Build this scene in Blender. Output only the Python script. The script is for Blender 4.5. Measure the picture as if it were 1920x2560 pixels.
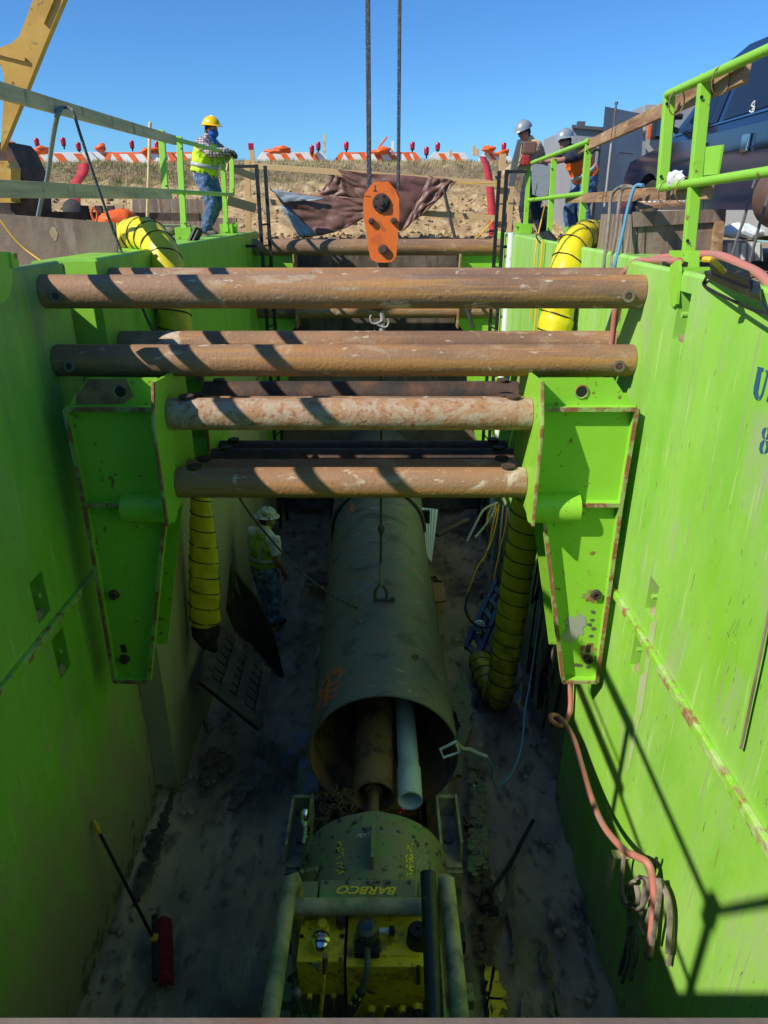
import bpy, bmesh, math, random
from mathutils import Vector, Matrix, noise
R = math.radians
random.seed(7)
SC = bpy.context.scene
COL = SC.collection
for _o in list(bpy.data.objects): bpy.data.objects.remove(_o)

# ------------------------------------------------------------------ camera
F = 1715.0; PITCH = R(23.76); CP = math.cos(PITCH); SP = math.sin(PITCH); CZ = 5.5
cam_d = bpy.data.cameras.new('camera'); cam = bpy.data.objects.new('camera', cam_d); COL.objects.link(cam)
cam_d.sensor_fit = 'VERTICAL'; cam_d.sensor_height = 36.0; cam_d.lens = F/2560*36.0
cam_d.clip_start = 0.03; cam_d.clip_end = 2000
cam.location = (0, 0, CZ); cam.rotation_euler = (math.pi/2-PITCH, 0, 0)
SC.camera = cam
# ------------------------------------------------------------------ light
SUN = Vector((3.96, 2.34, -3.83)).normalized()          # direction the light travels
sd = bpy.data.lights.new('sun', 'SUN'); so = bpy.data.objects.new('sun', sd); COL.objects.link(so)
sd.energy = 3.7; sd.angle = R(0.53); sd.color = (1.0, 0.95, 0.86)
so.rotation_euler = SUN.to_track_quat('-Z', 'Y').to_euler(); so.location = (-8, -5, 14)
el = math.asin(-SUN.z)
w = bpy.data.worlds.new('World'); SC.world = w; w.use_nodes = True
nt = w.node_tree; bg = nt.nodes['Background']; sky = nt.nodes.new('ShaderNodeTexSky')
sky.sky_type = 'NISHITA'; sky.sun_disc = False; sky.sun_elevation = el
sky.sun_rotation = math.atan2(-SUN.x, -SUN.y); sky.altitude = 0; sky.air_density = 1.0; sky.dust_density = 0.1; sky.ozone_density = 2.0
tint = nt.nodes.new('ShaderNodeMix'); tint.data_type = 'RGBA'; tint.blend_type = 'MULTIPLY'; tint.inputs[0].default_value = 1; tint.inputs[7].default_value = (.26, .52, .82, 1)
nt.links.new(sky.outputs[0], tint.inputs[6]); nt.links.new(tint.outputs[2], bg.inputs[0]); bg.inputs[1].default_value = 0.12
vs = SC.view_settings; vs.view_transform = 'Standard'; vs.look = 'None'; vs.exposure = 0.6; vs.gamma = 1.0
SC.cycles.max_bounces = 10; SC.cycles.diffuse_bounces = 8

# ------------------------------------------------------------------ measuring: picture point + one known coordinate -> place
CR = {0:(0,0,1.1573),1:(0,0,.5787),2:(960,0,.5787),3:(0,600,.5787),4:(960,600,.5787),5:(0,1200,.5787),6:(960,1200,.5787),
 7:(0,1860,.5787),8:(960,1860,.5787),'w1':(440,260,.18083),'w2':(1220,260,.18083),'rt':(1480,130,.26667),'lt':(0,0,.3165),
 'ma':(660,1900,.31344),'rd':(1100,1220,.3345),'hk':(740,420,.26522),'pp':(740,1600,.27728),'p4':(640,1220,.217),
 'fe':(640,340,.39783),'ho':(1360,1660,.36166),'s':(0,0,1.0),'pal':(440,1400,.2079),'rl':(1100,1700,.38873),'up':(1640,640,.2351),'mid':(640,1200,.33755)}
def A(cr, x, y, Y=None, X=None, Z=None):
    ox, oy, k = CR[cr]; x = ox+x*k; y = oy+y*k
    u = (x-960)/F; v = (1280-y)/F
    d = Vector((u, CP+v*SP, v*CP-SP))
    t = Y/d.y if Y is not None else (X/d.x if X is not None else (Z-CZ)/d.z)
    return Vector((d.x*t, d.y*t, CZ+d.z*t))

# ------------------------------------------------------------------ materials
def mat(name, base, rough=.6, metal=0.0, layers=(), bump=None, spec=None, coat=0, sheen=0):
    m = bpy.data.materials.new(name); m.use_nodes = True
    n = m.node_tree.nodes; l = m.node_tree.links; b = n['Principled BSDF']
    b.inputs['Roughness'].default_value = rough; b.inputs['Metallic'].default_value = metal
    if spec is not None: b.inputs['Specular IOR Level'].default_value = spec
    if coat: b.inputs['Coat Weight'].default_value = coat; b.inputs['Coat Roughness'].default_value = .12
    if sheen: b.inputs['Sheen Weight'].default_value = sheen
    geo = n.new('ShaderNodeNewGeometry')
    rgb = n.new('ShaderNodeRGB'); rgb.outputs[0].default_value = (*base, 1); col = rgb.outputs[0]
    for L in layers:
        mp = n.new('ShaderNodeMapping'); mp.inputs['Scale'].default_value = L.get('st', (1,1,1)); mp.inputs['Rotation'].default_value = L.get('rot', (0,0,0))
        mp.inputs['Location'].default_value = (L.get('o', 0.0),)*3
        l.new(geo.outputs['Position'], mp.inputs[0])
        if L.get('vor'):
            tx = n.new('ShaderNodeTexVoronoi'); tx.inputs['Scale'].default_value = L['s']; out = tx.outputs['Distance']
        elif L.get('wave'):
            tx = n.new('ShaderNodeTexWave'); tx.inputs['Scale'].default_value = L['s']; tx.inputs['Distortion'].default_value = L['wave']; tx.inputs['Detail'].default_value = 3
            tx.bands_direction = L.get('dir', 'Z'); out = tx.outputs['Fac']
        else:
            tx = n.new('ShaderNodeTexNoise'); tx.inputs['Scale'].default_value = L['s']; tx.inputs['Detail'].default_value = L.get('d', 6)
            tx.inputs['Roughness'].default_value = L.get('r', .6); tx.inputs['Distortion'].default_value = L.get('dist', 0); out = tx.outputs['Fac']
        l.new(mp.outputs[0], tx.inputs['Vector'])
        if 'z' in L:
            sx = n.new('ShaderNodeSeparateXYZ'); l.new(geo.outputs['Position'], sx.inputs[0])
            mr = n.new('ShaderNodeMapRange'); mr.inputs[1].default_value = L['z'][0]; mr.inputs[2].default_value = L['z'][1]
            mr.inputs[3].default_value = L.get('zk', .5); mr.inputs[4].default_value = L.get('zk2', 0)
            l.new(sx.outputs[L.get('ax', 2)], mr.inputs[0])
            ad = n.new('ShaderNodeMath'); ad.operation = 'ADD'; l.new(out, ad.inputs[0]); l.new(mr.outputs[0], ad.inputs[1]); out = ad.outputs[0]
        r = n.new('ShaderNodeMapRange'); w_ = L.get('w', .04); r.inputs[1].default_value = L['t']-w_; r.inputs[2].default_value = L['t']+w_
        r.inputs[3].default_value = 0; r.inputs[4].default_value = L.get('a', 1.0); l.new(out, r.inputs[0])
        mx = n.new('ShaderNodeMix'); mx.data_type = 'RGBA'; l.new(r.outputs[0], mx.inputs[0]); l.new(col, mx.inputs[6]); mx.inputs[7].default_value = (*L['c'], 1); col = mx.outputs[2]
        if 'ro' in L:
            cur = b.inputs['Roughness'].links[0].from_socket if b.inputs['Roughness'].links else None
            mf = n.new('ShaderNodeMix'); l.new(r.outputs[0], mf.inputs[0]); mf.inputs[3].default_value = L['ro']
            if cur: l.new(cur, mf.inputs[2])
            else: mf.inputs[2].default_value = rough
            l.new(mf.outputs[0], b.inputs['Roughness'])
    l.new(col, b.inputs['Base Color'])
    if bump:
        tn = n.new('ShaderNodeTexNoise'); tn.inputs['Scale'].default_value = bump[0]; tn.inputs['Detail'].default_value = 5
        mp = n.new('ShaderNodeMapping'); mp.inputs['Scale'].default_value = bump[2] if len(bump) > 2 else (1,1,1)
        l.new(geo.outputs['Position'], mp.inputs[0]); l.new(mp.outputs[0], tn.inputs['Vector'])
        bp = n.new('ShaderNodeBump'); bp.inputs['Strength'].default_value = bump[1]; bp.inputs['Distance'].default_value = .02
        l.new(tn.outputs['Fac'], bp.inputs['Height']); l.new(bp.outputs[0], b.inputs['Normal'])
    return m
def hx(s): 
    r = [int(s[i:i+2], 16)/255 for i in (0,2,4)]
    return tuple((c/12.92 if c <= .04045 else ((c+.055)/1.055)**2.4) for c in r)
G = (.25, .55, .036)
DIRT = (.36, .30, .175); MUD = (.10, .08, .055)
def green_wall(name, zlow, zk, seed, base=G, top=0.0):
    return mat(name, base, .5, layers=[
      dict(c=(.33,.59,.12), s=1.1, t=.50, w=.12, a=.6, o=seed),
      dict(c=(.15,.42,.025), s=1.9, t=.55, w=.12, a=.5, st=(1,1,.35), o=seed+3),
      dict(c=(.38,.54,.18), s=1.6, t=.58, w=.12, a=.4, st=(1,1.3,.3), o=seed+13, ro=.7),
      dict(c=(.50,.65,.24), s=7, t=.64, w=.05, a=.5, st=(1,2.6,.22), o=seed+1, ro=.7),
      dict(c=(.30,.31,.20), s=5, t=.635, w=.03, a=.6, st=(1,7,.20), rot=(.25,0,0), o=seed+9, ro=.7),
      dict(c=(.36,.34,.24), s=1.7, t=.64, w=.07, a=.55, st=(1,1.5,.8), o=seed+17, ro=.85),
      dict(c=(.62,.70,.40), s=15, t=.70, w=.02, a=.8, st=(1,6,.25), rot=(-.5,0,0), o=seed+19),
      dict(c=(.07,.07,.06), s=16, t=.69, w=.02, a=.85, st=(1,3.0,.5), o=seed+5),
      dict(c=(.22,.085,.035), s=13, t=.70, w=.03, a=.8, st=(1,3.2,.18), rot=(-.2,0,0), o=seed+7),
      dict(c=(.14,.16,.10), s=2.2, t=1.02, w=.2, a=top, z=(5.3,3.0), zk=.55, st=(1,1.4,.3), o=seed+21),
      dict(c=DIRT, s=2.6, t=.98, w=.18, a=.93, z=zlow, zk=zk, st=(1,1,.5), o=seed, d=9, ro=.9),
      dict(c=(.38,.33,.22), s=12, t=1.06, w=.05, a=.6, z=(zlow[0], zlow[1]), zk=.52, o=seed+2, st=(1,1,.35), d=8),
      dict(c=MUD, s=9, t=1.06, w=.06, a=.8, z=(zlow[0], zlow[0]+1.1), zk=.55, o=seed, d=8),
    ], bump=(1.6, .35))
M = {}
M['gwall_l'] = green_wall('green_paint_left', (.2, 3.5), .82, 0, G, .8)
M['gwall_r'] = green_wall('green_paint_right', (.0, 2.2), .55, 20)
M['gwall_l2'] = mat('green_paint_far_left', G, .5, layers=[
      dict(c=(.31,.60,.07), s=1.1, t=.52, w=.12, a=.5), dict(c=(.17,.40,.05), s=4, t=.55, w=.08, a=.6, st=(1,1.5,.15)),
      dict(c=(.44,.38,.25), s=1.6, t=.80, w=.22, a=.92, z=(2.6,4.1), zk=.62, st=(1,1,.5), d=8, ro=.9),
      dict(c=(.28,.235,.145), s=3.2, t=1.0, w=.2, a=.7, z=(.3,3.4), zk=.6, st=(1,1,.3), d=9, o=6),
      dict(c=(.24,.42,.12), s=6, t=.66, w=.06, a=.5, st=(1,1.4,.2), o=9)], bump=(5,.15))
M['gwall_r2'] = mat('green_paint_far_right', G, .5, layers=[
      dict(c=(.36,.56,.20), s=3, t=.46, w=.1, a=.7, st=(1,2.5,.12)), dict(c=(.18,.44,.05), s=6, t=.6, w=.05, a=.6, st=(1,3,.1), o=4),
      dict(c=DIRT, s=2.6, t=.95, w=.15, z=(.6,3.4), zk=.6)], bump=(4,.1))
M['green'] = mat('green_paint', G, .45, layers=[dict(c=(.30,.6,.06), s=3, t=.55, w=.1, a=.5), dict(c=(.2,.09,.04), s=14, t=.66, w=.03, a=.9), dict(c=(.06,.05,.04), s=30, t=.72, w=.02)], bump=(8,.12))
M['green_worn'] = mat('worn_green_flange', G, .6, layers=[dict(c=(.45,.55,.22), s=6, t=.52, w=.06, a=.8), dict(c=(.30,.13,.06), s=8, t=.57, w=.05, a=.95, o=3), dict(c=(.36,.3,.2), s=19, t=.6, w=.05)], bump=(30,.3))
M['green_edge'] = mat('worn_green_edge', (.25,.10,.045), .8, layers=[dict(c=(.28,.36,.1), s=7, t=.53, w=.05), dict(c=(.33,.27,.17), s=17, t=.6, w=.05)], bump=(30,.3))
M['green_dark'] = mat('oily_green_paint', (.24,.20,.12), .5, layers=[dict(c=(.09,.30,.07), s=5, t=.56, w=.07, a=.8), dict(c=(.23,.20,.13), s=7, t=.5, w=.12, a=.75), dict(c=(.012,.012,.01), s=12, t=.62, w=.05)], bump=(10,.2))
M['rust'] = mat('rusty_steel_pipe', (.29,.165,.09), .72, layers=[
      dict(c=(.38,.18,.07), s=3.2, t=.54, w=.09, a=.7, st=(.35,1,1.6)),
      dict(c=(.43,.33,.22), s=4.2, t=.60, w=.035, a=.6, st=(.6,1,1.2), o=3, dist=1.2),
      dict(c=(.15,.085,.055), s=1.3, t=.56, w=.08, a=.7, st=(.5,1,1), o=7),
      dict(c=(.58,.5,.36), s=14, t=.66, w=.03, a=.7, st=(.5,1,1.6), o=11),
      dict(c=(.60,.52,.40), s=2.3, t=.66, w=.03, a=.75, st=(1.2,1,.8), o=31, dist=2.0), dict(c=(.42,.20,.05), s=1.7, t=.57, w=.03, a=.7, st=(.25,1,6), o=41), dict(c=(.09,.06,.045), s=26, t=.68, w=.02, a=.8, o=23), dict(c=(.46,.26,.10), s=12, t=.63, w=.04, a=.6, st=(.12,1,3), o=14)], bump=(40,.25))
M['rust_pale'] = mat('scaled_rusty_pipe', (.42,.31,.21), .75, layers=[
      dict(c=(.36,.18,.08), s=7, t=.50, w=.07, a=.85, dist=1.5), dict(c=(.25,.09,.035), s=22, t=.6, w=.03, a=.7), dict(c=(.52,.45,.34), s=15, t=.66, w=.03, a=.8)], bump=(35,.3))
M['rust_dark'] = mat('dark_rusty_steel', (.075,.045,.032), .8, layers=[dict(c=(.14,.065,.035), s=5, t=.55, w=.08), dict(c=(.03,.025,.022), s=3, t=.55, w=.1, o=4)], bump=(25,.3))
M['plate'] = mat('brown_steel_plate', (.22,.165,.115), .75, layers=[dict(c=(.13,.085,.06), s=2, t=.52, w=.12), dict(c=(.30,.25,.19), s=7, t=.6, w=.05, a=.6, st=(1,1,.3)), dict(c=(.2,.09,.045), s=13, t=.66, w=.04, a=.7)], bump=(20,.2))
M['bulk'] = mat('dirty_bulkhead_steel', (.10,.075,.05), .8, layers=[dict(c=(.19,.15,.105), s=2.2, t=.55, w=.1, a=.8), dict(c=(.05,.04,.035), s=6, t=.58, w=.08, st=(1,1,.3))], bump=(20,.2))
M['steel'] = mat('grey_steel', (.13,.13,.13), .5, .3, layers=[dict(c=(.2,.15,.11), s=14, t=.6, w=.06)], bump=(30,.1))
M['black'] = mat('black_paint', (.014,.015,.017), .45, layers=[dict(c=(.08,.07,.06), s=12, t=.64, w=.05)])
M['rubber'] = mat('black_rubber', (.018,.018,.018), .75, layers=[dict(c=(.06,.055,.045), s=9, t=.6, w=.08)])
M['casing'] = mat('dark_casing_steel', (.19,.175,.155), .55, .0, layers=[
      dict(c=(.22,.195,.14), s=1.8, t=.52, w=.12, a=.7), dict(c=(.13,.145,.13), s=2.6, t=.55, w=.12, a=.6, o=4),
      dict(c=(.48,.46,.38), s=7, t=.67, w=.03, a=.7, st=(.35,1.6,1), rot=(0,0,.5), dist=.7), dict(c=(.26,.13,.07), s=5, t=.60, w=.05, a=.7, o=3), dict(c=(.06,.06,.055), s=3.5, t=.60, w=.05, a=.7, o=9)], bump=(16,.15))
M['auger'] = mat('brown_rust_pipe', (.30,.17,.085), .65, layers=[dict(c=(.26,.15,.07), s=6, t=.55, w=.08), dict(c=(.09,.055,.035), s=4, t=.57, w=.08, o=5)], bump=(20,.2))
M['lumber'] = mat('new_lumber', (.62,.42,.20), .75, layers=[dict(c=(.5,.31,.13), s=4, wave=4, t=.6, w=.25, a=.6, st=(.4,.4,5)), dict(c=(.25,.13,.05), s=9, t=.72, w=.02)], bump=(30,.15))
M['lumber_old'] = mat('weathered_lumber', (.74,.55,.29), .85, layers=[dict(c=(.50,.38,.21), s=5, t=.5, w=.12, st=(1,.25,3)), dict(c=(.14,.14,.11), s=3.0, t=.63, w=.05, a=.8, st=(1,3,.5)), dict(c=(.5,.4,.22), s=2, t=.6, w=.1, a=.4)], bump=(25,.2))
M['board_brown'] = mat('brown_board', (.36,.21,.105), .8, layers=[dict(c=(.2,.1,.045), s=7, t=.55, w=.1, st=(1,.2,2)), dict(c=(.5,.33,.17), s=10, t=.6, w=.06, st=(1,.2,2))], bump=(25,.2))
M['wood_grey'] = mat('grey_crate_wood', (.25,.185,.135), .85, layers=[dict(c=(.15,.10,.07), s=3, t=.52, w=.1, st=(2,2,.25)), dict(c=(.35,.28,.22), s=6, t=.6, w=.06, st=(3,3,.15)), dict(c=(.22,.11,.06), s=5, t=.62, w=.05)], bump=(20,.3))
M['yellow'] = mat('yellow_duct_vinyl', (.72,.60,.012), .42, layers=[dict(c=(.60,.47,.02), s=4, t=.58, w=.12, a=.6), dict(c=(.20,.18,.05), s=7, t=.98, w=.13, a=.9, z=(.3,3.2), zk=.52)], bump=(14,.25))
M['stripe'] = mat('black_duct_cord', (.02,.02,.018), .7)
M['soil'] = mat('cut_clay_bank', (.42,.30,.145), .95, layers=[dict(c=(.27,.175,.085), s=2.2, t=.5, w=.1), dict(c=(.52,.40,.22), s=6, t=.58, w=.07), dict(c=(.13,.085,.05), s=4, t=.66, w=.05, o=5),
      dict(c=(.16,.12,.075), s=3, t=1.22, w=.12, z=(6.25,5.5), zk=.85, a=.8), dict(c=(.35,.29,.15), s=3, t=1.2, w=.08, z=(6.6,6.1), zk=.85)], bump=(9,.9))
M['ground'] = mat('dry_ground', (.34,.25,.15), .95, layers=[dict(c=(.22,.16,.1), s=1.5, t=.5, w=.12), dict(c=(.42,.34,.22), s=7, t=.6, w=.08)], bump=(8,.6))
M['floor'] = mat('wet_pit_mud', (.36,.255,.165), .5, layers=[
      dict(c=(.50,.36,.22), s=.8, t=.53, w=.08, a=.95, ro=.75), dict(c=(.17,.13,.10), s=.7, t=.55, w=.07, o=8, ro=.16), dict(c=(.55,.44,.32), s=2.6, t=.63, w=.04, a=.7, o=3, ro=.85, st=(1.8,.5,1)),
      dict(c=(.05,.045,.04), s=5, t=.60, w=.06, a=.75, o=2, st=(1.5,.7,1)), dict(c=(.22,.17,.13), s=2, t=.6, w=.02, a=.7, o=12, st=(2,.6,1), ro=.2)], bump=(5,.35))
M['grass'] = mat('dry_grass', (.36,.28,.12), .9, layers=[dict(c=(.16,.20,.05), s=1.3, t=.56, w=.1), dict(c=(.5,.42,.22), s=8, t=.55, w=.1)])
M['white'] = mat('white_plastic', (.75,.75,.72), .5, layers=[dict(c=(.4,.36,.3), s=9, t=.66, w=.05, a=.6)])
M['pvc'] = mat('pale_blue_pvc', (.74,.82,.85), .35, layers=[dict(c=(.3,.33,.33), s=5, t=.62, w=.08, a=.5)])
M['orange'] = mat('orange_plastic', (.85,.14,.015), .5, layers=[dict(c=(.6,.09,.02), s=6, t=.55, w=.1)], bump=(12,.2))
M['orange_paint'] = mat('orange_block_paint', (.80,.17,.02), .5, layers=[dict(c=(.25,.11,.06), s=3, t=1.13, w=.08, a=.75, z=(4.95,5.45), zk=.5), dict(c=(.55,.1,.02), s=5, t=.62, w=.05, a=.6), dict(c=(.1,.04,.03), s=25, t=.7, w=.02)], bump=(20,.12))
M['red'] = mat('red_fabric', (.42,.025,.025), .7, layers=[dict(c=(.3,.015,.02), s=8, t=.55, w=.1)])
M['redlens'] = mat('red_lamp_lens', (.40,.006,.025), .25)
M['tarp'] = mat('brown_tarp', (.19,.095,.065), .5, layers=[dict(c=(.15,.06,.05), s=3, t=.52, w=.1), dict(c=(.45,.4,.38), s=6, t=.72, w=.02, a=.6, dist=1.5)], bump=(7,.6))
M['tarp_back'] = mat('silver_tarp_side', (.30,.34,.38), .3, bump=(6,.4))
M['grey_box'] = mat('grey_painted_metal', (.27,.28,.29), .5, layers=[dict(c=(.36,.36,.35), s=1.5, t=.55, w=.1, a=.6)])
M['navy'] = mat('dark_blue_car_paint', (.012,.022,.06), .12, .2, coat=1.0)
M['glass'] = mat('dark_window_glass', (.012,.016,.024), .04)
M['chrome'] = mat('chrome', (.6,.6,.6), .15, 1.0)
M['beige'] = mat('dirty_grey_panel', (.35,.34,.31), .6)
M['ytank'] = mat('oily_yellow_paint', (.95,.68,.02), .4, layers=[dict(c=(.5,.30,.04), s=9, t=.58, w=.04, a=.75), dict(c=(.06,.05,.03), s=17, t=.64, w=.04, a=.9), dict(c=(.07,.05,.02), s=5, t=.64, w=.06, a=.8, o=6)], bump=(18,.1))
M['boom'] = mat('yellow_boom_paint', (.52,.30,.04), .5, layers=[dict(c=(.36,.19,.03), s=1.6, t=.55, w=.1, a=.7), dict(c=(.10,.055,.02), s=9, t=.66, w=.04), dict(c=(.6,.4,.1), s=5, t=.6, w=.06, a=.5)], bump=(9,.12))
M['pinkhose'] = mat('pink_rubber_hose', (.50,.17,.125), .6, layers=[dict(c=(.33,.2,.16), s=9, t=.56, w=.1)])
M['greyhose'] = mat('muddy_flat_hose', (.24,.2,.155), .8, layers=[dict(c=(.12,.10,.08), s=12, t=.52, w=.1)])
M['bluehose'] = mat('blue_cord', (.10,.28,.42), .6)
M['yellowcord'] = mat('yellow_cord', (.75,.42,.02), .6)
M['rope'] = mat('blue_grey_rope', (.20,.27,.31), .9, bump=(120,.8))
M['rope_dark'] = mat('dark_twisted_rope', (.06,.07,.075), .9, layers=[dict(c=(.35,.36,.33), s=70, t=.6, w=.05)])
M['wire'] = mat('black_wire_rope', (.03,.035,.042), .6, layers=[dict(c=(.12,.13,.14), s=90, t=.55, w=.06)])
M['skin'] = mat('skin', (.36,.17,.105), .55, layers=[dict(c=(.28,.12,.07), s=20, t=.55, w=.1, a=.5)])
M['jeans'] = mat('blue_jeans', (.055,.12,.23), .85, layers=[dict(c=(.13,.21,.33), s=5, t=.54, w=.07, a=.8), dict(c=(.025,.05,.11), s=8, t=.6, w=.06, o=4), dict(c=(.2,.18,.14), s=7, t=.66, w=.05, a=.4, o=9)], bump=(22,.8))
M['navycloth'] = mat('navy_cloth', (.016,.022,.042), .9, bump=(20,.7))
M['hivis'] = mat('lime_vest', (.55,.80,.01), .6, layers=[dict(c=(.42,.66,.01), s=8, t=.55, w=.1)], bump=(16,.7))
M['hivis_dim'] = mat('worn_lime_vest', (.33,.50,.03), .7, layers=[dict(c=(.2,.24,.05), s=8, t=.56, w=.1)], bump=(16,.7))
M['orangevest'] = mat('orange_vest', (.85,.14,.01), .6, bump=(16,.7))
M['reflect'] = mat('silver_reflective_tape', (.42,.43,.42), .35)
M['plaid'] = mat('plaid_shirt', (.50,.46,.44), .85, layers=[dict(c=(.09,.07,.10), s=9, wave=.6, t=.80, w=.1, dir='Z'), dict(c=(.22,.08,.08), s=7, wave=.6, t=.84, w=.1, dir='X')], bump=(18,.6))
M['tan'] = mat('tan_shirt', (.50,.38,.25), .85, layers=[dict(c=(.38,.28,.18), s=5, t=.55, w=.1)], bump=(14,.8))
M['whitecloth'] = mat('white_cloth', (.68,.68,.66), .9, bump=(20,.6))
M['greycloth'] = mat('grey_overshirt', (.17,.19,.21), .9, bump=(14,.8))
M['boot'] = mat('muddy_boot', (.05,.045,.035), .7, layers=[dict(c=(.16,.13,.09), s=9, t=.55, w=.1)])
M['glove'] = mat('grey_glove', (.05,.065,.075), .8, bump=(25,.5))
M['hat_y'] = mat('yellow_hard_hat', (.85,.52,.0), .3)
M['hat_g'] = mat('silver_hard_hat', (.30,.33,.36), .3, .2)
M['hat_w'] = mat('stickered_white_hard_hat', (.6,.6,.5), .45, layers=[dict(c=(.2,.22,.12), s=16, t=.56, w=.03), dict(c=(.05,.05,.05), s=14, t=.66, w=.02, o=4)])
M['mask_b'] = mat('blue_face_cover', (.012,.10,.42), .85, bump=(25,.6))
M['greencloth'] = mat('green_bandana', (.02,.22,.11), .85)
M['wood_wet'] = mat('wet_dark_wood', (.085,.06,.04), .7, layers=[dict(c=(.17,.12,.075), s=5, t=.58, w=.08, st=(1,1,1)), dict(c=(.04,.035,.03), s=3, t=.55, w=.1, o=3)], bump=(20,.3))
M['jeans_light'] = mat('light_blue_jeans', (.16,.27,.42), .85, layers=[dict(c=(.32,.43,.55), s=6, t=.55, w=.07, a=.7), dict(c=(.07,.13,.24), s=8, t=.58, w=.06, o=4)], bump=(22,.8))
M['grimy_pipe'] = mat('grimy_cage_pipe', (.42,.34,.21), .6, layers=[dict(c=(.08,.085,.06), s=7, t=.55, w=.1, a=.8), dict(c=(.12,.2,.07), s=4, t=.6, w=.08, a=.6), dict(c=(.45,.42,.32), s=12, t=.66, w=.03, a=.6)], bump=(25,.3))
M['dust'] = mat('dusty_green_smear', (.38,.47,.20), .9, layers=[dict(c=(.30,.50,.08), s=9, t=.52, w=.08), dict(c=(.45,.38,.26), s=7, t=.6, w=.06, o=4)])
M['hair'] = mat('dark_hair', (.012,.009,.007), .8)
M['blue'] = mat('blue_plastic', (.015,.07,.20), .45, layers=[dict(c=(.06,.07,.07), s=8, t=.6, w=.06)])
M['chalk'] = mat('stencil_blue_paint', (.02,.09,.17), .7)
M['marker'] = mat('black_marker', (.015,.015,.015), .7)
M['spray'] = mat('orange_spray_paint', (.95,.17,.03), .8)
M['ytext'] = mat('faded_yellow_lettering', (.90,.62,.04), .7, layers=[dict(c=(.3,.27,.12), s=28, t=.64, w=.05)])
M['tank'] = mat('brown_tank', (.17,.085,.055), .6, layers=[dict(c=(.11,.06,.045), s=4, t=.55, w=.1)])

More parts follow.
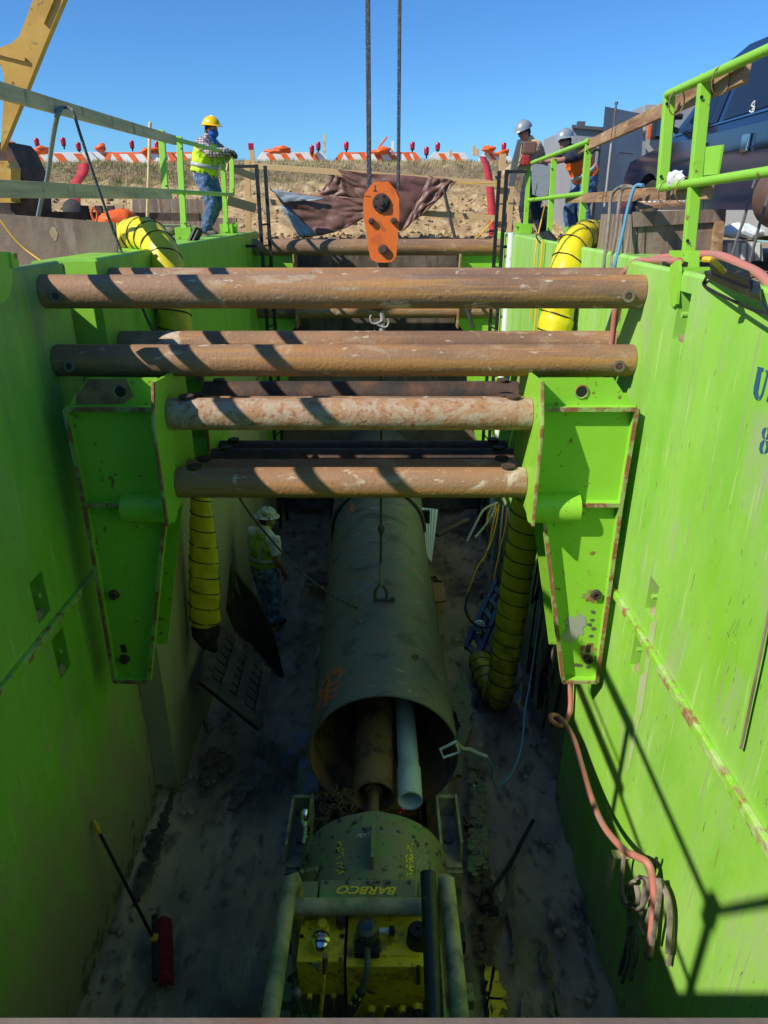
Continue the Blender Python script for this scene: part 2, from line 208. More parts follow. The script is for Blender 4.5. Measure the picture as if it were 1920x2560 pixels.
# ------------------------------------------------------------------ object helpers
WL = {}
class MB:
    """collects shapes in world coordinates, then links them as one mesh object"""
    def __init__(s): s.bm = bmesh.new()
    def face(s, pts):
        vs_ = [s.bm.verts.new(p) for p in pts]
        try: return s.bm.faces.new(vs_)
        except ValueError: return None
    def box(s, a, b, bev=0):
        x0,y0,z0 = a; x1,y1,z1 = b
        P = [(x0,y0,z0),(x1,y0,z0),(x1,y1,z0),(x0,y1,z0),(x0,y0,z1),(x1,y0,z1),(x1,y1,z1),(x0,y1,z1)]
        v = [s.bm.verts.new(p) for p in P]
        fs = [s.bm.faces.new([v[i] for i in f]) for f in ((3,2,1,0),(4,5,6,7),(0,1,5,4),(1,2,6,5),(2,3,7,6),(3,0,4,7))]
        if bev:
            es = set(e for f in fs for e in f.edges)
            bmesh.ops.bevel(s.bm, geom=list(es), offset=bev, segments=2, affect='EDGES', profile=.6)
        return s
    def beam(s, p0, p1, w_, h_, up=(0,0,1), roll=0, bev=0):
        """rectangular bar between two points: w_ across, h_ along up"""
        p0 = Vector(p0); p1 = Vector(p1); d = (p1-p0); L = d.length; d.normalize()
        u = Vector(up); x = d.cross(u)
        if x.length < 1e-4: x = d.cross(Vector((1,0,0)))
        x.normalize(); z = x.cross(d); 
        if roll: q = Matrix.Rotation(roll, 3, d); x = q @ x; z = q @ z
        o = MB(); o.box((-w_/2,0,-h_/2),(w_/2,L,h_/2),bev)
        m = Matrix((x,d,z)).transposed().to_4x4(); m.translation = p0
        s.merge(o, m); return s
    def merge(s, o, m=None):
        me = bpy.data.meshes.new('t'); o.bm.to_mesh(me); o.bm.free()
        if m is not None: me.transform(m)
        s.bm.from_mesh(me); bpy.data.meshes.remove(me); return s
    def loft(s, pts, rad, seg=16, caps=True, up=None, dome=0, closed=False):
        """tube through pts; rad = number, list of numbers or of (rx, ry)"""
        pts = [Vector(p) for p in pts]; n = len(pts)
        if not isinstance(rad, (list, tuple)): rad = [rad]*n
        rad = [r if isinstance(r, (list, tuple)) else (r, r) for r in rad]
        if dome:
            d0 = (pts[0]-pts[1]).normalized(); d1 = (pts[-1]-pts[-2]).normalized(); r0 = rad[0]; r1 = rad[-1]
            A0=[];R0=[];A1=[];R1=[]
            for k in range(dome, 0, -1):
                a = k/dome*math.pi/2*.96; A0.append(pts[0]+d0*math.sin(a)*min(r0)); R0.append((r0[0]*math.cos(a), r0[1]*math.cos(a)))
            for k in range(1, dome+1):
                a = k/dome*math.pi/2*.96; A1.append(pts[-1]+d1*math.sin(a)*min(r1)); R1.append((r1[0]*math.cos(a), r1[1]*math.cos(a)))
            pts = A0+pts+A1; rad = R0+rad+R1; n = len(pts)
        T = []
        for i in range(n):
            a = pts[(i-1) % n] if closed else pts[max(i-1,0)]; b = pts[(i+1) % n] if closed else pts[min(i+1,n-1)]
            d = b-a; T.append(d.normalized() if d.length > 1e-9 else Vector((0,0,1)))
        if up is None: up = Vector((0,0,1)) if abs(T[0].z) < .9 else Vector((0,1,0))
        u = Vector(up); u = (u-T[0]*u.dot(T[0])).normalized(); rings = []
        for i in range(n):
            if i: 
                q = T[i-1].rotation_difference(T[i]); u = q @ u; u = (u-T[i]*u.dot(T[i])).normalized()
            v = T[i].cross(u)
            rings.append([s.bm.verts.new(pts[i]+v*math.cos(2*math.pi*k/seg)*rad[i][0]+u*math.sin(2*math.pi*k/seg)*rad[i][1]) for k in range(seg)])
        m_ = n if closed else n-1
        for i in range(m_):
            a = rings[i]; b = rings[(i+1) % n]
            for k in range(seg): s.bm.faces.new((a[k], a[(k+1)%seg], b[(k+1)%seg], b[k]))
        if caps and not closed: s.bm.faces.new(rings[0][::-1]); s.bm.faces.new(rings[-1])
        return s
    def cyl(s, p0, p1, r0, r1=None, seg=24, caps=True): return s.loft([p0,p1],[r0, r0 if r1 is None else r1],seg,caps)
    def pipe(s, p0, p1, r, t, seg=40):
        p0=Vector(p0);p1=Vector(p1); n=len(s.bm.verts)
        d=(p1-p0).normalized(); u=Vector((0,0,1)) if abs(d.z)<.9 else Vector((0,1,0)); u=(u-d*u.dot(d)).normalized(); v=d.cross(u)
        rg=[[s.bm.verts.new(p+v*math.cos(2*math.pi*k/seg)*q+u*math.sin(2*math.pi*k/seg)*q) for k in range(seg)] for p,q in ((p0,r),(p1,r),(p1,r-t),(p0,r-t))]
        for i in range(4):
            a=rg[i];b=rg[(i+1)%4]
            for k in range(seg): s.bm.faces.new((a[k],a[(k+1)%seg],b[(k+1)%seg],b[k]))
        return s
    def lathe(s, prof, c, axis=(0,0,1), seg=24, up=None):
        ax = Vector(axis).normalized(); pts=[Vector(c)+ax*h for h,r in prof]; 
        a = Vector((0,0,1)) if abs(ax.z)<.9 else Vector((0,1,0)); u=(a-ax*a.dot(ax)).normalized(); v=ax.cross(u); rings=[]
        for p,(h,r) in zip(pts,prof): rings.append([s.bm.verts.new(p+v*math.cos(2*math.pi*k/seg)*max(r,1e-4)+u*math.sin(2*math.pi*k/seg)*max(r,1e-4)) for k in range(seg)])
        for i in range(len(rings)-1):
            for k in range(seg): s.bm.faces.new((rings[i][k],rings[i][(k+1)%seg],rings[i+1][(k+1)%seg],rings[i+1][k]))
        s.bm.faces.new(rings[0][::-1]); s.bm.faces.new(rings[-1]); return s
    def ell(s, c, r, rot=None, seg=16, rings=10):
        m = Matrix.Translation(Vector(c)); 
        if rot is not None: m = m @ rot.to_4x4()
        m = m @ Matrix.Diagonal((*r,1)); nv=s.bm.verts.new; nf=s.bm.faces.new
        top=nv(m@Vector((0,0,1))); bot=nv(m@Vector((0,0,-1))); R_=[]
        for i in range(1,rings):
            a=math.pi*i/rings; R_.append([nv(m@Vector((math.sin(a)*math.cos(2*math.pi*k/seg),math.sin(a)*math.sin(2*math.pi*k/seg),math.cos(a)))) for k in range(seg)])
        for k in range(seg):
            nf((top,R_[0][k],R_[0][(k+1)%seg])); nf((bot,R_[-1][(k+1)%seg],R_[-1][k]))
            for i in range(len(R_)-1): nf((R_[i][k],R_[i+1][k],R_[i+1][(k+1)%seg],R_[i][(k+1)%seg]))
        return s
    def prism(s, poly, d):
        """poly: 3D points in order; d: extrusion vector"""
        d = Vector(d); a = [s.bm.verts.new(p) for p in poly]; b = [s.bm.verts.new(Vector(p)+d) for p in poly]; n=len(a)
        s.bm.faces.new(a[::-1]); s.bm.faces.new(b)
        for i in range(n): s.bm.faces.new((a[i],a[(i+1)%n],b[(i+1)%n],b[i]))
        return s
    def build(s, name, m, parent=None, smooth=False, origin=None, ang=.7):
        bm = s.bm; bmesh.ops.recalc_face_normals(bm, faces=bm.faces)
        if origin is None:
            vs_=[v.co for v in bm.verts]; lo=[min(v[i] for v in vs_) for i in range(3)]; hi=[max(v[i] for v in vs_) for i in range(3)]
            origin=Vector(((lo[0]+hi[0])/2,(lo[1]+hi[1])/2,lo[2]))
        origin=Vector(origin); bmesh.ops.translate(bm, verts=bm.verts, vec=-origin)
        me=bpy.data.meshes.new(name); bm.to_mesh(me); bm.free()
        if smooth:
            for p in me.polygons: p.use_smooth=True
            try: me.set_sharp_from_angle(angle=ang)
            except Exception: pass
        me.materials.append(M[m] if isinstance(m,str) else m)
        o=bpy.data.objects.new(name, me); COL.objects.link(o); WL[o]=origin
        if parent: o.parent=parent; o.location=origin-WL[parent]
        else: o.location=origin
        return o
def spl(pts, n=6):
    """Catmull-Rom through points"""
    P=[Vector(p) for p in pts]; P=[P[0]*2-P[1]]+P+[P[-1]*2-P[-2]]; out=[]
    for i in range(1,len(P)-2):
        for k in range(n):
            t=k/n; a,b,c,d=P[i-1],P[i],P[i+1],P[i+2]
            out.append(.5*((2*b)+(c-a)*t+(2*a-5*b+4*c-d)*t*t+(3*b-a-3*c+d)*t**3))
    out.append(P[-2]); return out
def T(o, label=None, cat=None, group=None, kind=None):
    if label: o['label']=label
    if cat: o['category']=cat
    if group: o['group']=group
    if kind: o['kind']=kind
    return o
def E(name, loc, label, cat, group=None):
    o=bpy.data.objects.new(name,None); COL.objects.link(o); o.location=loc; o.empty_display_size=.1; WL[o]=Vector(loc); return T(o,label,cat,group)
def copytree(o, parent=None, loc=None):
    c=o.copy(); COL.objects.link(c); WL[c]=WL[o]; c.parent=parent
    if loc is not None: c.location=loc
    for ch in [x for x in COL.objects if x.parent==o]: copytree(ch,c)
    return c

# ------------------------------------------------------------------ the pit: shield walls
XL, XR, ZT, YE = -2.25, 1.71, 5.16, 5.1          # near shield faces, top, far end
XL2, XR2, YE2 = -2.09, 1.87, 12.3
def wall_box(x0, x1, y0, y1, z0, z1, holes=(), face=1):
    """steel box; face=+1: the +X side looks into the pit. holes=(y0,y1,z0,z1): real recesses in that side"""
    b=MB(); xf=x1 if face>0 else x0; xb=x0 if face>0 else x1
    ys=sorted(set([y0,y1]+[h[0] for h in holes]+[h[1] for h in holes])); zs=sorted(set([z0,z1]+[h[2] for h in holes]+[h[3] for h in holes]))
    for i in range(len(ys)-1):
        for k in range(len(zs)-1):
            cy=(ys[i]+ys[i+1])/2; cz=(zs[k]+zs[k+1])/2
            if any(h[0]<cy<h[1] and h[2]<cz<h[3] for h in holes): continue
            b.face([(xf,ys[i],zs[k]),(xf,ys[i+1],zs[k]),(xf,ys[i+1],zs[k+1]),(xf,ys[i],zs[k+1])])
    dd=.11*face
    for h in holes:
        a0,a1,c0,c1=h; xi=xf-dd
        b.face([(xi,a0,c0),(xi,a1,c0),(xi,a1,c1),(xi,a0,c1)])
        for p,q in (((a0,c0),(a1,c0)),((a1,c0),(a1,c1)),((a1,c1),(a0,c1)),((a0,c1),(a0,c0))):
            b.face([(xf,p[0],p[1]),(xf,q[0],q[1]),(xi,q[0],q[1]),(xi,p[0],p[1])])
    b.face([(xb,y0,z0),(xb,y1,z0),(xb,y1,z1),(xb,y0,z1)])
    b.face([(xf,y0,z1),(xf,y1,z1),(xb,y1,z1),(xb,y0,z1)]); b.face([(xf,y0,z0),(xf,y1,z0),(xb,y1,z0),(xb,y0,z0)])
    b.face([(xf,y0,z0),(xb,y0,z0),(xb,y0,z1),(xf,y0,z1)]); b.face([(xf,y1,z0),(xb,y1,z0),(xb,y1,z1),(xf,y1,z1)])
    bmesh.ops.remove_doubles(b.bm, verts=b.bm.verts, dist=1e-4)
    return b
TH=.17; ZJ=2.93
def hole(cr,pts,X):
    P=[A(cr,x,y,X=X) for x,y in pts]; return (min(p.y for p in P),max(p.y for p in P),min(p.z for p in P),max(p.z for p in P))
# pockets: read from the photograph, as (Y0,Y1,Z0,Z1)
def pocket(cr, top, bot, X, wd=.16):
    a=A(cr,*top,X=X); b=A(cr,*bot,X=X); yc=(a.y+b.y)/2; return (yc-wd/2,yc+wd/2,b.z,a.z)
hl=[pocket(5,(152,420),(195,590),XL,.17),pocket(5,(245,665),(285,830),XL,.17)]
hr=[pocket(4,(1300,225),(1272,440),XR,.16),pocket(6,(1165,430),(1150,590),XR,.15),pocket(6,(1100,640),(1085,840),XR,.15)]
def shield(name_lab, x0,x1,y0,y1,holes,face,m,flange=True):
    cx=(x0+x1)/2
    e=E('trench_shield_wall',(cx,(y0+y1)/2,0),name_lab,'shield wall','green steel trench shield walls')
    up=[h for h in holes if h[3]>ZJ]; lo=[h for h in holes if h[3]<=ZJ]
    wall_box(x0,x1,y0,y1,ZJ+.012,ZT,up,face).build('upper_panel',m,e)
    wall_box(x0,x1,y0,y1,0,ZJ-.012,lo,face).build('lower_panel',m,e)
    xf=x1 if face>0 else x0
    f=MB(); f.box((min(xf,xf+face*.035),y0,ZJ-.03),(max(xf,xf+face*.035),y1-.05,ZJ+.03),.008); f.build('joint_flange','green_worn',e)
    # end cap plate and top lip stand proud
    c=MB(); c.box((x0-.003,y1-.003,0.01),(x1+.003,y1+.012,ZT-.01)); c.build('end_plate','green_edge' ,e)
    r=MB(); r.loft([(xf-face*.03,y0+.05,ZT-.006),(xf-face*.03,y1-.05,ZT-.006)],.028,10); r.build('top_lip',m,e,True)
    for h in holes:
        yc=(h[0]+h[1])/2; zc=h[2]+(h[3]-h[2])*.55
        q=MB(); q.cyl((xf-face*.1,yc,zc),(xf+face*.002,yc,zc),.018,seg=12); q.build('pin_bar',m,e,True)
        q=MB(); q.ell((xf-face*.06,yc,h[2]+.01),(.05,(h[1]-h[0])*.45,.04)); q.build('packed_dirt','ground',e,True)
    return e
shield('near left green shield wall, in shade, with a broom leaning on it', XL-TH,XL,-.35,YE,hl,1,'gwall_l')
shield('near right green shield wall, sunlit, with stencilled blue letters', XR,XR+TH,-.35,YE,hr,-1,'gwall_r')
shield('far left green shield wall below the worker in the lime vest', XL2-.46,XL2,5.27,YE2,[],1,'gwall_l2')
shield('far right green shield wall below the two workers in grey hard hats', XR2,XR2+.46,5.27,YE2,[],-1,'gwall_r2')
# near end plate at the photographer's feet
e=MB(); e.box((XL,.10,ZT-.30),(XR,.202,ZT-.006),.01); T(e.build('end_wall_beam','plate'),'pale steel beam edge crossing the very bottom of the picture','beam')
# wall of plates at the near end below the beam
e=MB(); e.box((XL,-.2,0),(XR,-.12,ZT-.31)); T(e.build('end_wall_plate','bulk'),'steel end plate closing the pit under the photographer','end plate')
for o_ in COL.objects:
    if o_.name.startswith('end_plate'): pass

# pit floor, ground round the pit, bank
f=MB(); nx,ny=110,300
for i in range(nx+1):
    for k in range(ny+1):
        x=-2.45+i*(4.6/nx); y=-.4+k*(13.4/ny)
        z=.06*noise.noise((x*1.3,y*1.3,0))+.016*noise.noise((x*5,y*5,3))+.006*noise.noise((x*12,y*12,5))
        edge=min(abs(x-XL),abs(x-XR)); z+=max(0,.30-edge)*.5*(1+noise.noise((x*3,y*3,9)))
        f.bm.verts.new((x,y,z-.03))
f.bm.verts.ensure_lookup_table()
for i in range(nx):
    for k in range(ny):
        a=i*(ny+1)+k; v=f.bm.verts; f.bm.faces.new((v[a],v[a+ny+1],v[a+ny+2],v[a+1]))
T(f.build('pit_floor','floor',None,True,ang=3),kind='structure')
rnd_=random.Random(77); q_=MB()
for k in range(260):
    side=rnd_.random()<.5; y=rnd_.uniform(.6,12); x=(XL+abs(rnd_.gauss(0,.22))+.02) if side else (XR-abs(rnd_.gauss(0,.22))-.02)
    if y>5.2: x+= .12
    r=rnd_.uniform(.012,.05); q_.ell((x,y,.06+rnd_.random()*.05),(r*1.3,r,r*.7),Matrix.Rotation(rnd_.random()*6,3,'Z'),seg=6,rings=4)
for k in range(90):
    x=rnd_.uniform(XL+.1,XR-.1); y=rnd_.uniform(.5,12); r=rnd_.uniform(.008,.028); q_.ell((x,y,.0),(r*1.4,r,r*.6),seg=6,rings=4)
T(q_.build('mud_clods','floor'),kind='stuff')
ZG=4.98
def terr(x,y):
    pr=[(13.0,5.0),(13.9,5.03),(15.2,5.35),(17.2,6.05),(18.0,6.44),(18.8,6.57),(20.5,6.50),(30,6.50),(60,6.3),(400,3.0)]
    for (a,za),(b,zb) in zip(pr,pr[1:]):
        if y<=b: t=max(0,(y-a)/(b-a)); t=t*t*(3-2*t); z=za+(zb-za)*t; break
    else: z=3.0
    if x>2.9: z=z+(5.02-z)*min(1,(x-2.9)/1.2)*(1 if y<17 else max(0,1-(y-17)/2))
    if y<25:
        k=min(1,max(0,(y-13.3)/1.5))
        z+=k*(.20*noise.noise((x*.35,y*.5,0))+.10*noise.noise((x*1.6,y*1.9,1))+.075*noise.noise((x*5,y*5.5,2))+ .04*abs(noise.noise((x*13,y*13,4)))) if y<18.3 else k*.08*noise.noise((x*.6,y*.6,0))
    return z
b=MB(); xs=[-300,-120,-50,-25]+[-15+i*.09 for i in range(0,334)]+[22,40,110,300]; ys=[13.0+i*.085 for i in range(0,66)]+[18.8,19.2,19.8,20.5,22,26,34,60,120,260,400]
gv=[[b.bm.verts.new((x,y,terr(x,y))) for y in ys] for x in xs]
for i in range(len(xs)-1):
    for k in range(len(ys)-1): b.bm.faces.new((gv[i][k],gv[i+1][k],gv[i+1][k+1],gv[i][k+1]))
T(b.build('hill','soil',None,True,ang=3),kind='structure')
g=MB()
def sheet(x0,x1,y0,y1):
    n=max(1,int((x1-x0)/.5)); m_=max(1,int((y1-y0)/.5)); n=min(n,60); m_=min(m_,60)
    vv=[[g.bm.verts.new((x0+(x1-x0)*i/n,y0+(y1-y0)*k/m_,ZG+.03*noise.noise(((x0+(x1-x0)*i/n),(y0+(y1-y0)*k/m_),0)))) for k in range(m_+1)] for i in range(n+1)]
    for i in range(n):
        for k in range(m_): g.bm.faces.new((vv[i][k],vv[i+1][k],vv[i+1][k+1],vv[i][k+1]))
sheet(-60,-2.45,-40,13.02); sheet(2.1,60,-40,13.02); sheet(-2.45,2.1,-40,-.4); sheet(-2.45,2.1,12.95,13.02)
T(g.build('ground','ground',None,True,ang=3),kind='structure')
# soil face behind the far plates and the sides so no light leaks
s_=MB(); s_.box((-2.5,12.98,-.1),(2.15,13.3,4.96)); T(s_.build('soil_face','soil'),kind='structure')

# far bulkhead plates, stepped
def plate(y, z0, z1, lab, m='bulk', x0=XL2, x1=XR2, t=.03):
    q=MB(); q.box((x0,y,z0),(x1,y+t,z1),.004); o=q.build('bulkhead_plate',m); T(o,lab,'steel plate','bulkhead plates across the far end of the pit'); return o
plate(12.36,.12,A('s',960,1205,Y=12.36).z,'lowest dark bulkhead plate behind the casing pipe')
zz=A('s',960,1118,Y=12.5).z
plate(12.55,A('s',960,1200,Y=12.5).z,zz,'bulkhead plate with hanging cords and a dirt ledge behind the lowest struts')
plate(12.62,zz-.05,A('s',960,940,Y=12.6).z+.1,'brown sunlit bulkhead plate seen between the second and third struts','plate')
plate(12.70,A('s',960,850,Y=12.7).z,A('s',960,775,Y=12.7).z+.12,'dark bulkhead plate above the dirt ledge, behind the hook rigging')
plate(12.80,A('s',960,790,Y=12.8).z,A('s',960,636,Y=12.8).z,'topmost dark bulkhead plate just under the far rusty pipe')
l=MB(); zl=A('s',960,838,Y=12.5).z
for i in range(160):
    x=random.uniform(-1.9,1.7); r=random.uniform(.02,.07); l.ell((x,12.52+random.uniform(-.05,.12),zl+random.uniform(-.02,.02)),(r*1.5,r,r*.7),seg=7,rings=5)
T(l.build('dirt_ledge','ground',None),kind='structure')
q=MB(); q.box((XL2,12.34,A('s',960,696,Y=12.4).z-.06),(XR2,12.54,A('s',960,696,Y=12.4).z+.02),.01); T(q.build('steel_waler','rust'),'rust brown waler crossing the pit behind the hook','waler')

# ------------------------------------------------------------------ struts (pipe spreaders)
def strut(xa,xb,yc,crY,lab,m='rust',pins='front',r=.108,xl=None,xr=None):
    """xa,xb = end pixels, yc = centre pixel at distance crY"""
    a=A('s',xa,yc,Y=crY); b=A('s',xb,yc,Y=crY); 
    if xl is not None: a.x=xl
    if xr is not None: b.x=xr
    z=(a.z+b.z)/2; cx=(a.x+b.x)/2
    e=E('shoring_strut',(cx,crY,z-r),lab,'strut','rusty pipe struts bracing the pit')
    q=MB(); q.pipe((a.x,crY,z),(b.x,crY,z),r,.01,32); q.build('pipe',m,e,True)
    for x in (a.x+.12,b.x-.12):
        q=MB()
        if pins=='front': q.lathe([(0,.04),(.028,.04),(.028,.022),(.018,.022)],(x,crY-r+.012,z-.015),(0,-1,0),20); q.build('pin_boss','plate',e,True); q=MB(); q.lathe([(0,.016),(.003,.016)],(x,crY-r-.0145,z-.015),(0,-1,0),14); q.build('pin_hole','rust_dark',e)
        elif pins=='top': q.lathe([(0,.035),(.02,.05),(.032,.05),(.035,.0)],(x,crY,z+r-.012),(0,0,1),20); q.build('pin_cap','rust_dark',e,True)
    return e
Y1=4.75
strut(113,1602,729,Y1,'topmost long rusty strut at the front, under the orange hook block','rust','front',xl=XL+.004,xr=XR-.004)
strut(142,1588,901,Y1,'second long rusty front strut resting above the two green brackets','rust','front',xl=XL+.004,xr=XR-.004)
XA,XB=-1.44,.985; YS=4.5
strut(430,1317,1035,YS,'short pale scaled strut between the brackets, upper of the front pair','rust_pale','top',xl=XA,xr=XB)
strut(440,1315,1206,YS,'lowest front short strut, brown and thick, above the casing pipe','rust','top',xl=XA,xr=XB)
strut(440,1315,1184,YS+.27,'short strut showing just above the lowest front strut','rust','top',xl=XA,xr=XB)
strut(440,1315,1028,YS+.27,'thin brown strip of strut just above the pale scaled one','rust','top',xl=XA,xr=XB)
Y2=5.55
strut(255,1570,706,Y2,'long strut almost hidden behind the topmost front strut','rust','none',xl=XL2+.004,xr=XR2-.004)
strut(262,1560,862,Y2,'long strut showing just above the second front strut','rust','none',xl=XL2+.004,xr=XR2-.004)
XA2,XB2=-1.46,1.09
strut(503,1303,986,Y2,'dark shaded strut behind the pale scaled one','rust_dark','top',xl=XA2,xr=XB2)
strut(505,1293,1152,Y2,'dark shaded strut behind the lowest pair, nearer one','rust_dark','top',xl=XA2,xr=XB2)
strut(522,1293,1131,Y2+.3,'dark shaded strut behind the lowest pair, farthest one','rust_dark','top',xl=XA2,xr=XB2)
strut(642,1247,618,11.75,'far rusty pipe strut at ground level in front of the earth bank','rust','none',r=.125,xl=XL2+.004,xr=XR2-.004)
strut(642,1247,776,11.75,'far strut showing as a thin strip under the topmost front strut','rust','none',r=.125,xl=XL2+.004,xr=XR2-.004)

# ------------------------------------------------------------------ arch brackets
def bracket(side, y, lab, xw, xi, ztop, det=True, tap=True, geo=None, py=4.75):
    """side=+1: on the right wall. xw = wall face, xi = inner flange. Built of plates with real thickness"""
    sx=side; e=E('strut_bracket',((xw+xi)/2,y,A('s',1450,1692,Y=py).z),lab,'strut bracket','green arch brackets holding the short struts')
    zs1=A('s',1450,1017,Y=py).z; zs2=A('s',1450,1254,Y=py).z; zb=A('s',1450,1692,Y=py).z
    xo=xw-sx*.05                      # outer edge at wall
    xbo=xw-sx*.17; xbi=xw-sx*.43      # bottom corners
    xti=xi+sx*.20                     # taper start
    if geo: xo,xbo,xbi,xti,xi=geo; xti+=sx*.1
    for yy,nm in ((y+.06,'web_plate'),(y+.5,'rear_web_plate')):
        if not tap and nm=='rear_web_plate': continue
        pts=[(xi+sx*.02,zs2)]+([(xti-sx*.1,zs2),(xti-sx*.1,zs2-.01),(xbi,zb),(xbo,zb)] if tap else [])+[(xo-sx*.01,zs2),(xo,zs1),(xo-sx*.06,zs1+.09),(xo-sx*.08,ztop-.1),(xo-sx*.16,ztop),(xi+sx*.02,ztop)]
        q=MB(); q.prism([(px,yy,pz) for px,pz in pts],(0,.014,0)); 
        o=q.build(nm,'green',e)
        if nm=='web_plate' and det:
            pass
    # inner bearing flange, sloped a little
    q=MB(); q.prism([(xi,y-.16,zs2-.08),(xi,y+.62,zs2-.03),(xi,y+.62,ztop-.04),(xi,y-.05,ztop),(xi,y-.16,ztop-.25)],(sx*.02,0,0)); q.build('bearing_plate','green',e)
    # rust-worn edge of the flange
    q=MB(); q.loft([(xi+sx*.01,y-.165,zs2-.08),(xi+sx*.01,y-.165,ztop-.25),(xi+sx*.01,y-.055,ztop)],.013,6); q.build('flange_edge','green_edge',e)
    if sx<0 and det:
        q=MB(); q.prism([(px,y+.0575,pz) for px,pz in ((xo-sx*.07,zs1+.10),(xo-sx*.085,ztop-.10),(xo-sx*.165,ztop-.005),(xi+sx*.22,ztop-.004),(xi+sx*.19,ztop-.12),(xi+sx*.26,zs1+.02),(xo-sx*.05,zs1+.015))],(0,.0015,0)); q.build('rusted_top','auger',e)
    # shelves
    for z,a,b_ in ((zs1,xi+sx*.02,xo),(zs2,xi+sx*.1,xo)):
        q=MB(); q.box((min(a,b_),y,z-.012),(max(a,b_),y+.059,z+.012)); q.build('rib','green',e)
        q=MB(); q.box((min(a,b_)+.002,y-.012,z-.014),(max(a,b_)-.002,y-.001,z+.014)); q.build('rib_edge','green_edge',e)
    # outer flange along the wall, tapering down, and inner taper flange, bottom flange
    for p0,p1 in (((xo,zs1),(xo-sx*.01,zs2)),((xo-sx*.01,zs2),(xbo,zb)),((xti-sx*.1,zs2),(xbi,zb)),((xbi,zb),(xbo,zb)))[:4 if tap else 1]:
        q=MB(); q.beam((p0[0],y+.029,p0[1]),(p1[0],y+.029,p1[1]),.06 if p0[1]!=p1[1] else .058,.018,up=(sx if p0[1]!=p1[1] else 0,0,0 if p0[1]!=p1[1] else 1)); 
        q.build('flange','green',e)
        q=MB(); q.beam((p0[0],y-.006,p0[1]),(p1[0],y-.006,p1[1]),.014,.026,up=(sx if p0[1]!=p1[1] else 0,0,0 if p0[1]!=p1[1] else 1)); q.build('flange_edge','green_edge',e)
    # stub pipe
    zc=A('s',1380,1214,Y=4.8).z
    q=MB(); q.loft([(xi+sx*.022,y+.04,zc),(xi+sx*.36,y+.04,zc)],.105,24); q.build('stub_pipe','green',e,True)
    if det:
        for cr_,px,py in (('s',1490,1487),('s',1470,1648)):
            p=A(cr_,px,py,Y=y+.05); X_=p.x if sx>0 else (xo+(1.64-p.x))
            q=MB(); q.lathe([(0,.04),(.03,.035),(.03,.018),(.015,.018)],(X_,y+.06,p.z),(0,-1,0),18); q.build('bolt','rust_dark',e,True)
        p=A('s',1472,1622,Y=y+.05); X_=p.x if sx>0 else (xo+(1.64-p.x))
        q=MB(); q.loft([(X_,y+.058,p.z+.03),(X_,y+.058,p.z-.04)],[(.022,.002),(.022,.002)],14); q.build('keyhole','black',e)
        p=A('s',1455,980,Y=y+.05); X_=p.x if sx>0 else (xo+(1.64-p.x))
        q=MB(); q.lathe([(0,.04),(.004,.04)],(X_,y+.059,p.z),(0,-1,0),20); q.build('lifting_hole','black',e); q=MB(); q.loft([(X_+math.cos(t)*.041,y+.056,p.z+math.sin(t)*.041) for t in [2*math.pi*k/20 for k in range(20)]],.006,6,closed=True); q.build('hole_rim','green_edge',e,True)
    return e
YB1=4.34; zt=A('s',1450,945,Y=4.4).z
bracket(1,YB1,'near right green bracket, sunlit, with rust patches and bolts near its tip',XR,XB+.004,zt,True,True,(1.64,1.65,1.39,1.09,XB+.004),4.4)
bracket(-1,YB1,'near left green bracket, shaded, with a brown rusty top',XL,XA-.004,zt,True,True,(-2.07,-2.09,-1.825,-1.50,XA-.004),4.4)
zt=A('s',1450,945,Y=4.85).z
bracket(1,Y2+.12,'second right green bracket, mostly hidden behind the near right one',XR2,XB2+.004,zt,False,False)
bracket(-1,Y2+.12,'second left green bracket behind the near left one, beside the yellow duct',XL2,XA2-.004,zt,False,False)
for sx,xw in ((1,XR2),(-1,XL2)):
    xi=xw-sx*.66; e=E('strut_bracket',(xw-sx*.3,11.6,1.7),'far %s green bracket at the end of the far shield, behind the ladder'%('right' if sx>0 else 'left'),'strut bracket','green arch brackets holding the short struts')
    q=MB(); q.prism([(x,11.75,z) for x,z in ((xi,4.85),(xw,4.85),(xw,1.6),(xw-sx*.2,1.6),(xw-sx*.42,2.6),(xi+sx*.16,3.6),(xi+sx*.03,3.75))],(0,.015,0)); q.build('web_plate','green',e)
    q=MB(); q.box((xi-.01,11.5,3.72),(xi+.01,11.95,4.86)); q.build('bearing_plate','green_edge',e)
# ================================================================== PART B: objects in and over the pit
def tube_obj(name, pts, r, m, parent=None, n=6, seg=8, **k):
    b=MB(); b.loft(spl(pts,n) if n>1 else [Vector(p) for p in pts], r, seg, dome=0); return b.build(name,m,parent,True)
def text_mesh(body, size, ext=.001, shear=0, bold=0):
    cu=bpy.data.curves.new('t','FONT'); cu.body=body; cu.size=size; cu.extrude=ext; cu.shear=shear; cu.offset=bold; cu.align_x='CENTER'; cu.align_y='CENTER'; cu.resolution_u=4
    o=bpy.data.objects.new('t',cu); me=bpy.data.meshes.new_from_object(o); bpy.data.objects.remove(o); bpy.data.curves.remove(cu); me.materials.clear(); return me
def text_obj(name, body, size, xdir, ydir, loc, m, parent, ext=.001, shear=0, bold=0, scx=1.0):
    """flat lettering: xdir = reading direction, ydir = up of the letters"""
    me=text_mesh(body,size,ext,shear,bold); x=Vector(xdir).normalized(); y=Vector(ydir).normalized(); z=x.cross(y)
    q=Matrix((x*scx,y,z)).transposed().to_4x4(); me.transform(q); me.materials.append(M[m]); me.name=name
    o=bpy.data.objects.new(name,me); COL.objects.link(o); o.parent=parent; WL[o]=Vector(loc); o.location=Vector(loc)-WL[parent]; return o

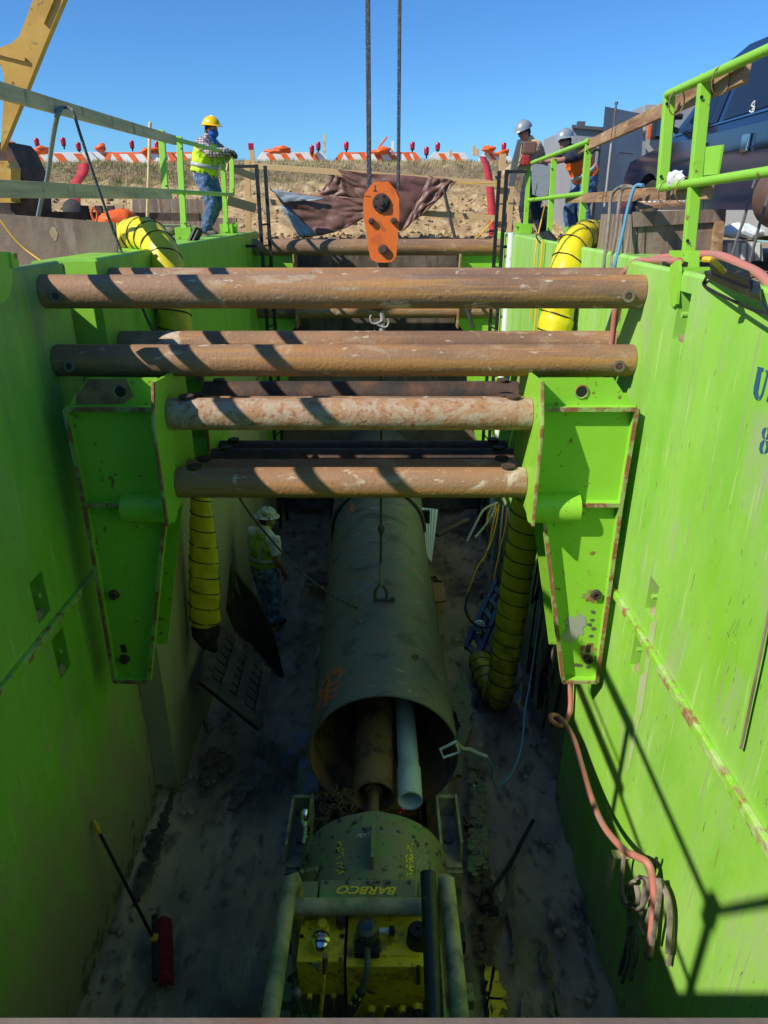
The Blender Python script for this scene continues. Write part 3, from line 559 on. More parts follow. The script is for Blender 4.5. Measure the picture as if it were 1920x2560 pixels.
# ---- stencils on the right wall
wall_r=[o for o in COL.objects if o.name=='trench_shield_wall.001'][0]
P=A('s',1908,957,X=XR); Hh=A('s',1908,915,X=XR).z-A('s',1908,1000,X=XR).z
def stencil(body, cx, cy, hpx, name):
    """blue stencil letters with bridges, built as flat shapes"""
    c=A('s',cx,cy,X=XR); a=A('s',cx,cy-hpx/2,X=XR).z-A('s',cx,cy+hpx/2,X=XR).z
    o=text_obj(name,body,a*1.42,(0,-1,0),(0,0,1),(XR-.003,c.y,c.z),'chalk',wall_r,.0012,0,.006,.62)
    return o
def flatpoly(name,pts,m,X=XR-.003):
    q=MB(); q.prism([A('s',x,y,X=X) for x,y in pts],(-.001,0,0)); return q.build(name,m,wall_r)
up_=lambda x,y:(1640+x*.2351,640+y*.2351)
flatpoly('stencil_letter',[up_(*p) for p in ((1080,1175),(1145,1190),(1140,1225),(1122,1225),(1085,1440),(1088,1480),(1082,1540),(1050,1510),(1035,1460),(1040,1400),(1078,1215),(1080,1205))],'chalk')
flatpoly('stencil_letter',[up_(*p) for p in ((1095,1500),(1118,1470),(1178,1250),(1168,1240),(1168,1210),(1215,1225),(1210,1262),(1192,1262),(1140,1470),(1115,1520),(1098,1540))],'chalk')
flatpoly('stencil_letter',[up_(*p) for p in ((1172,1540),(1215,1420),(1290,1330),(1300,1270),(1270,1230),(1230,1300),(1240,1230),(1290,1195),(1340,1220),(1345,1300),(1270,1420),(1225,1480),(1290,1500),(1310,1470),(1290,1560),(1200,1560))],'chalk')
for k_ in (0,1):
    flatpoly('stencil_letter',[up_(*p) for p in (((1125,1880),(1140,1835),(1172,1820),(1150,1900),(1158,1950),(1135,1935)) if k_==0 else ((1180,1822),(1215,1850),(1215,1900),(1190,1945),(1165,1950),(1190,1880)))],'chalk')
    flatpoly('stencil_letter',[up_(*p) for p in (((1098,2060),(1108,1990),(1145,1955),(1155,1958),(1130,2040),(1138,2100),(1110,2095)) if k_==0 else ((1165,1960),(1200,1975),(1215,2020),(1195,2075),(1150,2105),(1175,2030)))],'chalk')
# scratched-in lettering like the photo's faint UZB (bare scratches)
q=MB()
def stroke(q,pts,w_,n,off=0):
    """flat ribbon along pts lying on the plane with normal n"""
    n=Vector(n)
    for a,b in zip(pts,pts[1:]):
        a=Vector(a);b=Vector(b); d=(b-a).normalized(); s_=d.cross(n).normalized()*w_/2; a=a-d*w_*.3; b=b+d*w_*.3
        q.face([a-s_,b-s_,b+s_,a+s_])
scr=[((1850,1545),(1837,1590)),((1845,1548),(1830,1590)),((1838,1550),(1820,1592)),((1834,1552),(1818,1585)),((1832,1578),(1840,1592)),((1815,1575),(1830,1610)),((1822,1590),(1842,1612)),((1811,1583),(1816,1600)),((1828,1608),(1830,1618)),((1845,1565),(1852,1585))]
for a,b in scr: stroke(q,[A('s',*a,X=XR-.002),A('s',*b,X=XR-.002)],.006,(1,0,0))
q.build('scratched_letters','gwall_l2',wall_r)

# ---- grouped small paint rust patches on the near right bracket
br=[o for o in COL.objects if o.name=='strut_bracket'][0]
def blot(cr,x,y,r,Y,m,parent,seed,sx=1,name='paint_patch'):
    c=A(cr,x,y,Y=Y); q=MB(); rnd=random.Random(seed); pts=[]
    for k in range(22):
        a=2*math.pi*k/22; rr=r*(.6+.55*rnd.random()); pts.append((c.x+math.cos(a)*rr*sx,Y,c.z+math.sin(a)*rr))
    q.face(pts); return q.build(name,m,parent)
YW=YB1+.057
blot('s',1478,1490,.055,YW,'green_edge',br,1,1.3,'rust_patch'); blot('s',1470,1628,.075,YW,'green_edge',br,2,1,'rust_patch')
blot('s',1438,1565,.105,YW-.0005,'beige',br,5,.8); blot('s',1425,1590,.07,YW-.001,'beige',br,6,.9)
for i,(x,y) in enumerate([(1483,1530),(1481,1550),(1474,1562),(1484,1572),(1450,1664),(1470,1668),(1440,1662),(1495,1640),(1478,1590)]): blot('s',x,y,.016,YW-.0015,'steel',br,30+i,1.2,'chipped_paint')

# ---- casing pipe with what lies in it
PX0,PX1=-.005,-.085; PY0,PY1=4.65,9.25; PZ=1.12; PR=.66
def axp(y): return Vector((PX0+(PX1-PX0)*(y-PY0)/(PY1-PY0), y, PZ))
e=E('casing_pipe',(axp(7).x,7,PZ-PR),'big dark steel casing pipe lying along the pit floor with an open round mouth','pipe')
q=MB(); q.pipe(axp(PY0),axp(PY1),PR,.016,96); q.build('shell','casing',e,True)
q=MB(); q.pipe(axp(PY1-.02),axp(12.34),PR+.05,.02,72); q.build('rear_shell','casing',e,True)
q=MB(); q.loft([axp(PY0+.004),axp(PY1)],PR-.0175,72,caps=False); q.build('inner_face','auger',e,True)
q=MB(); q.loft([axp(PY1+.0)+Vector((math.cos(a)*(PR+.012),0,math.sin(a)*(PR+.012))) for a in [2*math.pi*k/64 for k in range(64)]],.022,8,closed=True); q.build('joint_seal','rubber',e,True)
q=MB(); q.loft([axp(PY0-.004)+Vector((math.cos(a)*(PR-.008),0,math.sin(a)*(PR-.008))) for a in [2*math.pi*k/96 for k in range(96)]],.009,6,closed=True); q.build('mouth_rim','steel',e,True)
def onpipe(cr,x,y,r=PR+.002):
    """hit point of the picture ray with the casing's outside"""
    ox,oy,k=CR[cr]; d=(A(cr,x,y,Y=1.0)-Vector((0,0,CZ))); o=Vector((0,0,CZ)); t=3.0
    for _ in range(4000):
        p=o+d*t; c=axp(p.y)
        if (Vector((p.x,0,p.z))-Vector((c.x,0,c.z))).length<=r: return p
        t+=.002
    return None
def draw(cr,strokes,w_,m,name,parent,r=PR+.003):
    q=MB()
    for s_ in strokes:
        P_=[onpipe(cr,x,y,r) for x,y in s_]; P_=[p for p in P_ if p is not None]
        if len(P_)<2: continue
        P_=spl(P_,4) if len(P_)>2 else P_
        for a,b in zip(P_,P_[1:]):
            c=axp(a.y); n=Vector((a.x-c.x,0,a.z-c.z)).normalized(); d=(b-a)
            if d.length<1e-5: continue
            s2=d.normalized().cross(n)*w_/2; q.face([a-s2,b-s2,b+s2,a+s2])
    return q.build(name,m,parent)
draw('pp',[[(410,240),(405,300),(388,345)],[(400,245),(340,290),(300,340),(285,430),(270,520),(262,595)],[(330,250),(290,290),(280,350),(240,400),(215,470),(235,520)],[(400,360),(350,390),(300,410),(250,460),(215,470)],[(390,420),(345,445),(290,470),(235,520)],[(375,480),(330,510),(250,540),(180,620)],[(300,360),(290,480),(265,590)],[(230,520),(185,600),(160,660)],[(215,560),(205,640)],[(345,300),(395,275)]],.026,'spray','spray_marking',e)
draw('mid',[[(730,195),(700,175),(715,230),(690,210),(670,260)],[(1150,160),(1190,205),(1215,240)],[(1170,170),(1215,215)]],.02,'spray','spray_marking',e)
draw('pp',[[(1005,435),(1025,465),(1045,480)],[(1040,440),(1010,470)],[(1075,465),(1090,490),(1120,510)],[(1110,465),(1140,480),(1150,500)],[(1130,500),(1165,520)],[(1060,490),(1080,500)]],.01,'beige','chalk_marking',e)
draw('mid',[[(750,500),(800,460),(870,443)],[(760,540),(800,535)],[(725,640),(780,650)],[(690,690),(740,665)],[(1020,330),(1060,350)],[(1070,290),(1130,330)],[(720,850),(780,800),(850,730)],[(740,840),(820,790),(860,750)],[(1105,150),(1125,170)],[(980,625),(1010,632)]],.008,'beige','scrape_mark',e)
p=onpipe('pp',1078,152); q=MB(); c=axp(p.y); n=Vector((p.x-c.x,0,p.z-c.z)).normalized(); q.lathe([(-.004,.035),(.01,.035),(.012,.022),(.002,.02)],p,n,20); q.build('grout_port','steel',e,True)
# auger barrel and white pipe inside
def p_in(cr,x,y,Y): return A(cr,x,y,Y=Y)
ra=.175
c1=A('pp',735,1390,Y=4.08); c1=Vector((-.085,4.30,.99)); c2=Vector((-.1,8.8,.99))
au=E('auger_barrel',(c1.x,6,c1.z-ra),'brown rusty steel pipe lying inside the mouth of the big casing pipe','pipe')
q=MB(); q.pipe(c1,c2,ra,.012,48); q.build('barrel','auger',au,True)
q=MB(); q.cyl(c1+Vector((0,-.25,-.03)),c1+Vector((0,1.2,-.03)),.045,.045,20); q.build('hex_shaft','auger',au,True)
q=MB(); q.cyl(c1+Vector((0,.1,-.03)),c1+Vector((0,.3,-.03)),.075,.075,20); q.build('shaft_collar','auger',au,True)
c1=Vector((.215,4.20,1.06)); c2=Vector((.17,8.8,.95)); rp=.092
pv=E('sewer_pipe',(c1.x,6,.9),'pale blue plastic pipe with handwritten black marks inside the casing','pipe')
q=MB(); q.pipe(c1+Vector((0,.3,0)),c2,rp,.006,40); q.build('barrel','pvc',pv,True)
q=MB(); q.pipe(c1,c1+Vector((0,.34,0)),rp+.011,.012,40); q.build('bell_end','pvc',pv,True)
def draw_cyl(c_a,c_b,r,strokes,w_,m,name,parent,cr):
    o=Vector((0,0,CZ)); q=MB()
    for s_ in strokes:
        P_=[]
        for x,y in s_:
            d=A(cr,x,y,Y=1.0)-o; t=2.0
            for _ in range(5000):
                p=o+d*t; k=(p.y-c_a.y)/(c_b.y-c_a.y); c=c_a+(c_b-c_a)*k
                if (Vector((p.x-c.x,0,p.z-c.z))).length<=r: P_.append((p,c)); break
                t+=.002
        for (a,ca),(b,cb) in zip(P_,P_[1:]):
            n=Vector((a.x-ca.x,0,a.z-ca.z)).normalized(); d=b-a
            if d.length<1e-5: continue
            s2=d.normalized().cross(n)*w_/2; q.face([a-s2,b-s2,b+s2,a+s2])
    if len(q.bm.faces): return q.build(name,m,parent)
draw_cyl(c1,c2,rp+.002,[[(1000,838),(1050,845)],[(1030,912),(1060,920)],[(1020,930),(1050,940),(1020,965)],[(1045,940),(1045,990)],[(1030,960),(1055,985)],[(1030,1090),(1065,1092)],[(1045,1092),(1042,1145)],[(1068,1100),(1066,1150),(1080,1110),(1082,1160)],[(1090,1105),(1088,1165),(1105,1160)],[(1090,1130),(1102,1130)],[(985,1255),(1010,1240),(1045,1220)],[(1000,1240),(1005,1260)]],.006,'marker','handwriting',pv,'pp')

# clamp frame at the mouth right side
q=MB(); 
P_=[A('pp',x,y,Y=4.55) for x,y in ((1440,915),(1300,985),(1330,1060),(1470,1010))]
q.loft(P_+[P_[0]],.012,8); o=q.build('wire_bracket','pvc',None,True); T(o,'bent grey pipe clamp hooked on the right edge of the casing mouth','clamp')
tube=[A('pp',1440,915,Y=4.55),A('pp',1490,975,Y=4.6),A('pp',1560,985,Y=4.62),A('rl',240,470,Y=4.62),A('rl',305,495,Y=4.6)]
T(tube_obj('hose_nozzle',tube,.018,'beige'),'short pale hose end lying from the casing mouth to the blue cord','hose')
tube=[A('rl',305,500,Y=4.6),A('rl',335,560,Y=4.62),A('rl',340,640,Y=4.66),A('rl',380,708,Y=4.7),A('rl',400,665,Y=4.72),A('rl',460,600,Y=4.8),A('rl',510,480,Y=4.95),A('rl',535,340,Y=5.2),A('rl',545,200,Y=5.5),A('rl',580,0,Y=5.9),A('s',1345,1560,Y=6.2),A('s',1352,1440,Y=6.5),A('s',1372,1000,Y=6.9)]
T(tube_obj('air_line',tube,.009,'bluehose'),'thin light blue cord hanging down the right side to the casing mouth','cord')

# ---- auger boring machine
mc=E('boring_machine',(-.05,2.6,0),'green boring machine with oily yellow tanks on the pit floor','machine')
q=MB(); ax=Vector((-.075,0,1.10))
def ring(y,r): return (Vector((ax.x,y,ax.z)),r)
rs=[ring(2.95,.50),ring(3.40,.505),ring(3.44,.53),ring(3.56,.53),ring(3.57,.47),ring(3.66,.40),ring(3.74,.27),ring(3.82,.26),ring(3.83,.12)]
q.loft([p for p,r in rs],[r for p,r in rs],72); q.build('casing_pusher','green_dark',mc,True,ang=.5)
q=MB(); q.box((ax.x-.012,3.12,ax.z+.49),(ax.x+.012,3.38,ax.z+.62),.004); q.build('lifting_lug','green_dark',mc)
def onpush(x,y):
    o_=Vector((0,0,CZ)); d=A('ma',x,y,Y=1.0)-o_; t=1.5
    for _ in range(5000):
        p=o_+d*t
        if 2.9<p.y<3.42 and (Vector((p.x-ax.x,0,p.z-ax.z))).length<=.508: return p
        t+=.001
def pushmarks(lst,w_,m,name):
    q=MB()
    for s_ in lst:
        P_=[onpush(*p) for p in s_]; P_=[p for p in P_ if p]
        for a,b in zip(P_,P_[1:]):
            n=Vector((a.x-ax.x,0,a.z-ax.z)).normalized(); d=b-a
            if d.length<1e-5: continue
            s2=d.normalized().cross(n)*w_/2; q.face([a-s2,b-s2,b+s2,a+s2])
    if len(q.bm.faces): q.build(name,m,mc)
rnd=random.Random(4); L=[]
for k in range(46):
    y0=650+rnd.random()*260; x0=585+rnd.random()*50; L.append([(x0,y0),(x0+rnd.uniform(-18,18),y0+rnd.uniform(-12,16))])
for k in range(46):
    y0=670+rnd.random()*270; x0=1140+rnd.random()*45; L.append([(x0,y0),(x0+rnd.uniform(-18,18),y0+rnd.uniform(-12,16))])
pushmarks(L,.008,'ytext','faded_lettering')
L=[]
for k in range(60):
    y0=690+rnd.random()*240; x0=1215+(y0-690)*.05+rnd.random()*100; L.append([(x0,y0),(x0+rnd.uniform(-25,25),y0+rnd.uniform(-22,22))])
L+= [[(1208,680),(1215,930)],[(1270,690),(1310,930)]]
pushmarks(L,.004,'beige','scratched_label')
L=[]
for k in range(34):
    a=rnd.random()*6.28; r_=rnd.random(); x0=775+math.cos(a)*r_*60; y0=585+math.sin(a)*r_*32; L.append([(x0,y0),(x0+rnd.uniform(-14,14),y0+rnd.uniform(-10,10))])
for k in range(12):
    x0=rnd.uniform(720,800); y0=rnd.uniform(435,470); L.append([(x0,y0),(x0+25,y0-8)])
pushmarks(L,.007,'white','white_splash')
# side brackets of the pushing frame
for s_ in (-1,1):
    x0=ax.x+s_*.49; x1=ax.x+s_*.66
    a_,b_=min(x0,x1),max(x0,x1)
    q=MB(); q.box((a_,3.62,.98),(b_,4.12,1.01)); q.box((a_,3.66,1.015),(a_+.02,4.12,1.20)); q.box((b_-.02,3.66,1.015),(b_,4.12,1.22)); q.box((a_+.021,4.09,1.015),(b_-.021,4.12,1.21)); q.box((a_-.005,3.60,.6),(b_+.005,3.72,.975)); q.build('push_arm','grimy_pipe',mc)
    q=MB(); q.lathe([(0,.035),(.03,.035),(.03,.015)],((a_+b_)/2,3.85,1.01),(0,0,1),16); q.build('bolt','steel',mc,True)
    q=MB(); q.box((ax.x+s_*.40-.16,.75,.28),(ax.x+s_*.40+.16,3.5,.42),.01); q.box((ax.x+s_*.42-.1,.75,.42),(ax.x+s_*.42+.1,3.3,.9),.01); q.build('skid_frame','green_dark',mc)
    # side blocks, valves, lugs
    for k,(yy,zz,sz) in enumerate([(3.1,1.0,.09),(2.75,.95,.07),(2.45,.8,.09),(2.15,.9,.08),(1.9,.75,.1),(2.3,.6,.07),(2.62,.7,.1)]):
        q=MB(); xx=ax.x+s_*(.55+.02*(k%3)); q.box((xx-.07,yy-sz,zz-sz*.7),(xx+.07,yy+sz*.6,zz+sz*.7),.008); q.cyl((xx+s_*.02,yy,zz+sz*.65),(xx+s_*.02,yy,zz+sz*.65+.03),.022,.018,10); q.build('side_block','green_dark' if k%3 else 'black',mc)
# top beams
q=MB(); q.box((-.40,2.87,1.56),(.20,3.03,1.63),.008); q.build('top_beam','green_dark',mc)
q=MB(); q.box((-.53,2.87,1.55),(-.412,3.03,1.62),.012); q.box((-.53,2.88,1.46),(-.412,3.02,1.545),.01); q.build('cylinder_block','green_dark',mc)
q=MB(); q.box((.212,2.88,1.55),(.33,3.03,1.62),.008); q.build('cylinder_block','green_dark',mc)
text_obj('maker_lettering','BARBCO',.075,(-1,.02,0),(0,-1,0),(-.10,2.955,1.6335),'ytext',mc,.0006,.35,.002,1.25)
# cage
q=MB(); q.loft(spl([(-.575,.5,1.62),(-.575,1.5,1.76),(-.56,2.72,1.83),(-.54,2.86,1.80),(-.545,2.9,1.3),(-.545,2.9,.9)],5),.048,16); q.build('cage_rail','grimy_pipe',mc,True)
q=MB(); q.loft(spl([(.385,.5,1.62),(.385,1.5,1.76),(.375,2.72,1.83),(.37,2.86,1.80),(.37,2.9,1.3),(.37,2.9,.9)],5),.048,16); q.build('cage_rail','grimy_pipe',mc,True)
q=MB(); q.loft([(-.56,2.72,1.80),(.25,2.72,1.80)],.048,16); q.build('cage_rail','grimy_pipe',mc,True)
q=MB(); q.pipe((.255,2.80,1.98),(.255,1.95,1.72),.046,.005,24); q.build('exhaust_stack','black',mc,True)
q=MB(); q.loft([(-.50,3.12,1.0),(-.49,3.10,1.62),(-.43,3.1,1.64)],.016,8); q.build('hand_rail','green_dark',mc,True)
q=MB(); q.loft([(-.53,3.12,1.0),(-.525,3.10,1.62)],.014,8); q.build('hand_rail','green_dark',mc,True)
# yellow tanks
q=MB(); q.box((-.515,2.63,1.14),(-.240,2.95,1.45),.006); q.build('left_tank','ytank',mc)
q=MB(); q.box((-.222,2.60,.85),(.30,2.95,1.452),.006); q.build('right_tank','ytank',mc)
q=MB(); q.box((-.56,2.66,.5),(-.24,2.94,1.13),.006); q.build('lower_housing','green_dark',mc)
q=MB(); q.box((-.5,.6,.3),(.35,2.55,.55),.01); q.build('deck','green_dark',mc)
q=MB(); q.lathe([(0,.055),(.012,.06),(.02,.045),(.05,.045),(.06,.038)],(-.39,2.72,1.452),(0,0,1),20); q.build('breather_cap','ytank',mc,True)
q=MB(); q.lathe([(0,.05),(.05,.05),(.055,.055),(.085,.055),(.10,.035)],A('ma',455,1500,Z=1.455),(0,0,1),20); q.build('filler_cap','chrome',mc,True)
q=MB(); q.lathe([(0,.045),(.02,.045),(.03,.03),(.06,.028)],A('ma',470,1350,Z=1.455),(0,0,1),18); q.build('filler_neck','ytank',mc,True)
q=MB(); q.lathe([(0,.03),(.07,.03),(.08,.025)],A('ma',615,1320,Z=1.455),(0,0,1),16); q.build('plug','auger',mc,True)
c=A('ma',1225,1450,Z=1.455); q=MB(); q.lathe([(0,.072),(.02,.066),(.10,.062),(.12,.05),(.125,.0)],c,(0,0,1),28); q.lathe([(.125,.012),(.145,.01)],c,(0,0,1),8); q.build('tank_lid','black',mc,True)
c=A('ma',825,1420,Z=1.47); q=MB(); q.lathe([(0,.07),(.03,.072),(.05,.062),(.07,.066),(.10,.064),(.115,.04),(.12,.015)],c,(0,0,1),12); q.build('pump_body','steel',mc)
q=MB(); q.box((c.x-.075,c.y-.12,c.z-.01),(c.x+.075,c.y-.03,c.z+.045),.012); q.build('pump_flange','rubber',mc)
q=MB(); q.box((c.x-.028,c.y-.03,c.z+.119),(c.x+.03,c.y+.006,c.z+.124)); q.build('pump_label','blue',mc)
q=MB(); q.cyl((c.x+.07,c.y+.01,c.z+.05),(c.x+.13,c.y+.01,c.z+.05),.018,.018,12); q.build('pump_port','white',mc,True)
q=MB(); q.cyl((c.x+.131,c.y+.01,c.z+.05),(c.x+.165,c.y+.01,c.z+.05),.028,.028,12); q.build('port_plug','black',mc,True)
q=MB(); q.loft(spl([(c.x,c.y-.1,c.z+.04),(c.x+.005,c.y-.17,c.z+.05),(c.x,c.y-.22,c.z+.01),(c.x-.03,c.y-.26,c.z-.08)],5),.02,12); q.build('hydraulic_fitting','steel',mc,True)
q=MB(); q.loft(spl([(c.x-.03,c.y-.26,c.z-.08),(c.x-.08,c.y-.30,c.z-.16),(c.x-.15,c.y-.34,c.z-.3),(c.x-.2,c.y-.36,c.z-.55),(c.x-.22,c.y-.3,c.z-.9)],5),.028,12); q.build('hydraulic_hose','rubber',mc,True)
for k in (0,1): 
    a=Vector((c.x-.038-k*.028,c.y-.267-k*.017,c.z-.093-k*.037)); q=MB(); q.cyl(a,a+Vector((-.01,-.006,-.014)),.031,.031,14); q.build('hose_clamp','chrome',mc,True)
# oval weld ring on tank top
q=MB(); q.loft([(c.x+.03+math.cos(a)*.12,c.y-.02+math.sin(a)*.13,1.456) for a in [2*math.pi*k/28 for k in range(28)]],.006,6,closed=True); q.build('hose_loop','ytank',mc,True)
q=MB(); q.loft(spl([A('ma',x,y,Z=1.46) for x,y in ((770,1205),(900,1235),(1050,1240),(1110,1220),(1150,1195))],5),.005,6); q.build('copper_line','auger',mc,True)
# lever with yellow rod
q=MB(); q.loft([A('ma',490,1560,Y=2.45),A('ma',485,1690,Y=2.45)],.017,10); q.build('lever_grip','auger',mc,True)
q=MB(); q.loft([A('ma',480,1690,Y=2.45),A('ma',468,1860,Y=2.45),A('ma',445,2090,Y=2.45)],.011,8); q.build('lever','ytank',mc,True)
q=MB(); q.loft([A('ma',1232,1650,Y=2.59),A('ma',1232,1780,Y=2.59)],.013,8); q.build('tank_handle','rust_dark',mc,True)
q=MB(); p_=A('ma',418,1632,Y=2.628); q.box((p_.x-.02,2.622,p_.z-.02),(p_.x+.02,2.627,p_.z+.02)); q.build('decal','beige',mc)
for x,y,r_ in ((855,1975,.022),(980,1975,.02),(1105,1975,.02),(1225,1965,.032)):
    a=A('ma',x,y,Y=2.58); q=MB(); q.cyl(a,a+Vector((0,-.03,.0)),r_*1.2,r_,12); q.build('hose_union','ytank',mc,True); q=MB(); q.loft([a+Vector((0,-.03,0)),a+Vector((0,-.06,-.03)),a+Vector((.01,-.07,-.2)),a+Vector((.02,-.05,-.35))],r_*.75,10); q.build('hydraulic_hose','steel',mc,True)
for x,y in ((365,1870),(555,1870)):
    a=A('ma',x,y,Y=2.60); q=MB(); q.cyl(a,a+Vector((0,-.025,.0)),.016,.016,10); q.build('hose_union','ytank',mc,True); q=MB(); q.loft([a+Vector((0,-.025,0)),a+Vector((0,-.05,-.06)),a+Vector((.0,-.05,-.2))],.01,8); q.build('hydraulic_hose','steel',mc,True)
a=A('ma',260,1865,Y=2.35); q=MB(); q.ell(a,(.03,.03,.03)); q.build('lever_knob','steel',mc,True); q=MB(); q.loft([a,a+Vector((.02,.02,-.3))],.007,8); q.build('lever','steel',mc,True)
q=MB(); q.box((-.21,1.9,1.0),(.10,2.33,1.22),.05); q.build('engine_cover','ytank',mc)
q=MB(); q.box((.33,1.0,.5),(.36,2.9,1.3)); q.build('side_guard','green_dark',mc)
# chain heap behind the left push arm
q=MB(); rnd=random.Random(3)
for k in range(60):
    a=Vector((ax.x-.42+rnd.random()*.28,3.62+rnd.random()*.35,1.42+rnd.random()*.06-abs(rnd.random()-.3)*.1)); rr=.026
    m_=Matrix.Rotation(rnd.random()*6,3,'Z') @ Matrix.Rotation(rnd.random()*3,3,'X')
    q.loft([a+m_@Vector((math.cos(t)*rr*1.3,math.sin(t)*rr*.8,0)) for t in [2*math.pi*j/10 for j in range(10)]],.007,5,closed=True)
T(q.build('chain_heap','rust_dark',None,True),'heap of dark chain on the machine beside the casing mouth','chain')
q=MB(); a=Vector((ax.x-.52,3.72,1.38)); q.loft([a,a+Vector((.03,-.06,-.03)),a+Vector((.02,-.14,-.08))],.024,8); q.lathe([(0,.03),(.05,.033),(.07,.02)],a+Vector((.01,0,.01)),(0,.6,.8),10); T(q.build('hose_coupling','chrome',None,True),'muddy silver hose coupling beside the chain heap','coupling')
q=MB(); a=A('ma',1095,405,Y=3.62); q.loft([a+Vector((math.cos(t)*.02,0,math.sin(t)*.02)) for t in [2*math.pi*j/12 for j in range(12)]],.007,6,closed=True); T(q.build('red_ring','redlens',None,True),'small red ring on the green dome under the white pipe end','ring')
# track under machine
q=MB()
for s_ in (-1,1):
    q.box((ax.x+s_*.50-.09,.6,.12),(ax.x+s_*.50+.09,9.0,.15)); q.box((ax.x+s_*.50-.02,.6,.15),(ax.x+s_*.50+.02,9.0,.26)); 
for k in range(9): q.box((ax.x-.62,.9+k*1.0,.02),(ax.x+.62,1.1+k*1.0,.12))
T(q.build('machine_track','rust_dark'),'muddy steel track under the boring machine and casing','track')

# ---- mud, puddles, boards, wrappers on the floor (low real shapes)
def puddle(cr,pts,z,m,lab,cat,name,th=.012,jag=0):
    q=MB(); P_=[A(cr,x,y,Z=z) for x,y in pts]; rnd=random.Random(len(pts)); out=[]
    for i,a in enumerate(P_):
        b=P_[(i+1)%len(P_)]
        for k in range(6): out.append(a.lerp(b,k/6)+Vector((rnd.uniform(-1,1),rnd.uniform(-1,1),0))*jag)
    q.prism(out,(0,0,th)); o=q.build(name,m); 
    return T(o,lab,cat) if cat else T(o,kind='structure')
puddle('rl',[(300,1850),(360,1830),(400,1960),(420,2060),(405,2180),(350,2210),(310,2100),(310,1980)],.06,'ytank','crumpled dirty yellow plastic sheet on the mud right of the machine','plastic sheet','plastic_sheet',.02,.03)
puddle('rl',[(430,1200),(470,1180),(475,1350),(470,1500),(510,1700),(500,1830),(450,1850),(470,1720),(440,1500)],.05,'plate','long thin pale torn strip of film on the floor right of the machine','film','film_strip',.008,.02)
puddle('rl',[(640,1580),(690,1780),(720,1900),(690,1960),(650,1800)],.05,'plate','narrow torn brown strip on the floor near the right wall','film','film_strip',.008,.02)
puddle('rl',[(715,1950),(750,2050),(775,2211),(730,2211),(705,2080)],.05,'green_dark','greenish torn strip on the floor near the bottom right','film','film_strip',.008,.02)
puddle('rl',[(530,2010),(660,2010),(640,2180),(510,2190)],.04,'floor','flat muddy board on the floor at the bottom right of the machine','board','muddy_board',.03,.01)
puddle('rl',[(215,660),(235,690),(245,760),(240,860),(215,830),(222,740)],.08,'white','white torn liner strip on the muddy rail beside the push arm','liner','torn_liner',.01,.015)
puddle('rl',[(110,40),(150,-60),(200,60),(210,200),(185,380),(130,620),(60,640),(130,300),(60,140)],.05,'green_dark','patch of flaking green painted plate on the floor right of the casing mouth','plate','floor_plate',.02,.03)
puddle('rl',[(140,900),(230,870),(270,900),(240,980),(180,985)],.08,'auger','clump of brown torn rags on the floor beside the push arm','rags','rag_clump',.03,.05)
puddle('7',[(870,60),(920,20),(990,40),(1000,90),(930,150),(900,220),(870,220)],.03,'plate',None,None,'path',.006,.03) if False else None
def dirt_patch(cr,pts,name,m,z=.02):
    q=MB(); P_=[A(cr,x,y,Z=z) for x,y in pts]; c=sum(P_,Vector())/len(P_); rnd=random.Random(int(abs(c.x)*1000)); 
    for k in range(int(140)):
        i=rnd.randrange(len(P_)); p=c.lerp(P_[i].lerp(P_[(i+1)%len(P_)],rnd.random()),math.sqrt(rnd.random())); r=rnd.uniform(.008,.035)
        q.ell((p.x,p.y,z+.02*rnd.random()),(r*1.6,r*1.3,r*.35),seg=7,rings=4)
    return T(q.build(name,m,None,True),kind='structure')
dirt_patch(7,[(870,60),(920,20),(990,40),(1000,90),(930,150),(900,220),(870,220)],'mud_patch','plate')
dirt_patch(7,[(1060,110),(1100,120),(1080,190),(1010,280),(1000,270)],'mud_patch','plate')
dirt_patch(7,[(660,120),(760,180),(720,330),(680,480),(620,640),(560,760),(600,600),(650,400)],'mud_patch','bulk',.12)
dirt_patch('rl',[(180,1300),(300,1100),(310,1300),(420,1450),(380,1550),(300,1700),(330,1830),(250,1900)],'mud_patch','bulk',.05)
dirt_patch('rl',[(180,400),(260,500),(290,1000),(300,1250),(200,1250),(210,800)],'mud_patch','green_dark',.1)
# wet cable on the floor
T(tube_obj('floor_cable',[A('rl',600,900,Z=.1),A('rl',530,1030,Z=.07),A('rl',480,1130,Z=.07),A('rl',400,1260,Z=.07),A('rl',310,1370,Z=.07)],.018,'rubber'),'black cable trailing over the mud to a small tangle','cable')
q=MB(); rnd=random.Random(9); c=A('rl',300,1430,Z=.07)
q.loft(spl([c+Vector((rnd.uniform(-.09,.09),rnd.uniform(-.13,.13),rnd.uniform(0,.06))) for k in range(14)],4),.012,6); T(q.build('cable_tangle','rubber',None,True),'small tangle of black cable on the mud','cable')

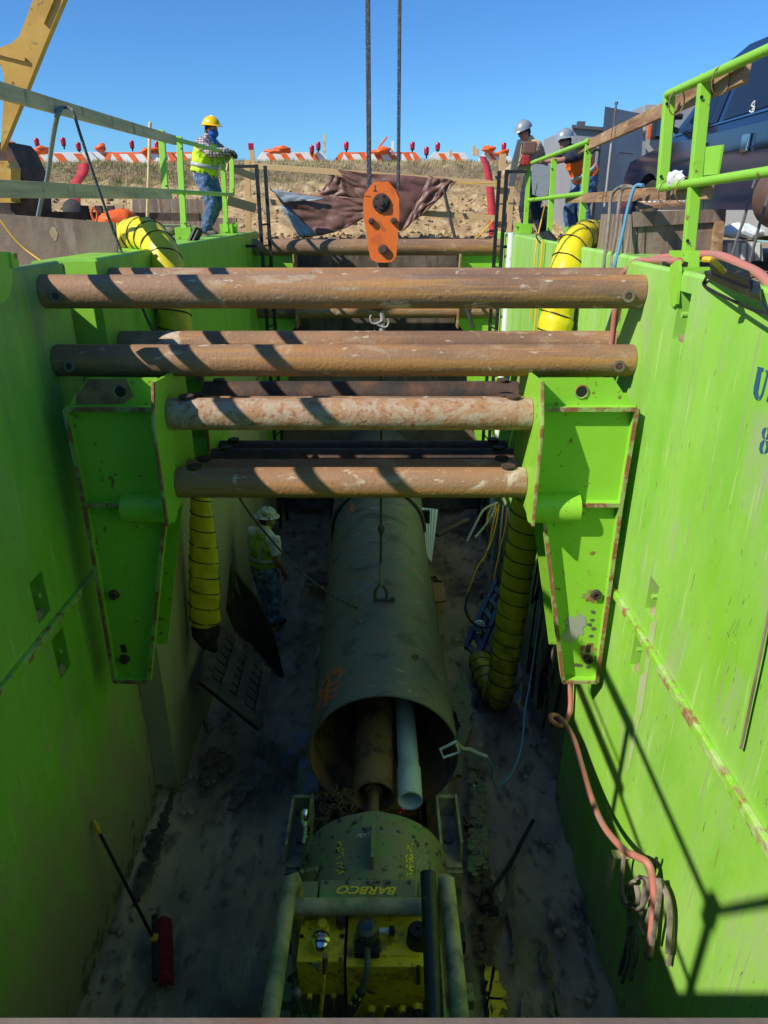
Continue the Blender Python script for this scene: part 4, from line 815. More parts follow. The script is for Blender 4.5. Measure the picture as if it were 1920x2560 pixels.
# boards on floor beside casing
def slab(cr,pts,z,th,m,lab,cat,name):
    q=MB(); q.prism([A(cr,x,y,Z=z) for x,y in pts],(0,0,th)); return T(q.build(name,m),lab,cat)
slab('mid',[(375,690),(570,688),(560,770),(470,775),(372,755)],.25,.03,'plate','pale broken board on the left of the casing pipe','board','loose_board')
slab('mid',[(1295,715),(1390,730),(1405,905),(1325,915)],.3,.03,'board_brown','pale plywood board with a tool on it right of the casing','board','plywood_board')
q=MB(); a=A('mid',1330,745,Z=.34); q.loft(spl([a+Vector((-.08,.05,0)),a+Vector((0,.08,.02)),a+Vector((.03,0,0)),a+Vector((.1,-.03,0))],4),.014,6); q.loft([a+Vector((math.cos(t)*.035,math.sin(t)*.035,0)) for t in [2*math.pi*j/12 for j in range(12)]],.01,6,closed=True); T(q.build('hand_tool','black',None,True),'small black hand tool lying on the plywood board','tool')
q=MB(); a=A('mid',1340,410,Y=9.6); b_=A('mid',1575,290,Y=10.2); q.beam(a,b_,.09,.04); T(q.build('loose_plank','bulk'),'brown plank leaning against the dark end wall','plank')
# step ladder-like slatted aluminium plank right of casing
e_=E('aluminium_plank',A('mid',1310,600,Z=0.05),'pale ribbed metal plank leaning beside the far end of the casing','plank')
P_=[A('mid',1225,203,Y=9.6),A('mid',1350,218,Y=9.6),A('mid',1300,610,Y=8.9),A('mid',1265,560,Y=8.95)]
for k in range(5):
    t0=k/5+.02; t1=(k+1)/5-.02
    a=P_[0].lerp(P_[1],t0); b_=P_[0].lerp(P_[1],t1); c=P_[3].lerp(P_[2],t1); d=P_[3].lerp(P_[2],t0)
    q=MB(); q.prism([a,b_,c,d],(0,-.02,.01)); q.build('rib_strip','white',e_)
q=MB(); q.prism([p+Vector((0,.01,-.005)) for p in P_],(0,.012,0)); q.build('backing','steel',e_)
q=MB(); q.box(tuple(A('mid',1228,280,Y=9.4)+Vector((-.02,-.03,-.1))),tuple(A('mid',1228,280,Y=9.4)+Vector((.12,.03,.12))),.01); T(q.build('hand_lamp','black'),'small black lamp hanging on the ribbed metal plank','lamp')

# ---- pallet and dark boards at left
pal=E('broken_pallet',A('pal',800,1750,Z=.02),'dark broken wooden pallet leaning on the left wall below the yellow duct','pallet')
c0=A('pal',300,1450,Y=5.85); c1=A('pal',560,800,Y=6.75); c2=A('pal',1130,1330,Y=6.3); c3=A('pal',1020,2020,Y=5.55)
def lerp4(u,v): return c0.lerp(c1,v).lerp(c3.lerp(c2,v),u)
nrm=(c3-c0).cross(c1-c0).normalized(); 
if nrm.z<0: nrm=-nrm
for u in (0.04,.36,.62,.94):
    q=MB(); q.beam(lerp4(u,0),lerp4(u,1),.10,.028,up=nrm); q.build('stringer','wood_wet',pal)
for v in (.03,.13,.27,.41,.55,.69,.83,.97):
    q=MB(); q.beam(lerp4(0,v)-nrm*.04,lerp4(1,v)-nrm*.04,.075,.02,up=nrm); q.build('slat','wood_wet',pal)
q=MB(); q.beam(lerp4(0,.0)+nrm*.03,lerp4(1,.0)+nrm*.03,.10,.025,up=nrm); q.build('slat','wood_wet',pal)
q=MB(); q.prism([A('pal',700,130,Y=6.7),A('pal',985,480,Y=6.7),A('pal',1160,900,Y=6.6),A('pal',1270,1420,Y=6.5),A('pal',1150,1350,Y=6.5),A('pal',940,1060,Y=6.6),A('pal',830,560,Y=6.7)],(.02,.03,0)); T(q.build('dark_sheet','black'),'tall thin black sheet standing behind the pallet','sheet')
q=MB(); q.prism([A('pal',655,30,Y=6.9),A('pal',700,300,Y=6.9),A('pal',860,620,Y=6.85),A('pal',940,1050,Y=6.8),A('pal',700,850,Y=6.8),A('pal',600,600,Y=6.9)],(.02,.03,0)); T(q.build('dark_board','wood_wet'),'dark muddy board leaning between the left wall and the pallet','board')

# ---- broom
bm_=E('push_broom',A(7,690,880,Z=.06),'push broom with black pole, yellow grip and red bristles leaning on the left wall','broom')
pt=A(7,405,335,X=XL+.03); pb=A(7,668,850,Z=.13); k1=pt.lerp(pb,.085)
q=MB(); q.loft([k1,pb],.013,12); q.build('pole','black',bm_,True)
q=MB(); q.loft([pt,pt.lerp(pb,.03),k1],[.014,.019,.016],12,dome=3); q.build('grip','yellowcord',bm_,True)
ha=A(7,668,742,Z=.13); hb=A(7,672,1020,Z=.13)
q=MB(); q.beam(ha,hb,.05,.05,bev=.01); q.build('head_block','black',bm_)
q=MB(); off=Vector((.075,0,-.05)); rnd=random.Random(5); d=(hb-ha)
q.beam(ha+off*.8,hb+off*.8,.085,.07,bev=.02)
for k in range(420):
    a=ha.lerp(hb,rnd.random())+Vector((.05,0,rnd.uniform(-.04,.02))); q.loft([a,a+Vector((.085,rnd.uniform(-.01,.01),-.035+rnd.uniform(-.02,.01)))],.0035,4)
q.build('bristles','red',bm_)
q=MB(); q.box(tuple(pb+Vector((-.02,-.03,.01))),tuple(pb+Vector((.03,.03,.05))),.008); q.build('clamp','yellowcord',bm_)

# ---- yellow ventilation ducts
def duct(path,rads,lab,x_cord=.165,cuff=None,phase=0):
    P_=spl(path,8); n=len(P_); idx=[i*(len(path)-1)/(n-1) for i in range(n)]
    def ri(t): i=min(int(t),len(rads)-2); return rads[i]+(rads[i+1]-rads[i])*(t-i)
    # resample evenly
    cum=[0]; 
    for a,b in zip(P_,P_[1:]): cum.append(cum[-1]+(b-a).length)
    Lt=cum[-1]; N=int(Lt/.024); Q=[];RR=[];
    for k in range(N+1):
        s_=Lt*k/N; j=0
        while j<n-2 and cum[j+1]<s_: j+=1
        f_=(s_-cum[j])/max(1e-9,cum[j+1]-cum[j]); Q.append(P_[j].lerp(P_[j+1],f_)); r_=ri(idx[j]+(idx[j+1]-idx[j])*f_)
        ph=(s_/x_cord)%1.0; RR.append(r_*(1+.035*math.sin(math.pi*ph)))
    e=E('ventilation_duct',tuple(P_[-1]),lab,'duct','yellow ventilation ducts hanging into the pit')
    b=MB(); b.loft(Q,RR,36,caps=False)
    for v in b.bm.verts: v.co+= Vector((noise.noise(v.co*9),noise.noise(v.co*9+Vector((5,5,5))),0))*.014+Vector((noise.noise(v.co*26),noise.noise(v.co*26+Vector((3,3,3))),0))*.006
    b.build('sleeve','yellow',e,True,ang=3)
    # spiral cord
    T_=[(Q[min(i+1,N)]-Q[max(i-1,0)]).normalized() for i in range(N+1)]
    u=Vector((0,0,1)) if abs(T_[0].z)<.9 else Vector((0,1,0)); u=(u-T_[0]*u.dot(T_[0])).normalized(); cp=[]
    for i in range(N+1):
        if i: 
            u=T_[i-1].rotation_difference(T_[i]) @ u; u=(u-T_[i]*u.dot(T_[i])).normalized()
        v=T_[i].cross(u)
        for k in range(3):
            s_=Lt*(i+k/3)/N; a=2*math.pi*s_/x_cord+phase; c=Q[i] if i==N else Q[i].lerp(Q[i+1],k/3); cp.append(c+(v*math.cos(a)+u*math.sin(a))*(RR[i]+.003))
    b=MB(); b.loft(cp,.0065,5,caps=False); b.build('spiral_cord','stripe',e,True)
    return e,Q,RR
dl,Q,RR=duct([(-3.2,8.0,5.12),(-2.75,7.6,5.20),(-2.3,7.05,5.29),(-2.02,6.7,5.12),(-1.93,6.5,4.6),(-1.90,6.45,3.9),(-1.86,6.42,3.05),(-1.86,6.40,2.75),(-1.87,6.32,2.2),(-1.89,6.22,1.75),(-1.89,6.17,1.50)],
 [.15,.15,.15,.145,.145,.15,.10,.10,.145,.155,.15],'left yellow duct, dirty at its black tied-off end above the pallet')
c=Q[-1]; b=MB(); b.loft([c,c+Vector((0,-.02,-.12)),c+Vector((.03,-.04,-.24)),c+Vector((.10,-.06,-.32))],[.15,.145,.09,.02],24,caps=True,dome=0); b.build('tied_end','rubber',dl,True)
k=int(len(Q)*.115); b=MB(); b.loft([Q[k],Q[k+3],Q[k+6]],[RR[k]+.006]*3,32,caps=False); b.build('tape_band','rubber',dl,True)
dr,Q,RR=duct([(3.1,8.1,5.10),(2.65,7.95,5.12),(2.2,7.65,5.26),(1.88,7.2,5.20),(1.73,6.95,4.85),(1.64,6.8,4.2),(1.55,6.72,3.0),(1.45,6.62,1.6),(1.37,6.52,.55),(1.36,6.56,.24),(1.31,6.75,.17),(1.27,7.05,.165),(1.24,7.35,.165)],
 [.14,.14,.14,.15,.16,.162,.16,.16,.155,.15,.15,.15,.15],'right yellow duct reaching the pit floor and bending into an elbow',.17,phase=2)
k=int(len(Q)*.075); b=MB(); b.loft([Q[k],Q[k+4],Q[k+8]],[RR[k]+.008]*3,32,caps=False); b.build('tape_band','rubber',dr,True)

# ---- orange crane block, ropes, rigging
hb_=E('hook_block',(0,6.1,5.0),'orange crane hook block with rusty bolts hanging above the pit','crane block')
YH=6.0
out=[(735,130),(870,128),(935,200),(975,290),(972,500),(955,700),(945,830),(905,885),(840,893),(760,890),(705,860),(685,780),(668,620),(640,500),(630,330),(645,250),(690,180)]
q=MB(); q.prism([A('hk',x,y,Y=YH) for x,y in out],(0,.02,0)); q.build('side_plate','orange_paint',hb_)
q=MB(); q.prism([A('hk',x,y,Y=YH)+Vector((0,.14,0)) for x,y in out],(0,.02,0)); q.build('rear_side_plate','orange_paint',hb_)
ctr=A('hk',805,330,Y=YH)
q=MB(); q.cyl(ctr+Vector((0,.022,0)),ctr+Vector((0,.138,0)),.15,.15,36); q.build('sheave','rust_dark',hb_,True)
q=MB(); q.lathe([(0,.072),(.012,.07),(.014,.045),(.03,.045),(.032,.02),(.045,.018)],ctr,(0,-1,0),24); q.build('axle_hub','rust_dark',hb_,True)
for k in range(6):
    a=k*1.047+.3; p=ctr+Vector((math.cos(a)*.056,-.012,math.sin(a)*.056)); b=MB(); b.lathe([(0,.009),(.01,.008)],p,(0,-1,0),6); b.build('bolt','rust_dark',hb_)
for x,y,r in ((708,498,.026),(918,495,.026),(818,765,.04)):
    p=A('hk',x,y,Y=YH); b=MB(); b.lathe([(0,r),(.03,r*.95),(.034,r*.6)],p,(0,-1,0),6 if r<.03 else 20); b.build('bolt','rust_dark',hb_)
# dark block-side spacer and painted marks
b=MB(); stroke(b,[A('hk',x,y,Y=YH-.002) for x,y in ((745,165),(745,215))],.008,(0,1,0)); stroke(b,[A('hk',x,y,Y=YH-.002) for x,y in ((730,215),(762,215))],.008,(0,1,0)); stroke(b,[A('hk',x,y,Y=YH-.002) for x,y in ((650,265),(703,268))],.006,(0,1,0))
stroke(b,[A('hk',x,y,Y=YH-.002) for x,y in ((765,500),(830,600))],.005,(0,1,0)); stroke(b,[A('hk',x,y,Y=YH-.002) for x,y in ((785,500),(845,590))],.004,(0,1,0)); b.build('scratch_mark','rust_dark',hb_)
# hook under
hk=A('hk',820,900,Y=YH+.08)
b=MB(); b.loft(spl([hk+Vector((0,0,.03)),hk+Vector((-.01,0,-.06)),hk+Vector((-.09,0,-.11)),hk+Vector((-.15,0,-.18)),hk+Vector((-.14,0,-.28)),hk+Vector((-.05,0,-.34)),hk+Vector((.05,0,-.31)),hk+Vector((.085,0,-.22))],5),[.05,.05,.05,.05,.05,.05,.05,.05,.055,.055,.055,.055,.055,.055,.055,.055,.055,.055,.055,.055,.055,.055,.05,.05,.05,.045,.045,.04,.04,.035,.035,.03,.03,.025,.02,.015],14); b.build('hook','auger',hb_,True)
b=MB(); b.loft([hk+Vector((.02,0,.02)),hk+Vector((.06,0,-.1)),hk+Vector((.07,0,-.2))],.01,8); b.build('safety_latch','black',hb_,True)
cr_=E('crane_rope',(0,6.1,5.5),'pair of black crane wire ropes rising out of the picture from the orange block','wire rope')
for (x0,xt) in ((678,1.0),(690,1.0),(702,1.0),(957,1),(970,1)):
    a=A('hk',x0,215,Y=YH+.08); b=MB(); b.loft([a,Vector((a.x,a.y,14))],.0085,8); b.build('rope','wire',cr_,True)
# chain sling under the hook down to the shackle on the pipe
tp=onpipe('mid',925,880,PR+.02); sk=Vector((tp.x,tp.y,tp.z))
top=hk+Vector((-.03,0,-.34)); 
sl=E('lifting_sling',tuple(sk),'pale wire sling with hooks hanging from the crane block to the casing pipe','sling')
kn=A('hk',815,1400,Y=YH+.08)
b=MB(); b.loft([top,kn,Vector((kn.x-.005,kn.y,4.2))],.02,8); b.build('sling_rope','beige',sl,True)
for dx in (-.03,.03): 
    b=MB(); b.loft(spl([kn,kn+Vector((dx,0,-.2)),kn+Vector((dx*1.3,0,-.35))],4),.009,6); b.build('sling_rope','beige',sl,True)
for k,(dx,dz,s_) in enumerate(((-.1,.0,1),(-.07,-.13,1),(.05,-.03,-1))):
    a=kn+Vector((dx,-.02,dz)); b=MB(); b.loft(spl([a+Vector((s_*.1,0,-.03)),a+Vector((s_*.05,0,-.055)),a+Vector((s_*.01,0,-.05)),a+Vector((-s_*.005,0,-.01)),a+Vector((s_*.006,0,.015))],4),.009,8); b.build('grab_hook','beige',sl,True)
b=MB(); b.loft([Vector((kn.x-.005,kn.y,4.2)),sk+Vector((0,0,.42))],.014,8); b.build('pendant','steel',sl,True)
b=MB(); b.loft([sk+Vector((0,0,.42)),sk+Vector((0,0,.16))],.02,8); b.build('eye_sleeve','beige',sl,True)
for f_ in (.3,.66): 
    a=Vector((kn.x-.005,kn.y,4.2)).lerp(sk,f_); b=MB(); b.ell(a,(.035,.03,.06),seg=10,rings=8); b.build('clip','steel',sl,True)
b=MB(); b.loft(spl([sk+Vector((-.05,0,-.02)),sk+Vector((-.06,0,.08)),sk+Vector((0,0,.17)),sk+Vector((.06,0,.08)),sk+Vector((.05,0,-.02))],5),.017,10); b.cyl(sk+Vector((-.08,0,-.01)),sk+Vector((.12,0,-.01)),.014,.014,10); b.lathe([(0,.03),(.02,.03)],sk+Vector((.12,0,-.01)),(0,1,0),12); b.build('shackle','steel',sl,True)
# tag line from the left rail to the shackle
tl=[A('lt',480,850,X=-2.36),A('lt',540,850,X=-2.32),A('lt',580,890,X=-2.26)]+[A('lt',640,1080,Y=5.75),A('lt',760,1440,Y=5.85),A('lt',870,1750,Y=5.9),A('lt',1000,2100,Y=5.95),A('s',352,760,Y=6.0),A('s',385,832,Y=6.0),A('s',470,1000,Y=6.0),A('s',596,1240,Y=6.05),A('p4',130,540,Y=6.05),A('p4',500,950,Y=6.05),A('p4',880,1230,Y=6.08),A('p4',1200,1390,Y=6.1),sk+Vector((.03,-.02,-.03))]
b=MB(); b.loft(spl(tl,6),.011,8); T(b.build('tag_line','rope_dark',None,True),'long dark rope running from the wooden rail down to the shackle on the casing','rope')
b=MB(); b.loft(spl([A('lt',480,850,X=-2.36),A('lt',445,940,X=-2.40),A('lt',410,1140,Y=6.3),A('lt',375,1400,Y=6.7),A('lt',335,1540,Y=7.0),A('lt',300,1710,Y=7.3)],6),.019,10); T(b.build('blue_rope','rope',None,True),'pale blue twisted rope hanging behind the wooden rails on the left','rope')
b=MB(); b.loft(spl([A('lt',0,1735,Y=5.6),A('lt',100,1870,Y=5.6),A('lt',200,1970,Y=5.6),A('lt',330,2065,Y=5.55)],4),.006,6); T(b.build('thin_line','yellowcord',None,True),'thin yellow cord at the left edge in front of the brown plate','cord')

# ---- pink hose with its loop, and the hose bundle on the right wall
pts=[A('s',1700,653,X=1.80),A('s',1600,652,X=1.85),A('s',1573,668,X=1.74),A('s',1552,700,X=1.72),A('s',1540,760,Y=5.16),A('s',1530,850,Y=5.20),A('s',1495,1100,Y=5.25)]
b=MB(); b.loft(spl(pts,6),.022,12); T(b.build('air_hose','pinkhose',None,True),'pink hose lying on top of the right wall and dropping behind the struts','hose')
pts=[A('up',-20,30,X=1.93),A('up',150,10,X=1.95),A('up',500,-15,X=1.97),A('up',700,5,X=1.96),A('up',900,90,X=1.94),A('up',1080,180,X=1.92),A('up',1200,290,X=1.90),A('up',1330,450,X=1.9)]
b=MB(); b.loft(spl(pts,6),.025,12); T(b.build('air_hose','pinkhose',None,True),'thick pink hose arching over the top of the near right wall beside the floodlight','hose')
pts=[A('ho',180,60,Y=5.0),A('ho',182,160,Y=4.95),A('ho',180,320,Y=4.9),A('ho',130,420,Y=4.85),A('ho',60,400,Y=4.8),A('ho',45,360,Y=4.85),A('ho',90,360,Y=4.9),A('ho',150,420,Y=4.75),A('ho',210,530,Y=4.5),A('ho',260,700,Y=4.2),A('ho',330,930,Y=3.8),A('ho',420,1130,Y=3.45),A('ho',560,1290,Y=3.15),A('ho',640,1330,Y=3.05),A('ho',720,1380,Y=2.95),A('ho',755,1500,Y=2.9),A('ho',760,1650,Y=2.85),A('ho',745,1850,Y=2.8),A('ho',730,1990,Y=2.78)]
pts=[Vector((min(p.x,XR-.03),p.y,p.z)) for p in pts]
b=MB(); b.loft(spl(pts,8),.023,12); hs=T(b.build('air_hose','pinkhose',None,True),'pink hose with a loop hanging from the right bracket down to the grey coil','hose')
hbn=E('hose_bundle',A('ho',650,1480,Y=2.95),'bundle of grey muddy hoses hanging from a peg on the near right wall','hose bundle')
pg=A('ho',590,1310,X=XR); b=MB(); b.box((pg.x-.10,pg.y-.03,pg.z-.02),(pg.x,pg.y+.03,pg.z)); b.box((pg.x-.12,pg.y-.03,pg.z-.30),(pg.x-.10,pg.y+.03,pg.z-.0),.004); b.build('hanger','lumber_old',hbn)
loops=[[(640,1480),(600,1560),(585,1700),(590,1820),(580,2050),(540,2200)],[(620,1500),(560,1560),(550,1650),(590,1690),(650,1640),(640,1530)],[(660,1470),(720,1500),(700,1640),(640,1700),(615,1690)],[(680,1480),(740,1560),(735,1700),(700,1830),(720,1870)],[(700,1500),(680,1660),(660,1780),(690,1880)],[(790,1480),(800,1560),(785,1700),(760,1850),(745,1940)],[(780,1475),(840,1550),(880,1700),(885,1900),(860,2080)],[(800,1490),(850,1600),(870,1750),(855,2000)],[(560,1310),(545,1400),(540,1560),(570,1660)],[(600,1800),(560,2000),(520,2150)],[(640,1850),(640,2000),(600,2180)]]
for i,L in enumerate(loops):
    P_=[A('ho',x,y,X=XR-.035-.03*(i%3)) for x,y in L]; b=MB(); b.loft(spl(P_,6),[(.018,.010) if i%2 else (.015,.012)]*(6*(len(P_)-1)+1),8); b.build('hose_loop','greyhose',hbn,True)
b=MB(); b.loft(spl([A('ho',760,1480,X=XR-.03),A('ho',770,1400,X=XR-.05),A('ho',778,1340,X=XR-.06)],4),.01,6); b.build('tie','black',hbn,True)
b=MB(); b.ell(A('ho',725,2010,Y=2.78),(.03,.03,.04)); b.build('coupling','steel',hbn,True)

# ---- cables and cords along the right far wall
e=E('cable_bundle',(1.8,6.9,2.0),'bundle of dark cables hanging down the far right wall behind the bracket','cable bundle')
rnd=random.Random(11)
for k in range(18):
    x=1.84-rnd.random()*.10; y=5.6+rnd.random()*1.3; zt_=4.3-rnd.random()*1.2; zb_=.25+rnd.random()*1.2
    P_=[Vector((x,y,zt_)),Vector((x-.02+rnd.uniform(-.03,.03),y+rnd.uniform(-.08,.08),(zt_+zb_)/2)),Vector((x-.05,y+rnd.uniform(-.12,.12),zb_)),Vector((x-.03,y+rnd.uniform(-.1,.2),zb_+.35))]
    b=MB(); b.loft(spl(P_,6),rnd.choice([.012,.016,.009]),6); b.build('cable','rubber' if k%4 else 'greyhose',e,True)
b=MB()
for (x,y0,y1) in (): pass
cl=E('hanging_cords',A('rd',480,400,Y=9),'yellow and white cords hanging in a bunch beside the right duct','cords')
for k,(L,m_) in enumerate([([(430,130),(400,250),(350,480),(280,590),(200,800)],'yellowcord'),([(440,120),(420,260),(375,420),(350,470)],'yellowcord'),([(500,150),(490,280),(450,450),(410,640),(380,850)],'yellowcord'),([(390,140),(360,200),(350,280),(390,210)],'yellowcord'),([(430,110),(330,160),(270,260),(200,400)],'beige'),([(410,110),(400,180),(330,290),(260,370)],'beige'),([(470,130),(455,300),(440,500)],'beige'),([(510,150),(520,260),(530,340)],'beige'),([(460,120),(435,300),(425,520),(410,650)],'rubber'),([(480,150),(465,330),(460,560)],'rubber'),([(450,140),(400,420),(380,600)],'bluehose')]):
    P_=[A('rd',x,y,Y=9.3-.25*i) for i,(x,y) in enumerate(L)]; b=MB(); b.loft(spl(P_,5),.011 if m_!='beige' else .018,6); b.build('cord',m_,cl,True)
# blue pump / ladder-like thing at the lower right
bl=E('blue_rack',A('rd',300,1250,Z=.05),'blue step ladder folded on the floor left of the right duct','ladder')
p0=A('rd',420,700,Y=8.4); p1=A('rd',480,780,Y=8.2); p2=A('rd',190,1200,Y=7.5); p3=A('rd',270,1310,Y=7.3)
for a,b2 in ((p0,p2),(p1,p3)):
    b=MB(); b.beam(a,b2,.05,.10,bev=.006); b.build('side_rail','blue',bl)
for t in (.08,.25,.42,.6,.78,.94):
    b=MB(); b.beam(p0.lerp(p2,t),p1.lerp(p3,t),.07,.03); b.build('step','blue',bl)
for a,b2 in ((p0+Vector((.12,.15,-.1)),p2+Vector((.22,.2,-.0))),(p1+Vector((.1,.15,-.1)),p3+Vector((.22,.2,-.0)))):
    b=MB(); b.beam(a,b2,.03,.05); b.build('rear_rail','blue',bl)
b=MB(); b.ell(A('rd',290,1030,Y=7.7),(.09,.05,.09),seg=9,rings=6); T(b.build('plastic_bag','white',None,False),'small crumpled white bag on the blue ladder','bag')
b=MB(); b.ell(A('rd',285,1350,Y=7.2),(.04,.03,.07),seg=7,rings=5); T(b.build('foil_scrap','chrome',None,False),'shiny scrap of foil left of the duct elbow','foil')
b=MB(); b.loft(spl([A('rd',215,780,Y=8),A('rd',190,900,Y=7.8),A('rd',230,990,Y=7.7),A('rd',320,1045,Y=7.6),A('rd',440,1020,Y=7.6)],5),.014,6); T(b.build('grey_cable','rubber',None,True),'dark cable curving across the blue ladder','cable')

# rope on the near right wall, dirt trails below the pockets
q=MB(); q.loft(spl([A(6,1680,500,X=XR-.03),A(6,1659,590,X=XR-.03),A(6,1625,760,X=XR-.035),A(6,1580,980,X=XR-.03),A(6,1548,1130,X=XR-.03),A(6,1540,1160,X=XR-.03)],5),.0075,6); T(q.build('wall_rope','plate',None,True),'thin brown rope hanging on the near right wall at the picture edge','rope')
for k,(P_) in enumerate([[(1105,850),(1125,830),(1140,700),(1150,620),(1180,600),(1165,700),(1140,830),(1115,1000),(1100,1060),(1060,1250),(1050,1250),(1085,1000)]]):
    q=MB(); q.prism([A(6,x,y,X=XR-.002) for x,y in P_],(-.001,0,0)); q.build('dirt_trail','dust',wall_r)
# bolts, hoses and grime on the machine
for k in range(14):
    a=math.pi*(k+.5)/14; q=MB(); q.lathe([(0,.016),(.014,.014)],(ax.x+math.cos(a)*.518,3.437,ax.z+math.sin(a)*.518-.0),(0,-1,0),6); q.build('flange_bolt','steel',mc)
for k in range(5):
    q=MB(); q.lathe([(0,.014),(.012,.012)],(-.36+k*.13,3.01,1.63),(0,0,1),6); q.build('beam_bolt','steel',mc)
rnd=random.Random(31)
for k in range(16):
    s_=-1 if k<6 else 1; x=ax.x+s_*rnd.uniform(.40,.58)*(1 if k%3 else .6); y0=rnd.uniform(2.0,2.9)
    P_=[Vector((x,y0,rnd.uniform(.9,1.1))),Vector((x+rnd.uniform(-.06,.06),y0-.12,rnd.uniform(1.0,1.28))),Vector((x+rnd.uniform(-.08,.08),y0-.32,rnd.uniform(1.0,1.2))),Vector((x+rnd.uniform(-.08,.08),y0-.5,rnd.uniform(.6,.9)))]
    q=MB(); q.loft(spl(P_,5),rnd.choice([.011,.015,.018]),8); q.build('hydraulic_hose','rubber' if k%3 else 'steel',mc,True)
for k in range(9):
    x=rnd.uniform(-.5,.3); q=MB(); q.loft(spl([Vector((x,2.56,1.12)),Vector((x+rnd.uniform(-.1,.1),2.42,1.16)),Vector((x+rnd.uniform(-.15,.15),2.3,.95)),Vector((x+rnd.uniform(-.15,.15),2.15,.7))],5),rnd.choice([.010,.014]),8); q.build('hydraulic_hose','rubber',mc,True)
for k in range(10):
    q=MB(); q.lathe([(0,.012),(.010,.011)],(rnd.choice([-.50,-.255,-.21,.285,.05]),rnd.choice([2.64,2.93,2.78]),1.4525),(0,0,1),6); q.build('tank_bolt','steel',mc)
q=MB(); q.box((-.10,2.66,1.453),(.22,2.90,1.462),.002); q.build('access_cover','ytank',mc)
# ================================================================== PART C: rails, background, people
def prism_px(name,m,cr,pts,Y,th,parent=None,lab=None,cat=None,X=None):
    q=MB(); P_=[A(cr,x,y,Y=Y) if X is None else A(cr,x,y,X=X) for x,y in pts]; q.prism(P_,(0,th,0) if X is None else (th,0,0)); o=q.build(name,m,parent)
    return T(o,lab,cat) if lab else o
def beam_o(name,m,a,b_,w_,h_,lab,cat,group=None,parent=None,bev=.004,up=(0,0,1)):
    q=MB(); q.beam(a,b_,w_,h_,up=up,bev=bev); o=q.build(name,m,parent); return T(o,lab,cat,group) if lab else o
# ---- left wooden rails (run along the whole near shield; their near part throws the shadows on the right wall)
a=A('s',0,245,X=-2.33); b=A('s',437,351,X=-2.47)
beam_o('guard_board','lumber_old',(-2.33,.02,6.06),a,.04,.095,'top wooden guard board on the left, nearest length, beyond the picture edge','board') if False else None
beam_o('guard_board','lumber_old',(-2.33,1.3,6.12),b,.04,.098,'upper long weathered board of the left guard rail','guard board','weathered boards of the left guard rail')
a=A('s',0,455,X=-2.33); b=A('s',425,485,X=-2.47)
beam_o('guard_board','lumber_old',(-2.33,1.3,5.58),b,.04,.105,'lower long weathered board of the left guard rail','guard board','weathered boards of the left guard rail')
# near left frame and end rail (mostly outside the picture, they cast the shadows)
gr=E('guard_rail_frame',(-2.3,.8,ZT),'near left guard rail frame beside the photographer, seen by its shadow on the right wall','guard rail','green guard rail frames')
for p0,p1,r in (((-2.3,.06,6.03),(-2.3,1.5,6.1),.026),((-2.3,.06,5.42),(-2.3,1.95,5.55),.022),((-2.3,1.45,5.70),(-2.3,2.3,5.72),.012),((-2.3,.06,6.03),(1.8,-.02,6.03),.026)):
    q=MB(); q.cyl(p0,p1,r); q.build('rail','green',gr,True)
for y,z in ((.06,6.03),(1.42,6.14)):
    q=MB(); q.box((-2.33,y-.025,5.05),(-2.28,y+.025,z)); q.build('post','green',gr)
q=MB(); q.box((-2.35,.02,5.93),(-2.27,.12,6.12),.005); q.build('corner_sleeve','green',gr)
def gframe(lab,posts,rails,clamps,X,grp='green guard rail frames'):
    base=A('s',*posts[0][1],X=X); e=E('guard_rail_frame',tuple(base),lab,'guard rail',grp)
    for (t,b_) in posts:
        a=A('s',*t,X=X); c=A('s',*b_,X=X); q=MB(); q.beam(c,a,.05,.07,up=(1,0,0),bev=.004); q.build('post','green',e)
        q=MB()
        for zf in (.12,.88):
            p=c.lerp(a,zf); q.lathe([(0,.011),(.003,.011)],p+Vector((-.026 if X>0 else .026,-.036,0)),(0,-1,0),10)
            q.build('bolt_hole','black',e); q=MB()
    for (s_,t_) in rails:
        a=A('s',*s_,X=X-.02*(1 if X>0 else -1)); c=A('s',*t_,X=X-.02*(1 if X>0 else -1)); q=MB(); q.cyl(a,c,.027,seg=16); q.build('rail','green',e,True)
    for (x,y,h) in clamps:
        a=A('s',x,y,X=X); s_=1 if X>0 else -1; q=MB(); q.box((a.x-.10,a.y-.09,ZT+.002),(a.x+.10,a.y+.09,ZT+.14),.004); q.box((a.x-s_*.16,a.y-.012,ZT-.22),(a.x-s_*.11,a.y+.012,ZT+.16)); q.box((a.x-s_*.16,a.y-.06,ZT+.10),(a.x-s_*.09,a.y+.06,ZT+.13)); q.build('clamp','green',e)
    return e
gframe('far left green guard rail frame under the lime vest worker',[((448,342),(461,588)),((403,326),(414,484)),((556,384),(566,580)),((579,384),(581,486))],[((415,342),(581,386)),((418,478),(583,487))],[(463,590,1),(569,580,1)],-2.50)
gframe('near right green guard rail frame with a welded plate, before the blue truck',[((1764,186),(1718,655)),((1674,232),(1655,470))],[((1670,236),(2050,65)),((1652,470),(2100,402))],[],1.95)
gframe('far right green guard rail frame where the two workers in grey hats lean',[((1322,409),(1312,600)),((1385,398),(1372,595)),((1473,346),(1449,610))],[((1330,407),(1475,352)),((1322,500),(1462,484))],[(1310,606,1),(1441,612,1)],2.26)
fr=[o for o in COL.objects if o.name.startswith('guard_rail_frame')]
